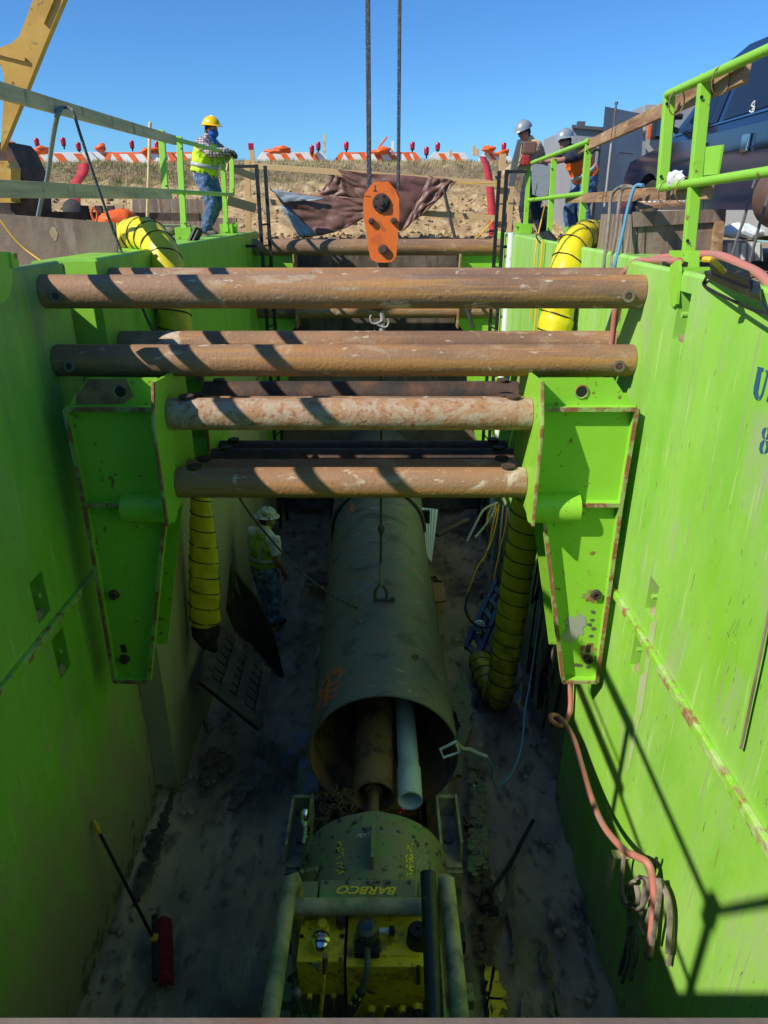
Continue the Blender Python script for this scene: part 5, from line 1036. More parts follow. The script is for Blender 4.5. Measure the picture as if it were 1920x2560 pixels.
# welded plate, base clamp of the near right frame
nf=fr[2]
q=MB(); q.prism([A(2,x,y,X=1.96) for x,y in ((1390,635),(1462,625),(1440,752),(1380,758))],(.012,0,0)); q.build('welded_plate','green',nf)
q=MB(); P_=[A('up',x,y,X=1.93) for x,y in ((140,-60),(430,-60),(425,160),(245,162),(140,160))]; q.prism(P_,(.02,0,0)); q.build('clamp_plate','green',nf)
q=MB(); P_=[A('up',x,y,X=1.69) for x,y in ((235,40),(245,160),(212,510),(185,545),(150,510),(140,240),(150,100),(215,50))]; q.prism(P_,(.018,0,0)); q.build('clamp_blade','green',nf)
q=MB(); P_=A('up',240,60,X=1.70); q.box((1.70,P_.y-.03,ZT+.02),(1.93,P_.y+.05,ZT+.035)); q.build('clamp_bridge','green',nf)
for z_ in (0,1):
    q=MB(); c=A('rt',1215,210,X=1.93) if z_ else A('rt',800,420,X=1.93); q.loft([c+Vector((math.cos(t)*.05,0.0,math.sin(t)*.075-.03)) for t in [2*math.pi*j/16 for j in range(16)]],.004,5,closed=True); T(q.build('tie_wire','auger',None,True),'rusty tie wire binding the top rail to the board, %s'%('right of the post' if z_ else 'left of the post'),'tie wire')
for z_ in (0,1):
    q=MB(); c=A('rt',865,1245,X=1.93) if z_ else A('rt',700,1270,X=1.93); q.loft([c+Vector((math.cos(t)*.05,0.0,math.sin(t)*.075-.03)) for t in [2*math.pi*j/16 for j in range(16)]],.004,5,closed=True); T(q.build('tie_wire','auger',None,True),'rusty tie wire binding the lower rail, %s'%('nearer the post' if z_ else 'nearer the board end'),'tie wire')
a=A('rt',-10,862,X=2.02); b=A('rt',1450,190,X=1.99); a2=A('w2',1230,640,X=2.31)
beam_o('guard_board','board_brown',a2,b,.04,.10,'upper brown board of the right guard rail joining the two green frames','guard board','brown boards of the right guard rail')
a=A('w2',1090,1315,X=2.31); b=A('rt',1110,1300,X=1.99)
beam_o('guard_board','board_brown',a,b,.04,.095,'lower brown board of the right guard rail with hoses slung over it','guard board','brown boards of the right guard rail')
q=MB(); q.box(tuple(A('up',95,130,Y=4.62)+Vector((0,0,-.0))),tuple(A('up',790,65,Y=4.62)+Vector((.1,.06,0.0))+Vector((0,0,.0))),.003); T(q.build('perforated_bar','black'),'black steel bar with holes across the top of the near right wall','bar')
# far-left clamp
q=MB(); P_=[A('lt',x,y,X=-2.2) for x,y in ((-60,1985),(60,1990),(75,2212),(50,2330),(10,2390),(-60,2390))]; q.prism(P_,(.02,0,0)); a=A('lt',70,2060,X=-2.2); q.box((a.x-.06,a.y-.03,a.z-.04),(a.x+.03,a.y+.05,a.z+.04)); T(q.build('rail_clamp','green'),'green rail clamp cut off by the left edge of the picture','clamp')

# ---- floodlights
def flood(cr,pts,th,lab,n=(0,0,1),stand=None):
    P_=pts; c=sum(P_,Vector())/len(P_); n=(P_[1]-P_[0]).cross(P_[3]-P_[0]).normalized()
    if n.dot(Vector((0,0,CZ))-c)<0: n=-n
    e=E('floodlight',tuple(c),lab,'floodlight','black site floodlights')
    q=MB(); q.prism(P_,n*th*.45); q.build('housing','black',e)
    q=MB(); In=[c+(p-c)*.72+n*th*.46 for p in P_]; q.prism(In,n*th*.55)
    for k in range(7): 
        a=In[0].lerp(In[1],(k+.5)/7); b_=In[3].lerp(In[2],(k+.5)/7); q.beam(a+n*th*.6,b_+n*th*.6,.004,.014,up=n)
    q.build('heat_sink','black',e)
    q=MB(); q.prism([c+(p-c)*.9-n*.002 for p in P_],-n*.004); q.build('lens','glass',e)
    q=MB(); q.loft(spl([P_[0],P_[0]-n*.03-Vector((0,0,.02)),P_[3]-n*.03-Vector((0,0,.02)),P_[3]],4),.008,6); q.build('bracket','black',e,True)
    return e
flood(0,[A('up',530,235,X=1.69),A('up',690,160,X=1.76),A('up',1120,350,X=1.70),A('up',1120,490,X=1.60)],.07,'black floodlight clamped on top of the near right wall')
flood(0,[A('w2',700,1800,Y=8.8),A('w2',760,1780,Y=8.95),A('w2',935,1960,Y=8.9),A('w2',880,2010,Y=8.7)],.07,'black floodlight on the far right wall near the jeans of the worker')
flood(0,[A('w1',150,1900,Y=8.9),A('w1',250,1690,Y=9.0),A('w1',345,1720,Y=9.15),A('w1',250,1910,Y=9.05)],.06,'black floodlight on the far left wall at the foot of the guard rail post')

# ---- black ladders at the far shield
def ladder(lab,xs,ytop,Y,zb,topbar):
    e=E('access_ladder',(A('s',xs[0],ytop,Y=Y).x,Y,zb),lab,'ladder','black access ladders')
    X_=[A('s',x,ytop,Y=Y).x for x in xs]; zt_=A('s',xs[0],ytop,Y=Y).z
    for x,dy in zip(X_,(0,.35)):
        q=MB(); q.box((x-.025,Y+dy-.025,zb),(x+.025,Y+dy+.025,zt_)); q.build('side_rail','black',e)
    z=zb+.2
    while z<5.3:
        q=MB(); q.loft([(X_[0],Y,z),(X_[1],Y+.35,z)],.013,8); q.build('rung','black',e,True); z+=.3
    for zz in (5.0,zt_-.025):
        a=A('s',topbar,ytop,Y=Y).x; q=MB(); q.box((min(a,X_[0]),Y+.0,zz-.02),(max(a,X_[0]),Y+.04,zz+.02)); q.build('hand_rail','black',e)
    for zz in (4.55,3.6,2.6):
        q=MB(); q.box((min(X_[0]-.12,X_[0]+.12),Y-.02,zz),(max(X_[0]-.12,X_[0]+.12),Y+.02,zz+.04)); q.box((X_[0]-.02,Y-.12,zz),(X_[0]+.02,Y+.1,zz+.03)); q.build('standoff','black',e)
    return e
ladder('black access ladder with hand rail right of the worker in the lime vest',(641,653),411,11.1,.3,585)
ladder('black access ladder with hand rail left of the two workers in grey hats',(1267,1258),424,10.9,.3,1320)
q=MB(); q.pipe((A('s',1272,600,Y=10.9).x,10.7,5.2),(A('s',1272,600,Y=10.9).x,10.7,.6),.05,.005,16); T(q.build('drain_pipe','white',None,True),'white plastic pipe standing beside the right black ladder','pipe')

# ---- fence and tarp in front of the bank
YF=13.15
fe=lambda x,y,Y=YF: A('fe',x,y,Y=Y)
beam_o('fence_rail','lumber',fe(-30,188),fe(1560,306),.04,.095,'upper pale lumber rail in front of the earth bank, the tarp hung on it','fence rail','lumber rails before the bank')
beam_o('fence_rail','lumber',fe(-60,405),fe(1545,520),.04,.095,'lower pale lumber rail in front of the earth bank, crossing the tarp','fence rail','lumber rails before the bank')
for x,yt,yb,w_,lab in ((-55,150,620,.10,'left lumber fence post between the worker and the black ladder'),(1552,112,690,.11,'tall right lumber fence post beside the red strap'),(1608,290,620,.09,'shorter lumber post right of the tall one, behind the ladder')):
    a=fe(x,yt,YF+.07); b=fe(x-20 if x>0 else x+8,yb,YF+.07); beam_o('fence_post','lumber',b,a,w_,.045,lab,'fence post','lumber fence posts',up=(0,1,0))
beam_o('fence_brace','lumber',fe(1605,610,YF+.1),fe(1680,510,YF+.1),.08,.04,'diagonal lumber brace at the foot of the right fence posts','brace')
beam_o('fence_board','lumber',A('w1',700,870,Y=12.7),A('w1',1090,1010,Y=13.0),.04,.11,'upper lumber board behind the lime vest worker','board','boards behind the lime vest worker')
beam_o('fence_board','lumber',A('w1',705,1330,Y=12.7),A('w1',1100,1440,Y=13.0),.04,.15,'lower lumber board behind the lime vest worker','board','boards behind the lime vest worker')
beam_o('survey_stake','lumber',A('w1',1080,900,Y=14.5),A('w1',1040,620,Y=14.5),.09,.03,'lumber stake with a red painted top on the bank beside the ladder','stake',up=(0,1,0))
q=MB(); c=A('w1',1038,592,Y=14.5); q.beam(c-Vector((0,0,.05)),c+Vector((0,0,.06)),.095,.035,up=(0,1,0)); T(q.build('stake_cap','redlens'),'red cap on top of the lumber stake','cap')
def cloth(name,m,C4,nu,nv,amp,lab,cat,Y0=YF-.06,seed=0,sag=0):
    q=MB(); P_=[fe(x,y,Y0+(0 if len(c)<3 else c[2])) for c in C4 for x,y in [c[:2]]]; g=[]
    for i in range(nu+1):
        row=[]
        for k in range(nv+1):
            u=i/nu; v=k/nv; p=P_[0].lerp(P_[1],u).lerp(P_[3].lerp(P_[2],u),v)
            n1=noise.noise((u*2.2+seed,v*1.6,seed)); n2=noise.noise((u*3+v*2,v*3+seed,seed)); n3=abs(noise.noise(((u*2.2-v*3.5),(u*3.0+v*1.2)+seed,seed*2)))
            p=p+Vector((n2*amp*.35,-(abs(n1)*amp*.7+n3*amp*.9),n1*amp*.4-sag*math.sin(u*math.pi)*(.3+v)))
            row.append(q.bm.verts.new(p))
        g.append(row)
    for i in range(nu):
        for k in range(nv): q.bm.faces.new((g[i][k],g[i+1][k],g[i+1][k+1],g[i][k+1]))
    o=q.build(name,m,None,True,ang=3); s_=o.modifiers.new('s','SOLIDIFY'); s_.thickness=.006; return T(o,lab,cat,'pieces of brown tarpaulin on the fence')
cloth('tarpaulin','tarp',[(505,208),(1250,285),(905,600),(640,370)],60,36,.09,'large brown tarpaulin piece draped from the upper rail behind the orange block','tarpaulin',seed=2)
cloth('tarpaulin','tarp',[(1090,245),(1262,290),(1110,440),(910,610)],30,30,.09,'shiny creased right edge of the brown tarpaulin','tarpaulin',YF-.16,seed=5)
cloth('tarpaulin','tarp',[(110,345),(690,392),(690,512),(285,632)],50,24,.08,'lower sagging brown tarpaulin piece under the lower rail','tarpaulin',YF-.12,seed=9,sag=.06)
cloth('tarpaulin','tarp_back',[(92,332),(430,392),(400,402),(170,420)],30,8,.05,'silver underside of the lower tarpaulin folded over at its left corner','tarpaulin',YF-.20,seed=12)
cloth('tarpaulin','tarp_back',[(150,440),(200,450),(390,625),(275,632)],24,8,.05,'silver strip hanging down at the left of the lower tarpaulin','tarpaulin',YF-.26,seed=15)
cloth('tarpaulin','tarp',[(468,240),(560,255),(680,395),(395,385)],24,14,.12,'dark shaded fold of the brown tarpaulin under the upper rail','tarpaulin',YF+.02,seed=21)
q=MB(); q.loft(spl([fe(1180,335,12.9),fe(1225,540,12.6),fe(1262,700,12.2),A('s',1155,715,Y=11.4),A('s',1158,742,Y=11.2),A('s',1183,820,Y=11.0)],5),.028,8); T(q.build('black_hose','rubber',None,True),'black hose running from the tarpaulin down into the pit','hose')
q=MB(); q.loft(spl([fe(1490,530,13.0),fe(1430,600,12.9),fe(1350,668,12.8)],4),.012,6); q.loft(spl([fe(1250,275,13.0),fe(1280,290,13.0),fe(1340,300,13.0),fe(1545,290,13.0)],4),.008,6); T(q.build('yellow_tie','yellowcord',None,True),'thin yellow cord tied along the upper rail and down the right post','cord')
q=MB(); q.loft(spl([fe(85,290,13.0),fe(92,335,13.0),fe(150,375,13.0),fe(180,400,13.0)],4),.01,6); T(q.build('green_tie','hivis_dim',None,True),'pale green tie at the left corner of the tarpaulin','tie')
def ribbon(name,pts,w_,m,lab,cat):
    q=MB(); P_=spl(pts,6); n=len(P_); L_=[];R_=[]
    for i,p in enumerate(P_):
        d=(P_[min(i+1,n-1)]-P_[max(i-1,0)]).normalized(); s_=d.cross(Vector((0,-1,.3))).normalized()*w_/2; L_.append(q.bm.verts.new(p-s_)); R_.append(q.bm.verts.new(p+s_))
    for i in range(n-1): q.bm.faces.new((L_[i],L_[i+1],R_[i+1],R_[i]))
    o=q.build(name,m,None,True,ang=3); s_=o.modifiers.new('s','SOLIDIFY'); s_.thickness=.02; return T(o,lab,cat)
ribbon('flat_hose',[fe(1425,128,17.4),fe(1448,180,16.3),fe(1468,290,15.0),fe(1480,430,14.2),fe(1488,560,13.8),fe(1500,680,13.3)],.15,'red','flat red hose laid down the bank at the right end of the fence','flat hose')
ribbon('flat_hose',[A('lt',665,1295,Y=14.8),A('lt',650,1380,Y=14.5),A('lt',600,1460,Y=14.0),A('lt',592,1640,Y=13.2)],.22,'red','short flat red hose on the bank behind the left wooden rails','flat hose')
q=MB(); c=A('lt',585,1662,Y=13.1); q.lathe([(-.1,.10),(0,.16),(.1,.16),(.14,.08)],c,(0,-.8,.4),16); T(q.build('hose_end','rubber',None,True),'black coupling at the lower end of the left red hose','coupling')

# ---- bank dressing: clods, grass
rnd=random.Random(21); q=MB()
for k in range(1900):
    x=rnd.uniform(-9.5,7); y=rnd.uniform(13.35,16.4); r=rnd.uniform(.012,.045)*(1.7 if k%14==0 else 1)*(1.3 if y<14.2 else .8)
    q.ell((x,y,terr(x,y)+r*.3),(r*1.25,r,r*.8),Matrix.Rotation(rnd.random()*6,3,'Z') @ Matrix.Rotation(rnd.random()*2,3,'X'),seg=6,rings=4)
for v in q.bm.verts: v.co+=Vector((noise.noise(v.co*14),noise.noise(v.co*14+Vector((3,3,3))),noise.noise(v.co*14+Vector((7,3,1)))))*.03
T(q.build('soil_clods','soil'),kind='stuff')
q=MB()
def blade(x,y,h,w_,lean):
    z=terr(x,y)-.02; a=rnd.random()*6.28; dx=math.cos(a)*w_; dy=math.sin(a)*w_; lx=math.cos(a+1.5+rnd.random())*lean; ly=math.sin(a+1.5)*lean
    q.face([(x-dx,y-dy,z),(x+dx,y+dy,z),(x+lx,y+ly,z+h)])
for k in range(26000):
    x=rnd.uniform(-13,11); y=17.15+rnd.random()**.8*1.9; blade(x,y,rnd.uniform(.04,.12),rnd.uniform(.005,.010),rnd.uniform(.02,.08))
for k in range(2600):
    x=rnd.uniform(-9,8); y=rnd.uniform(14.8,17.2); 
    if noise.noise((x*.9,y*1.2,5))<.05: continue
    blade(x,y,rnd.uniform(.05,.16),rnd.uniform(.006,.012),rnd.uniform(.05,.14))
T(q.build('bank_grass','grass'),kind='stuff')
q=MB()
def blade2(x,y): 
    global q
for k in range(5000):
    x=rnd.gauss(-5.2,2.2); y=rnd.uniform(16.6,18.2); blade(x,y,rnd.uniform(.05,.14),rnd.uniform(.005,.010),rnd.uniform(.02,.08))
M['grass_g']=mat('greener_grass',(.17,.19,.05),.9)
T(q.build('green_grass','grass_g'),kind='stuff')

# ---- barricades on the crest
def make_barricade(w_,orange_frame,x,y,Y,rz,lab):
    p=A('s',x,y,Y=Y); z0=A('s',x,373,Y=Y).z-.40; C0=Vector((p.x,Y,z0-.01)); e=E('road_barricade',tuple(C0),lab,'barricade','orange and white barricades along the crest of the bank')
    Rz=Matrix.Rotation(rz,3,'Z'); K=lambda a,b_,c: C0+Rz@Vector((a,b_,c)); h=w_/2; D=Rz@Vector((0,.16,0))
    q=MB(); q.prism([K(-h,-.09,0),K(h,-.09,0),K(h,-.09,.20),K(h-.13,-.09,.34),K(-h+.13,-.09,.34),K(-h,-.09,.20)],D); q.build('body','orange' if orange_frame else 'white',e)
    n=max(2,int(w_/.42)); st=(w_-.30)/n
    if orange_frame:
        q=MB(); q.prism([K(-h+.12,-.095,.08),K(h-.12,-.095,.08),K(h-.2,-.095,.30),K(-h+.2,-.095,.30)],D*.02); q.build('white_panel','white',e)
    for k in range(n):
        a=-h+.17+k*st+.10; q=MB(); q.prism([K(a+.10,-.10,.10),K(a+.10+st*.42,-.10,.10),K(a-.05+st*.42,-.10,.31),K(a-.05,-.10,.31)],D*.02); q.build('orange_stripe','orange',e)
    return e
for a_ in [(1.15,0,72,378,19.3,.05,'first barricade on the crest from the left, with an orange sandbag at its right'),(1.25,0,178,382,18.95,.08,'second barricade from the left on the crest, behind the hanging ropes'),(2.0,0,250,373,20.4,.0,'white barricade standing a little behind the second one from the left'),(1.8,1,352,383,19.0,-.06,'barricade on the crest left of the pale wooden pole'),(1.2,1,480,379,19.8,.0,'barricade on the crest hidden behind the lime vest worker'),(1.75,0,730,378,19.4,.02,'barricade on the crest between the stake and the crane ropes'),(2.1,1,945,378,19.1,-.03,'orange framed barricade seen through the crane ropes'),(1.0,0,1122,380,19.3,.05,'barricade right of the crane ropes with small stakes before it'),(.8,0,1238,379,19.5,0,'last barricade on the right, with an orange sandbag, beside the tan worker')]: make_barricade(*a_)
def make_lamp():
    e=E('warning_lamp',(0,0,0),'x','lamp','red warning lamps on the barricades')
    q=MB(); q.lathe([(0,.035),(.02,.058),(.09,.062),(.15,.058),(.17,.04),(.175,0)],(0,0,.02),(0,0,1),18); q.build('lens','redlens',e,True)
    q=MB(); q.lathe([(-.06,.02),(0,.02),(.01,.05),(.025,.05)],(0,0,0),(0,0,1),14); q.build('base','black',e,True)
    return e
lm=make_lamp()
lp=[(94,352,19.3,'lamp nearest the yellow boom'),(160,351,19.0,'lamp between the two hanging ropes, taller'),(198,363,18.9,'low lamp just left of the dark rope'),(331,357,20.3,'lamp left of the pale wooden pole'),(394,361,19.0,'lamp just left of the first green post'),(780,370,19.2,'lower lamp left of the grey post on the crest'),(796,361,19.6,'upper lamp left of the grey post on the crest'),(866,361,19.2,'lamp directly left of the crane ropes'),(1031,361,19.5,'lamp directly right of the crane ropes'),(1066,374,18.8,'low lamp standing in the grass right of the crane ropes'),(1094,363,19.3,'lamp right of the low one in the grass'),(1259,363,19.5,'lamp beside the tan worker')]
for i,(x,y,Y,lab) in enumerate(lp):
    o=lm if i==0 else copytree(lm); p=A('s',x,y+15,Y=Y); o.location=(p.x,Y,p.z); o['label']='red warning '+lab
def sandbag(x,y,w_,Y,lab,seed):
    p=A('s',x,y,Y=Y); q=MB(); q.ell((p.x,Y,p.z),(w_/2.3,.14,.06),seg=18,rings=12); q.ell((p.x+w_*.18,Y-.04,p.z+.045),(w_/3.8,.11,.05),seg=14,rings=8)
    for v in q.bm.verts: v.co+=Vector((noise.noise(v.co*6+Vector((seed,0,0))),noise.noise(v.co*6+Vector((0,seed,0))),noise.noise(v.co*7+Vector((0,0,seed)))))*.06
    T(q.build('sandbag','orange',None,True,ang=3),lab,'sandbag','orange sandbags on the barricades')
sandbag(97,378,.58,18.95,'orange sandbag nearest the yellow boom',1); sandbag(250,371,.38,20.2,'small orange sandbag left of the wooden pole',2); sandbag(378,377,.6,18.9,'orange sandbag just right of the wooden pole',3); sandbag(692,378,.8,19.0,'long flat orange sandbag right of the red capped stake',4); sandbag(952,379,.6,18.9,'orange sandbag between the two crane ropes',5); sandbag(1220,374,.42,19.3,'orange sandbag left of the red flat hose',6); sandbag(1254,384,.42,18.7,'orange sandbag lying at the right end beside the tan worker',7); sandbag(28,366,.3,19.2,'orange bag at the left by the boom',8)
q=MB(); a=A('s',945,372,Y=18.9); q.beam(a,a+Vector((.22,0,.26)),.1,.04,bev=.01); T(q.build('bag_tail','orange'),'upright orange tail of a bag between the crane ropes','bag')
for x,y0,y1,m_,lab in ((811,335,385,'lumber_old','grey wooden post on the crest left of the crane ropes'),(982,353,388,'white','white stake on the crest right of the left crane rope'),(1185,364,390,'lumber','thicker pale stake on the crest near the right end'),(1194,372,390,'lumber','thin short stake beside the thicker pale one'),(1127,374,392,'lumber','small stake in front of the barricade right of the ropes')):
    beam_o('marker_stake',m_,A('s',x,y1,Y=18.9),A('s',x,y0,Y=18.9),.07,.04,lab,'stake',up=(0,1,0))

# ---- left background: excavator boom, plate, beams, timber
YB=9.4
ex=E('excavator',tuple(A('lt',60,1690,Y=YB)),'yellow excavator boom and dark bucket at the left edge of the picture','excavator')
q=MB(); q.prism([A('lt',x,y,Y=YB) for x,y in ((500,0),(620,-290),(380,-290),(260,0),(200,160),(150,285),(90,340),(0,375),(-120,390),(-120,520),(0,500),(28,590),(35,700),(20,900),(5,1190),(40,1120),(190,755),(340,380))],(0,.10,0)); q.build('boom','boom',ex)
q=MB(); q.prism([A('lt',x,y,Y=YB-.03) for x,y in ((255,20),(330,-180),(470,-180),(420,10),(345,190),(300,110))],(0,.03,0)); q.build('stiffener','boom',ex)
q=MB(); q.beam(A('lt',-80,400,Y=YB-.02),A('lt',200,470,Y=YB-.02),.04,.03,up=(0,-1,0)); q.build('weld_strip','boom',ex)
q=MB(); q.prism([A('lt',x,y,Y=YB+.2) for x,y in ((35,1115),(90,1180),(160,1330),(210,1490),(220,1710),(-120,1710),(-120,1150))],(0,.7,0)); q.build('bucket','rust_dark',ex)
q=MB(); q.prism([A('lt',x,y,Y=YB-.1) for x,y in ((-80,1270),(60,1270),(85,1330),(85,1590),(115,1600),(-80,1600))],(0,.25,0)); q.build('step_box','boom',ex)
q=MB(); q.beam(A('lt',-80,1515,Y=YB-.11),A('lt',112,1515,Y=YB-.11),.02,.02,up=(0,-1,0)); q.beam(A('lt',-80,1480,Y=YB-.11),A('lt',105,1495,Y=YB-.11),.03,.015,up=(0,-1,0)); q.build('step','boom',ex)
YP=6.35
pl_=E('road_plate',tuple(A('lt',400,2100,Y=YP)),'brown steel plate with a small hole standing behind the near left wall','steel plate')
q=MB(); pts=[A('lt',x,y,Y=YP) for x,y in ((-500,1650),(0,1690),(300,1712),(600,1735),(905,1760),(925,1960),(935,2110),(-500,2110))]; q.prism(pts,(0,.03,0)); q.build('plate','plate',pl_)
c=A('lt',425,1845,Y=YP-.003); q=MB(); rnd=random.Random(2); q.face([c+Vector((math.cos(t)*.032*(.85+.3*rnd.random()),0,math.sin(t)*.055*(.85+.3*rnd.random()))) for t in [2*math.pi*k/16 for k in range(16)]]); q.build('cut_hole','ground',pl_)
q=MB(); a=A('lt',150,1700,Y=10.2); b_=A('s',500,543,Y=10.2); q.beam(a,b_,.12,.10); T(q.build('steel_beam','rust_dark'),'dark brown steel beam lying behind the left wall','beam')
for k,x in enumerate((675,785,880)):
    a=A('lt',x,1668,Y=10.15); q=MB(); q.box((a.x-.045,a.y-.03,a.z-.08),(a.x+.045,a.y+.03,a.z+.07),.005); T(q.build('beam_lug','rust_dark'),('first','second','third')[k]+' small brown lug from the left on the dark steel beam','lug','lugs on the dark steel beam')
q=MB(); a=A('lt',747,1700,Y=10.0); q.loft(spl([a+Vector((0,0,.1)),a+Vector((-.04,0,.02)),a+Vector((0,0,-.08)),a+Vector((.04,0,.02)),a+Vector((0,0,.1))],4),.016,8); T(q.build('orange_hook','orange',None,True),'small orange hook hanging on the dark steel beam','hook')
q=MB(); a=A('lt',665,1700,Y=10.0)
for k in range(4): q.loft([a+Vector((math.cos(t)*.02,math.sin(t)*.02*(k%2),math.sin(t)*.03-k*.045)) for t in [2*math.pi*j/10 for j in range(10)]],.008,5,closed=True)
T(q.build('lug_chain','rust_dark',None,True),'short chain hanging from the first lug','chain')
prism_px('timber_mat','wood_grey','lt',[(1045,1572),(1560,1572),(1700,1600),(1700,1760),(1045,1760)],12.98,.1,None,'pinkish brown timber mat lying before the bank at the left','timber mat')
prism_px('timber_mat','wood_grey','s',[(330,545),(590,545),(590,600),(330,600)],12.85,.1,None,'second timber mat below the first, behind the lime vest worker','timber mat')
q=MB(); q.loft([A('lt',1162,1800,Y=8.6),A('lt',1186,975,Y=8.6)],.019,10,dome=2); T(q.build('wooden_pole','lumber_old',None,True),'thin pale wooden pole standing upright behind the left rails','pole')
q=MB(); c=A('lt',930,1745,Y=7.6); q.ell(c,(.21,.16,.10),seg=20,rings=12); q.ell(c+Vector((.10,0,-.03)),(.14,.17,.05)); q.ell(c+Vector((-.14,0,-.03)),(.09,.1,.05))
for v in q.bm.verts: v.co+=Vector((noise.noise(v.co*7),noise.noise(v.co*7+Vector((2,0,0))),noise.noise(v.co*8+Vector((0,5,0)))))*.05
T(q.build('orange_sack','orange',None,True,ang=3),'crumpled orange sack on the ground behind the left yellow duct','sack')
q=MB(); c=A('lt',975,1800,Y=7.7); q.lathe([(-.1,.19),(0,.21),(.05,.21),(.08,.15)],c,(.3,-.2,.9),24); T(q.build('blower_ring','grey_box',None,True),'grey blower ring under the orange sack','blower')
q=MB(); c=A('w1',-60,1640,Y=9.8); q.box((c.x-.2,c.y-.15,5.02),(c.x+.25,c.y+.15,5.20),.03); q.ell((c.x-.05,c.y-.05,5.24),(.14,.12,.07)); q.loft([(c.x-.22,c.y-.1,5.32),(c.x+.26,c.y-.1,5.32)],.012,8); q.loft([(c.x+.26,c.y-.1,5.32),(c.x+.26,c.y-.1,5.1)],.012,8); T(q.build('small_generator','green_dark',None,True),'small dark green machine on the ground left of the worker in lime','generator')

# ---- right background
def boxpx(name,m,cr,pts,Y,th,parent=None,lab=None,cat=None): return prism_px(name,m,cr,pts,Y,th,parent,lab,cat)
ct=E('storage_container',tuple(A('s',1520,600,Y=12)),'grey steel storage container with its door swung open behind the workers','container')
q=MB(); P_=[A(2,815,548,Y=13.8),A(2,1130,575,Y=13.8),A(2,1130,1025,Y=13.8),A(2,800,1020,Y=13.8)]; q.prism(P_,(0,2.4,0)); q.build('body','grey_box',ct)
q=MB(); a=A(2,812,546,Y=13.76); b_=A(2,1130,572,Y=13.76); q.beam(a,b_,.06,.05); q.build('roof_rail','steel',ct)
for k in range(4):
    q=MB(); a=A(2,848+k*26,600,Y=13.78); q.box((a.x-.02,a.y-.03,5.1),(a.x+.02,a.y,a.z)); q.build('corrugation','grey_box',ct)
q=MB(); P_=[A(2,955,460,Y=12.7),A(2,1118,492,Y=13.5),A(2,1095,1040,Y=13.5),A(2,900,1035,Y=12.7)]; q.prism(P_,(.03,.05,0)); dd=q.build('door','grey_box',ct)
for xa,xb in ((1000,955),):
    q=MB(); q.loft([A(2,xa+2,455,Y=12.78),A(2,xb-10,1010,Y=12.78)],.018,8); q.lathe([(0,.03),(.04,.03)],A(2,1003,452,Y=12.78),(0,0,1),8); q.build('lock_rod','steel',dd,True)
q=MB(); q.loft([A(2,982,620,Y=12.6),A(2,945,960,Y=12.6)],.02,8); q.build('lock_rod','beige',dd,True)
for y in (660,):
    q=MB(); q.beam(A(2,1010,y,Y=12.82),A(2,1075,y+5,Y=13.05),.02,.02); q.build('door_seam','steel',dd)
q=MB(); q.box(tuple(A(2,848,548,Y=12)+Vector((-.05,0,0))),tuple(A(2,855,540,Y=12)+Vector((.05,.05,.05)))); q.build('roof_fitting','steel',ct)
hc=E('coiled_hoses',tuple(A(2,900,980,Y=10.9)),'black and grey hoses coiled on hooks beside the open container door','coiled hose')
rnd=random.Random(8)
for k in range(11):
    c=A(2,912+rnd.uniform(-6,6),735+rnd.uniform(-12,12),Y=13.1-k*.02) if k<5 else A(2,888+rnd.uniform(-10,10),905+rnd.uniform(-14,14),Y=13.1-k*.02)
    rx,rz=(.17,.33+rnd.uniform(0,.14)) if k<5 else (.24,.24+rnd.uniform(0,.14)); q=MB(); q.loft([c+Vector((math.cos(t)*rx,0,math.sin(t)*rz)) for t in [2*math.pi*j/24 for j in range(24)]],.018,6,closed=True); q.build('hose_turn','rubber' if k%3 else 'steel',hc,True)
gb=E('grey_enclosure',tuple(A(2,1250,1000,Y=11.6)),'grey machine enclosure with an orange marker light behind the truck mirror','enclosure')
q=MB(); q.prism([A(2,1128,455,Y=14.4),A(2,1345,455,Y=14.4),A(2,1345,870,Y=14.4),A(2,1110,870,Y=14.4)],(0,1.4,0)); q.build('body','grey_box',gb)
q=MB(); q.prism([A(2,1128,452,Y=14.3),A(2,1180,452,Y=14.3),A(2,1165,850,Y=14.3),A(2,1118,850,Y=14.3)],(0,.08,0)); q.build('corner_post','beige',gb)
q=MB(); q.box(tuple(A(2,1138,600,Y=14.2)),tuple(A(2,1158,540,Y=14.2)+Vector((0,.05,0)))); q.build('marker_light','orange',gb)
# pickup truck: faces +Y, left side towards us
XT=3.28; TX=5.2
def yp(cr,x,y,X=XT): return A(cr,x,y,X=X)
tr=E('pickup_truck',((XT+TX)/2,7.5,5.0),'dark blue crew cab pickup truck parked behind the near right guard rail','pickup truck')
prof=[(4.3,5.50),(4.3,6.12),(5.95,6.14),(6.0,6.20),(6.15,6.72),(6.35,6.93),(7.8,6.95),(8.15,6.86),(8.95,6.24),(9.1,6.20),(10.25,6.08),(10.42,5.9),(10.45,5.45),(10.1,5.45)]
arch=lambda yc,r: [(yc+math.cos(t)*r,5.42+math.sin(t)*r) for t in [math.pi*k/10 for k in range(11)]]
prof+=arch(9.45,.50)+[(8.9,5.45),(6.0,5.45)]+arch(5.35,.5)+[(4.8,5.5)]
q=MB(); q.prism([(XT,y,z) for y,z in prof],(TX-XT,0,0)); 
for v in q.bm.verts:
    if v.co.z>6.2: v.co.x+= (.20 if v.co.x<4 else -.20)*(v.co.z-6.2)/.7
b_=q.build('body','navy',tr)
def side(pts,m,name,par,off=.006,th=.01):
    q=MB(); out=[]
    for y,z in pts: out.append((XT-off+(.20*(z-6.2)/.7 if z>6.2 else 0),y,z))
    q.prism(out,(-th*.3,0,0)); return q.build(name,m,par)
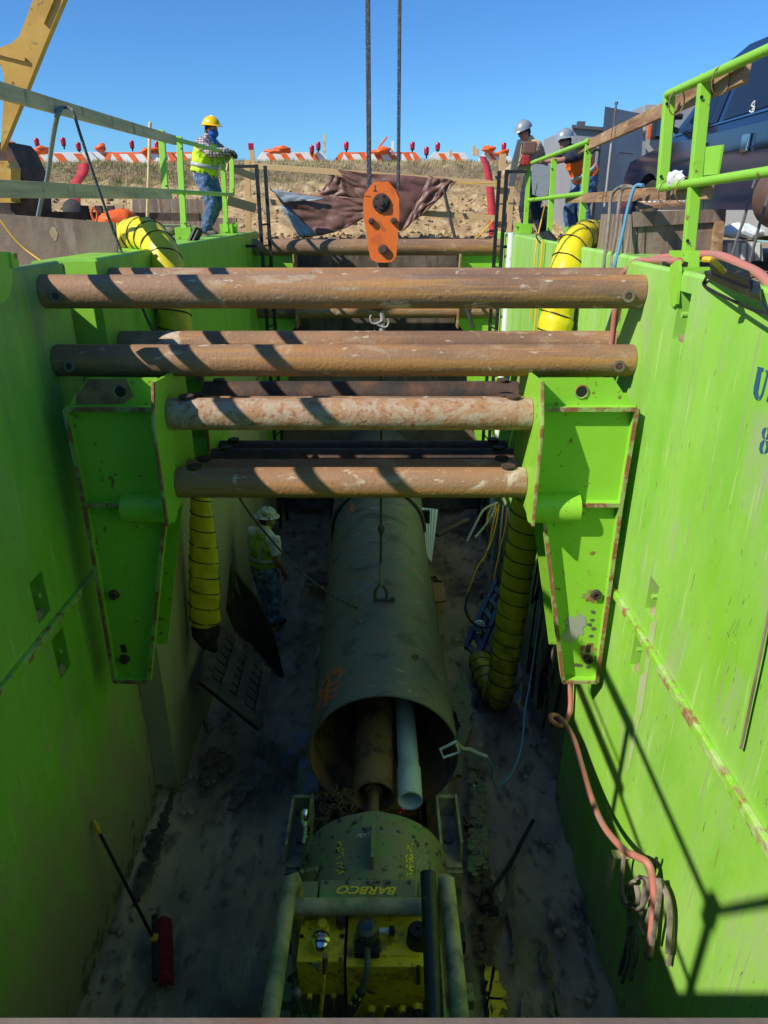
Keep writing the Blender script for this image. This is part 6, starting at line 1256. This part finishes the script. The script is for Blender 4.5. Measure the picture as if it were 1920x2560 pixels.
side([(7.78,6.30),(8.72,6.28),(8.18,6.74),(7.80,6.84)],'glass','front_window',tr); side([(6.55,6.33),(7.66,6.30),(7.68,6.85),(6.70,6.86),(6.6,6.75)],'glass','rear_window',tr)
side([(6.05,6.33),(6.45,6.33),(6.5,6.74),(6.25,6.72)],'glass','quarter_window',tr)
for y in (7.72,6.50,8.86): side([(y,5.5),(y+.008,5.5),(y+.008,6.25),(y,6.25)],'black','door_seam',tr,.003,.004)
side([(6.2,6.29),(8.85,6.26),(8.85,6.275),(6.2,6.305)],'chrome','window_trim',tr,.012)
side([(4.85,5.30),(8.9,5.30),(8.9,5.50),(4.85,5.50)],'beige','lower_panel',tr,.015,.05)
side([(5.9,6.02),(8.8,5.99),(8.8,6.00),(5.9,6.03)],'navy','crease',tr,.02,.03)
for y in (7.05,8.0):
    q=MB(); q.box((XT-.035,y-.11,5.98),(XT-.005,y+.02,6.13),.01); q.build('door_handle','chrome' if y<7.5 else 'steel',tr)
q=MB(); q.box((XT-.30,8.62,6.22),(XT-.08,8.74,6.52),.02); mr_=q.build('mirror','black',tr); q=MB(); q.box((XT-.28,8.61,6.25),(XT-.10,8.617,6.42)); q.build('mirror_glass','chrome',mr_)
q=MB(); q.loft([(XT-.02,8.66,6.30),(XT-.10,8.66,6.32)],.03,8); q.build('mirror_arm','black',mr_,True)
q=MB(); q.loft([(XT-.0,8.66,6.44),(XT-.10,8.66,6.44)],.03,8); q.build('mirror_arm','black',mr_,True)
for yc in (9.45,5.35):
    q=MB(); q.loft([(XT+.03,yc,5.42),(XT+.06,yc,5.42),(XT+.28,yc,5.42)],[.40,.42,.42],32); w_=q.build('wheel','rubber',tr,True); q=MB(); q.lathe([(0,.24),(.01,.24),(.012,.2),(-.02,.1),(-.01,.06),(.0,.0)],(XT+.026,yc,5.42),(-1,0,0),24); q.build('rim','chrome',w_,True)
    q=MB(); q.loft([(XT+.5,yc,5.42),(TX-.3,yc,5.42)],.08,10); q.build('axle','black',tr,True)
q=MB(); q.box((XT+.15,4.6,5.25),(TX-.15,10.2,5.48)); q.build('chassis','black',tr)
# window writing mark
q=MB(); a=[A('rt',x,y,X=XT+.02) for x,y in ((1520,460),(1490,500),(1530,520),(1500,540))]; stroke(q,a,.012,(1,0,0)); a=[A('rt',x,y,X=XT+.02) for x,y in ((1475,550),(1490,562),(1515,555),(1522,540))]; stroke(q,a,.012,(1,0,0)); a=[A('rt',x,y,X=XT+.02) for x,y in ((1528,455),(1520,510))]; stroke(q,a,.008,(1,0,0)); q.build('window_mark','white',tr)
# crate
cb=E('wooden_crate',tuple(A('rt',780,1930,Y=6.2)),'weathered grey wooden crate standing on the ground in front of the truck','crate')
fr_=[(380,1500),(1240,1475),(1215,1945),(360,1950)]
q=MB(); q.prism([A('rt',x,y,Y=6.2) for x,y in ((385,1500),(1160,1475),(1130,1945),(360,1950))],(0,.04,0)); q.build('front_panel','wood_grey',cb)
a=A('rt',385,1500,Y=6.2); b_=A('rt',1160,1475,Y=6.2)
q=MB(); q.box((a.x,6.245,5.0),(b_.x,7.1,a.z-.02)); q.build('box','wood_grey',cb)
q=MB(); q.prism([A('rt',x,y,Y=6.17) for x,y in ((390,1505),(1260,1470),(1250,1590),(390,1640))],(0,.028,0)); q.build('top_board','wood_grey',cb)
q=MB(); q.prism([A('rt',x,y,Y=6.15) for x,y in ((1160,1590),(1250,1585),(1210,1950),(1130,1950))],(0,.05,0)); q.build('corner_batten','board_brown',cb)
for xx in (425,500,870,960):
    q=MB(); q.beam(A('rt',xx,1640,Y=6.195),A('rt',xx-12,1945,Y=6.195),.006,.004,up=(0,-1,0)); q.build('plank_gap','rust_dark',cb)
q=MB(); q.prism([A('rt',400,1480,Y=6.3),A('rt',880,1435,Y=6.3),A('rt',700,1395,Y=6.8),A('rt',440,1395,Y=6.8)],(0,0,.02)); q.build('lid','board_brown',cb)
# things round the truck
q=MB(); q.lathe([(-.5,.20),(-.45,.24),(.3,.24),(.36,.20)],(3.12,5.6,5.60),(0,1,0),32); T(q.build('brown_tank','tank',None,True),'brown cylindrical tank cut by the right edge, in front of the truck','tank')
e=E('cooler_box',tuple(A('rt',1420,1950,Y=6.3)),'pale ribbed plastic box under the truck right of the crate','plastic box'); 
q=MB(); q.prism([A('rt',x,y,Y=6.3) for x,y in ((1270,1775),(1590,1775),(1605,1960),(1215,1960),(1222,1830))],(0,.4,0)); q.build('body','beige',e)
for k in range(5):
    q=MB(); q.beam(A('rt',1290+k*66,1790,Y=6.29),A('rt',1280+k*68,1950,Y=6.29),.035,.012,up=(0,-1,0)); q.build('rib','white',e)
q=MB(); c=A('rt',1390,1690,Y=6.4); q.ell(c,(.24,.12,.05),seg=14,rings=8); 
for v in q.bm.verts: v.co+=Vector((noise.noise(v.co*9),0,noise.noise(v.co*9+Vector((2,2,0)))))*.05
T(q.build('plastic_wrap','pvc',None,False),'crumpled pale blue plastic on top of the ribbed box','plastic wrap')
q=MB(); q.loft([(3.02,5.05,5.35),(3.25,5.05,5.35)],[.33,.33],28); T(q.build('spare_tyre','rubber',None,True),'black tyre at the right edge below the brown tank','tyre')
for k,L in enumerate([((1470,1370),(1430,1550),(1370,1720),(1310,1920)),((1640,1400),(1570,1620),(1530,1780),(1480,1970))]):
    q=MB(); q.loft(spl([A('rt',x,y,Y=5.5) for x,y in L],4),.012,6); q.loft([A('rt',*L[0],Y=5.5),A('rt',L[0][0]+90,L[0][1]-250,Y=5.5)],.010,6); T(q.build('wire_rope','steel',None,True),('left' if k==0 else 'right')+' thin wire rope slanting down before the brown tank','wire rope')
# hoses over the board
for k,(L,m_) in enumerate([([(385,1270),(320,1255),(230,1285),(175,1380),(160,1560),(135,1800),(100,2060)],'greyhose'),([(400,1275),(340,1265),(280,1300),(255,1420),(225,1700),(190,1920),(175,2100)],'greyhose'),([(480,1252),(420,1250),(385,1300),(340,1450),(290,1680),(245,1880),(195,2060)],'bluehose')]):
    P_=[A('rt',x,y,X=1.97-.02*i) for i,(x,y) in enumerate(L)]; q=MB(); q.loft(spl(P_,5),.0135,8); T(q.build('slung_hose',m_,None,True),('left grey','middle brownish','right blue')[k]+' hose slung over the lower board of the right guard rail','hose')
q=MB(); c=A('rt',780,1180,X=1.93); q.ell(c,(.04,.10,.035),seg=16,rings=10)
for v in q.bm.verts: v.co+=Vector((0,noise.noise(v.co*22),noise.noise(v.co*22+Vector((2,2,0)))))*.05
T(q.build('white_glove','whitecloth',None,True),'crumpled white cloth glove on the lower green rail','glove')
q=MB(); 
for k in range(9):
    a=A('rt',480+k*46,1395+(k%3)*9,Y=6.6); q.beam(a,a+Vector((.09,.05,.03-.02*(k%2))),.05,.02)
T(q.build('scrap_pile','pvc'),'loose blue and white scraps lying on the crate lid','scraps')
q=MB(); q.loft(spl([A('rt',1050,1945,Z=5.30),A('rt',1120,1950,Z=5.30),A('rt',1180,2000,Z=5.27),A('rt',1240,2060,Z=5.24)],5),.013,8); T(q.build('yellow_cable','yellowcord',None,True),'short yellow cable on the near right wall beside the floodlight','cable')
# yellow cord knot at worker feet and hanging yellow tapes
q=MB(); rnd=random.Random(6); c=A('w2',930,1900,Y=9.3)
q.loft(spl([c+Vector((rnd.uniform(-.16,.1),rnd.uniform(-.1,.1),rnd.uniform(-.05,.06))) for k in range(16)]+[A('w2',1100,1960,Y=9.2)],4),.009,6); T(q.build('cord_tangle','yellowcord',None,True),'tangled yellow cord on the wall top at the feet of the workers','cord')
for x0,y0,x1,y1,Y_ in ((1380,470,1362,560,9.8),):
    pass
q=MB(); q.loft([A('w2',795,1370,X=1.93),A('w2',740,1600,X=1.92),A('w2',685,1830,X=1.84),A('w2',650,2100,X=1.82),A('s',1325,800,X=1.83)],.008,6); T(q.build('yellow_line','yellowcord',None,True),'yellow line tied to the far right guard rail and hanging down the wall','line')
q=MB(); q.loft([A('w2',760,1880,X=1.83),A('w2',745,2100,X=1.83),A('s',1348,700,X=1.83),A('s',1335,840,X=1.83)],.012,6); T(q.build('yellow_line','yellowcord',None,True),'second yellow line hanging down the far right wall left of the duct','line')
q=MB(); c=A('w2',590,1190,Y=10.1); q.prism([A('w2',x,y,X=2.22) for x,y in ((608,840),(690,830),(780,860),(860,850),(850,1100),(825,1260),(720,1290),(612,1250),(600,1000))],(.05,0,0)); 
o=q.build('grey_jacket','greycloth'); T(o,'grey jacket hanging over the far right green rail between the two workers','jacket')

# ================================================================== people
def person(name_lab, base, head_dir, J, col, extra=None, voxel=.011):
    """J: joints in local axes (x = the person's right, y = forward, z = up), metres; one remeshed body, clothes as parts"""
    f=Vector((head_dir[0],head_dir[1],0)).normalized(); r_=Vector((f.y,-f.x,0)); base=Vector(base)
    W=lambda p: base+r_*p[0]+f*p[1]+Vector((0,0,p[2]))
    zs=col.get('zs',1.0); j={k:W((v[0],v[1],v[2]*zs)) for k,v in J.items()}
    e=E('person',tuple(base),name_lab,'person')
    fat=col.get('fat',1.0)
    tex=bpy.data.textures.get('folds') or bpy.data.textures.new('folds','CLOUDS'); tex.noise_scale=.075; tex.noise_depth=2
    def rm(o,v=voxel,sm=4):
        m=o.modifiers.new('r','REMESH'); m.mode='VOXEL'; m.voxel_size=v; m.use_smooth_shade=True
        s_=o.modifiers.new('s','SMOOTH'); s_.iterations=sm; s_.factor=.5; return o
    hd=J.get('look',(0,1,0)); lf=(r_*hd[0]+f*hd[1]+Vector((0,0,hd[2]))).normalized()
    H=j['head']; up=(Vector((0,0,1))-lf*lf.z).normalized(); rt=lf.cross(up)
    hm=Matrix((rt,lf,up)).transposed()
    b=MB()
    b.ell(H,(.073,.09,.11),hm,20,16); b.ell(H+lf*.03-up*.055,(.055,.06,.06),hm); b.ell(H+lf*.098-up*.012,(.013,.018,.022),hm,10,8)
    b.ell(H+lf*.082-up*.055,(.024,.014,.010),hm,10,6); b.ell(H+lf*.08+up*.028,(.05,.016,.010),hm,10,6)
    for s_ in (-1,1): b.ell(H+rt*s_*.075-up*.01,(.012,.02,.032),hm,10,8)
    b.loft([j['neck']-Vector((0,0,.05)),H-up*.06],[.058,.053],14)
    b.loft([j['pelvis'],j['pelvis'].lerp(j['chest'],.5),j['chest'],j['neck']],[(.16,.11),(.145,.105),(.17,.115),(.07,.06)],20,up=f,dome=3)
    for s_ in 'LR':
        sh,elb,wr=j['sh'+s_],j['el'+s_],j['wr'+s_]
        b.loft([j['chest'].lerp(sh,.6),sh,sh.lerp(elb,.4),elb,elb.lerp(wr,.35),wr],[.06,.062,.052,.042,.043,.029],14,dome=3)
        hp,kn,an,to=j['hp'+s_],j['kn'+s_],j['an'+s_],j['to'+s_]
        b.loft([hp,hp.lerp(kn,.5),kn,kn.lerp(an,.35),an],[.092,.078,.058,.058,.042],16,dome=3)
        b.loft([an,an.lerp(to,.5)-Vector((0,0,.02)),to],[.045,.045,.035],12,dome=3)
        # hand: palm, five bent fingers
        d=(wr-elb).normalized(); hdv=j.get('hd'+s_); d=(hdv-wr).normalized() if hdv else d
        sd_=d.cross(Vector((0,0,1))); sd_=(sd_ if sd_.length>.1 else r_).normalized(); pn=sd_.cross(d).normalized()
        if pn.z>0: pn=-pn
        b.loft([wr-d*.01,wr+d*.04,wr+d*.09],[(.026,.018),(.040,.017),(.041,.015)],12,up=pn,dome=2)
        for i,(o_,L_) in enumerate(((-.030,.062),(-.010,.073),(.011,.068),(.031,.052))):
            a0=wr+d*.085+sd_*o_; a1=a0+d*L_*.45+pn*.008; a2=a1+d*L_*.30+pn*L_*.35; a3=a2+d*L_*.05+pn*L_*.32; b.loft([a0,a1,a2,a3],[.0098,.0092,.0085,.0075],8,dome=2)
        t0=wr+d*.03-sd_*.034; t1=t0+d*.03-sd_*.022+pn*.012; t2=t1+d*.032+pn*.012; b.loft([t0,t1,t2],[.012,.0105,.009],8,dome=2)
    body=rm(b.build('body','skin',e,True),.0085,2)
    def part(nm,m,fn,v=voxel,sm=3):
        b=MB(); b.fat=fat; ol=b.loft
        def lf2(pts,rad,*a,**k):
            if isinstance(rad,(list,tuple)): rad=[(r[0]*fat,r[1]*fat) if isinstance(r,(list,tuple)) else r*fat for r in rad]
            return ol(pts,rad,*a,**k)
        if nm!='boots': b.loft=lf2
        fn(b); o=b.build(nm,m,e,True); rm(o,v,sm)
        if nm!='boots':
            dm=o.modifiers.new('d','DISPLACE'); dm.texture=tex; dm.strength=.045; dm.mid_level=.5; dm.texture_coords='LOCAL'
        return o
    def trousers(b):
        b.loft([j['pelvis']+Vector((0,0,.10)),j['pelvis']-Vector((0,0,.04))],[(.165,.125),(.18,.135)],20,up=f,dome=2)
        for s_ in 'LR':
            hp,kn,an=j['hp'+s_],j['kn'+s_],j['an'+s_]; b.loft([hp+Vector((0,0,.04)),hp.lerp(kn,.5),kn,kn.lerp(an,.4),an+Vector((0,0,.03))],[(.115,.12),(.102,.10),(.082,.08),(.078,.08),(.075,.078)],18,dome=2)
            for q_ in range(4):
                c=an.lerp(kn,.06+.07*q_); b.ell(c+Vector((0,0,0)),(.082,.082,.014),seg=14,rings=6)
    part('trousers',col['leg'],trousers)
    def boots(b):
        for s_ in 'LR':
            an,to=j['an'+s_],j['to'+s_]; b.loft([an+Vector((0,0,.12 if not col.get('tall') else .33)),an+Vector((0,0,.0)),],[.065 if not col.get('tall') else .085,.058],14,dome=2); b.loft([an-(to-an)*.3-Vector((0,0,.03)),an.lerp(to,.6)-Vector((0,0,.02)),to],[.052,.055,.045],14,dome=3)
    part('boots',col['boot'],boots)
    def shirt(b):
        b.loft([j['pelvis']+Vector((0,0,-.02)),j['pelvis'].lerp(j['chest'],.5),j['chest'],j['chest'].lerp(j['neck'],.7),j['neck']],[(.185,.14),(.175,.135),(.195,.135),(.15,.10),(.085,.075)],22,up=f,dome=2)
        for s_ in 'LR':
            sh,elb,wr=j['sh'+s_],j['el'+s_],j['wr'+s_]
            if col.get('short'): b.loft([j['chest'].lerp(sh,.6),sh,sh.lerp(elb,.62)],[.082,.085,.072],16,dome=3)
            else:
                b.loft([j['chest'].lerp(sh,.6),sh,sh.lerp(elb,.5),elb,elb.lerp(wr,.4),elb.lerp(wr,.93)],[.082,.083,.07,.062,.056,.045],16,dome=3)
                for q_ in range(3): b.ell(elb.lerp(wr,.1+.15*q_),(.064-.004*q_,.064-.004*q_,.03),seg=10,rings=6)
    part('shirt',col['shirt'],shirt)
    if 'vest' in col:
        def vest(b):
            b.loft([j['pelvis']+Vector((0,0,.04)),j['pelvis'].lerp(j['chest'],.5),j['chest'],j['chest'].lerp(j['neck'],.5),j['chest'].lerp(j['neck'],.85)],[(.215,.175),(.205,.165),(.213,.160),(.175,.125),(.11,.095)],24,up=f)
        part('vest',col['vest'],vest)
        P0,P1=j['pelvis'],j['chest']
        for t_,rr in ((.42,(.222*fat,.182*fat)),):
            c=P0.lerp(P1,t_); ax_=(P1-P0).normalized(); b=MB(); b.loft([c-ax_*.028,c+ax_*.028],[rr,rr],28,caps=False,up=f); o=b.build('reflective_band','reflect',e,True); sm_=o.modifiers.new('s','SOLIDIFY'); sm_.thickness=.006
        for s_ in (-1,1):
            for sg in (-1,1):
                b=MB(); fr__=f*sg; pts=[P0.lerp(P1,.45)+r_*s_*.10+fr__*.172*fat,P1+r_*s_*.10+fr__*.152*fat,P1.lerp(j['neck'],.55)+r_*s_*.09+fr__*.10]; b.loft(pts,[(.022,.005)]*3,8,up=fr__)
                b.build('reflective_strap','reflect',e,True)
    # hair and helmet
    b=MB(); b.ell(H-lf*.018+up*.012,(.079,.088,.105),hm,18,12); b.build('hair','hair',e,True)
    hh=H+up*.055+lf*.0
    b=MB(); prof=[(0,.118,.142),(.03,.117,.140),(.07,.103,.122),(.10,.08,.092),(.122,.045,.05),(.13,.008,.01)]
    b.loft([hh+up*h for h,_,_ in prof],[(a,c) for _,a,c in prof],28,up=lf); b.build('hard_hat',col['hat'],e,True,ang=1.4)
    hat=[o for o in COL.objects if o.parent==e and o.name.startswith('hard_hat')][-1]
    b=MB(); full=col.get('full',False)
    b.loft([hh+up*.002+lf*(.0 if full else .018)-up*.006,hh+up*.012+lf*(.0 if full else .018)],[(.150,.178) if full else (.122,.165),(.13,.155) if full else (.119,.150)],32,up=lf); b.build('hat_brim',col['hat'],hat,True)
    b=MB(); b.loft([hh+up*.04-lf*.125,hh+up*.11-lf*.06,hh+up*.128,hh+up*.11+lf*.06,hh+up*.04+lf*.128],[.012,.012,.010,.012,.012],8); b.build('hat_ridge',col['hat'],hat,True)
    if col.get('mask'):
        b=MB(); b.ell(H+lf*.028-up*.045,(.078,.084,.075),hm,18,12); b.loft([H-up*.10+lf*.02,H-up*.17+lf*.05],[.06,.03],12,dome=2); b.build('face_cover',col['mask'],e,True)
    if col.get('bandana'):
        b=MB(); b.ell(H-lf*.075-up*.06,(.06,.045,.075),hm,14,10); b.loft([H-lf*.08-up*.05,H-lf*.13-up*.15],[.05,.04],10,dome=2); b.build('neck_cloth',col['bandana'],e,True)
    if col.get('glasses'):
        b=MB(); 
        for s_ in (-1,1): b.ell(H+lf*.088+rt*s_*.032+up*.016,(.025,.010,.016),hm,12,8); b.loft([H+lf*.085+rt*s_*.05+up*.02,H+rt*s_*.082+up*.015],.004,6)
        b.build('sunglasses','glass',e,True)
    else:
        b=MB()
        for s_ in (-1,1): b.ell(H+lf*.084+rt*s_*.030+up*.014,(.011,.006,.006),hm,10,6)
        b.build('eyes','black',e,True)
    if col.get('glove'):
        for s_ in 'LR':
            wr=j['wr'+s_]; d=((j.get('hd'+s_) or wr+ (wr-j['el'+s_]))-wr).normalized(); sd_=d.cross(Vector((0,0,1))); sd_=(sd_ if sd_.length>.1 else r_).normalized(); pn=sd_.cross(d).normalized()
            if pn.z>0: pn=-pn
            b=MB(); b.loft([wr-d*.05,wr+d*.0,wr+d*.05,wr+d*.10],[(.04,.036),(.036,.028),(.05,.026),(.05,.024)],14,up=pn,dome=2)
            for i,(o_,L_) in enumerate(((-.032,.066),(-.011,.078),(.012,.073),(.034,.056))):
                a0=wr+d*.085+sd_*o_; a1=a0+d*L_*.45+pn*.008; a2=a1+d*L_*.30+pn*L_*.35; a3=a2+d*L_*.05+pn*L_*.32; b.loft([a0,a1,a2,a3],[.0135,.013,.012,.011],8,dome=2)
            t0=wr+d*.03-sd_*.038; t1=t0+d*.03-sd_*.024+pn*.012; t2=t1+d*.034+pn*.012; b.loft([t0,t1,t2],[.016,.0145,.013],8,dome=2)
            rm(b.build('glove','glove',e,True),.006,2)
    return e,j
# worker left: faces right, leaning on the rail, one foot back
person('worker in yellow hard hat and blue face cover leaning on the left rail',(-2.80,12.0,5.12),(.96,-.30),
 dict(pelvis=(0,-.02,.93),chest=(0,.05,1.29),neck=(0,.09,1.47),head=(0,.17,1.60),look=(.05,1,-.08),
  shR=(.19,.08,1.39),elR=(.24,.28,1.24),wrR=(.10,.46,1.28),hdR=(.06,.57,1.26),shL=(-.19,.09,1.39),elL=(-.24,.27,1.22),wrL=(-.06,.43,1.27),hdL=(0,.54,1.24),
  hpR=(.10,0,.90),knR=(.12,.14,.48),anR=(.11,-.02,.10),toR=(.13,.15,.035),hpL=(-.10,0,.90),knL=(-.12,.10,.50),anL=(-.14,-.16,.14),toL=(-.14,-.02,.04)),
 dict(leg='jeans',boot='boot',shirt='plaid',vest='hivis',hat='hat_y',full=True,mask='mask_b',bandana='greencloth',glove=True,fat=1.16,zs=.94))
# tan shirt worker
person('worker in silver hard hat and tan shirt looking down beside the right black ladder',(2.44,12.35,5.05),(-.93,-.28),
 dict(pelvis=(0,-.08,.94),chest=(0,.05,1.28),neck=(0,.14,1.45),head=(0,.24,1.56),look=(-.1,1,-.38),
  shR=(.19,.10,1.38),elR=(.24,.24,1.12),wrR=(.20,.45,.98),hdR=(.18,.54,.93),shL=(-.19,.11,1.38),elL=(-.28,.27,1.12),wrL=(-.20,.47,1.02),hdL=(-.18,.57,.98),
  hpR=(.10,0,.93),knR=(.10,.10,.50),anR=(.08,.0,.10),toR=(.08,.17,.04),hpL=(-.10,0,.93),knL=(-.16,.04,.50),anL=(-.20,-.12,.10),toL=(-.20,.05,.04)),
 dict(leg='navycloth',boot='boot',tall=True,shirt='tan',hat='hat_g',glasses=True,fat=1.12))
# orange vest worker, arm stretched to the left
ev,jv=person('worker in navy tee and orange vest reaching left over the right rail',(3.08,11.9,5.04),(-.95,-.22),
 dict(pelvis=(0,-.10,.90),chest=(0,.10,1.17),neck=(0,.23,1.31),head=(0,.33,1.41),look=(-.25,1,-.15),
  shR=(.19,.19,1.24),elR=(.22,.44,1.19),wrR=(.16,.66,1.18),hdR=(.12,.76,1.16),shL=(-.19,.19,1.23),elL=(-.17,.44,1.15),wrL=(-.06,.66,1.14),hdL=(-.02,.76,1.14),
  hpR=(.10,-.08,.88),knR=(.12,.10,.48),anR=(.12,.02,.10),toR=(.12,.20,.04),hpL=(-.10,-.08,.88),knL=(-.14,-.02,.48),anL=(-.16,-.16,.10),toL=(-.16,.02,.04)),
 dict(leg='jeans',boot='boot',short=True,shirt='navycloth',vest='orangevest',hat='hat_g',full=True,glasses=True,fat=1.12))
# worker in the pit, seen from behind
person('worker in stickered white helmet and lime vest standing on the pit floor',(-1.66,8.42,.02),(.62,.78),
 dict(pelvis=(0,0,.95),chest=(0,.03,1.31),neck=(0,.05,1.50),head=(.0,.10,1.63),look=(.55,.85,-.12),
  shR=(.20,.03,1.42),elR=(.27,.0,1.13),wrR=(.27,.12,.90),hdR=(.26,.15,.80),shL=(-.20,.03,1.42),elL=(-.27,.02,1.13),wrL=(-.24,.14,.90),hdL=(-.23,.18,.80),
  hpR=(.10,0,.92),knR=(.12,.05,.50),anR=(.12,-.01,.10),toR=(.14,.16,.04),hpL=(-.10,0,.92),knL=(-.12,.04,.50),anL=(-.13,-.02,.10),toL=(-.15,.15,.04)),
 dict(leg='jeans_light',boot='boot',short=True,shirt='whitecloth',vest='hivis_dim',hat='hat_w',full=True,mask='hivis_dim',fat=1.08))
# red and grey tool held by the vest worker
tc=jv['wrR']+Vector((-.16,-.04,.0))
e=E('power_tool',tuple(tc),'dark red and grey hand tool held out by the orange vest worker','power tool')
q=MB(); q.box((tc.x-.13,tc.y-.06,tc.z+.06),(tc.x+.09,tc.y+.06,tc.z+.24),.03); q.build('motor_housing','tank',e)
q=MB(); q.box((tc.x-.12,tc.y-.05,tc.z-.09),(tc.x+.0,tc.y+.05,tc.z+.055),.025); q.build('grip_body','red',e)
q=MB(); q.prism([(tc.x-.20,tc.y-.05,tc.z+.26),(tc.x-.14,tc.y-.05,tc.z+.26),(tc.x-.18,tc.y-.05,tc.z-.1),(tc.x-.2,tc.y-.05,tc.z-.38),(tc.x-.30,tc.y-.05,tc.z-.38),(tc.x-.27,tc.y-.05,tc.z-.05)],(0,.09,0)); q.build('guard_blade','steel',e)

q=MB(); q.box((-3.6,11.2,4.99),(-2.56,12.9,5.115),.01); T(q.build('standing_mat','wood_grey'),'low timber mat under the feet of the lime vest worker at the left rail','timber mat')
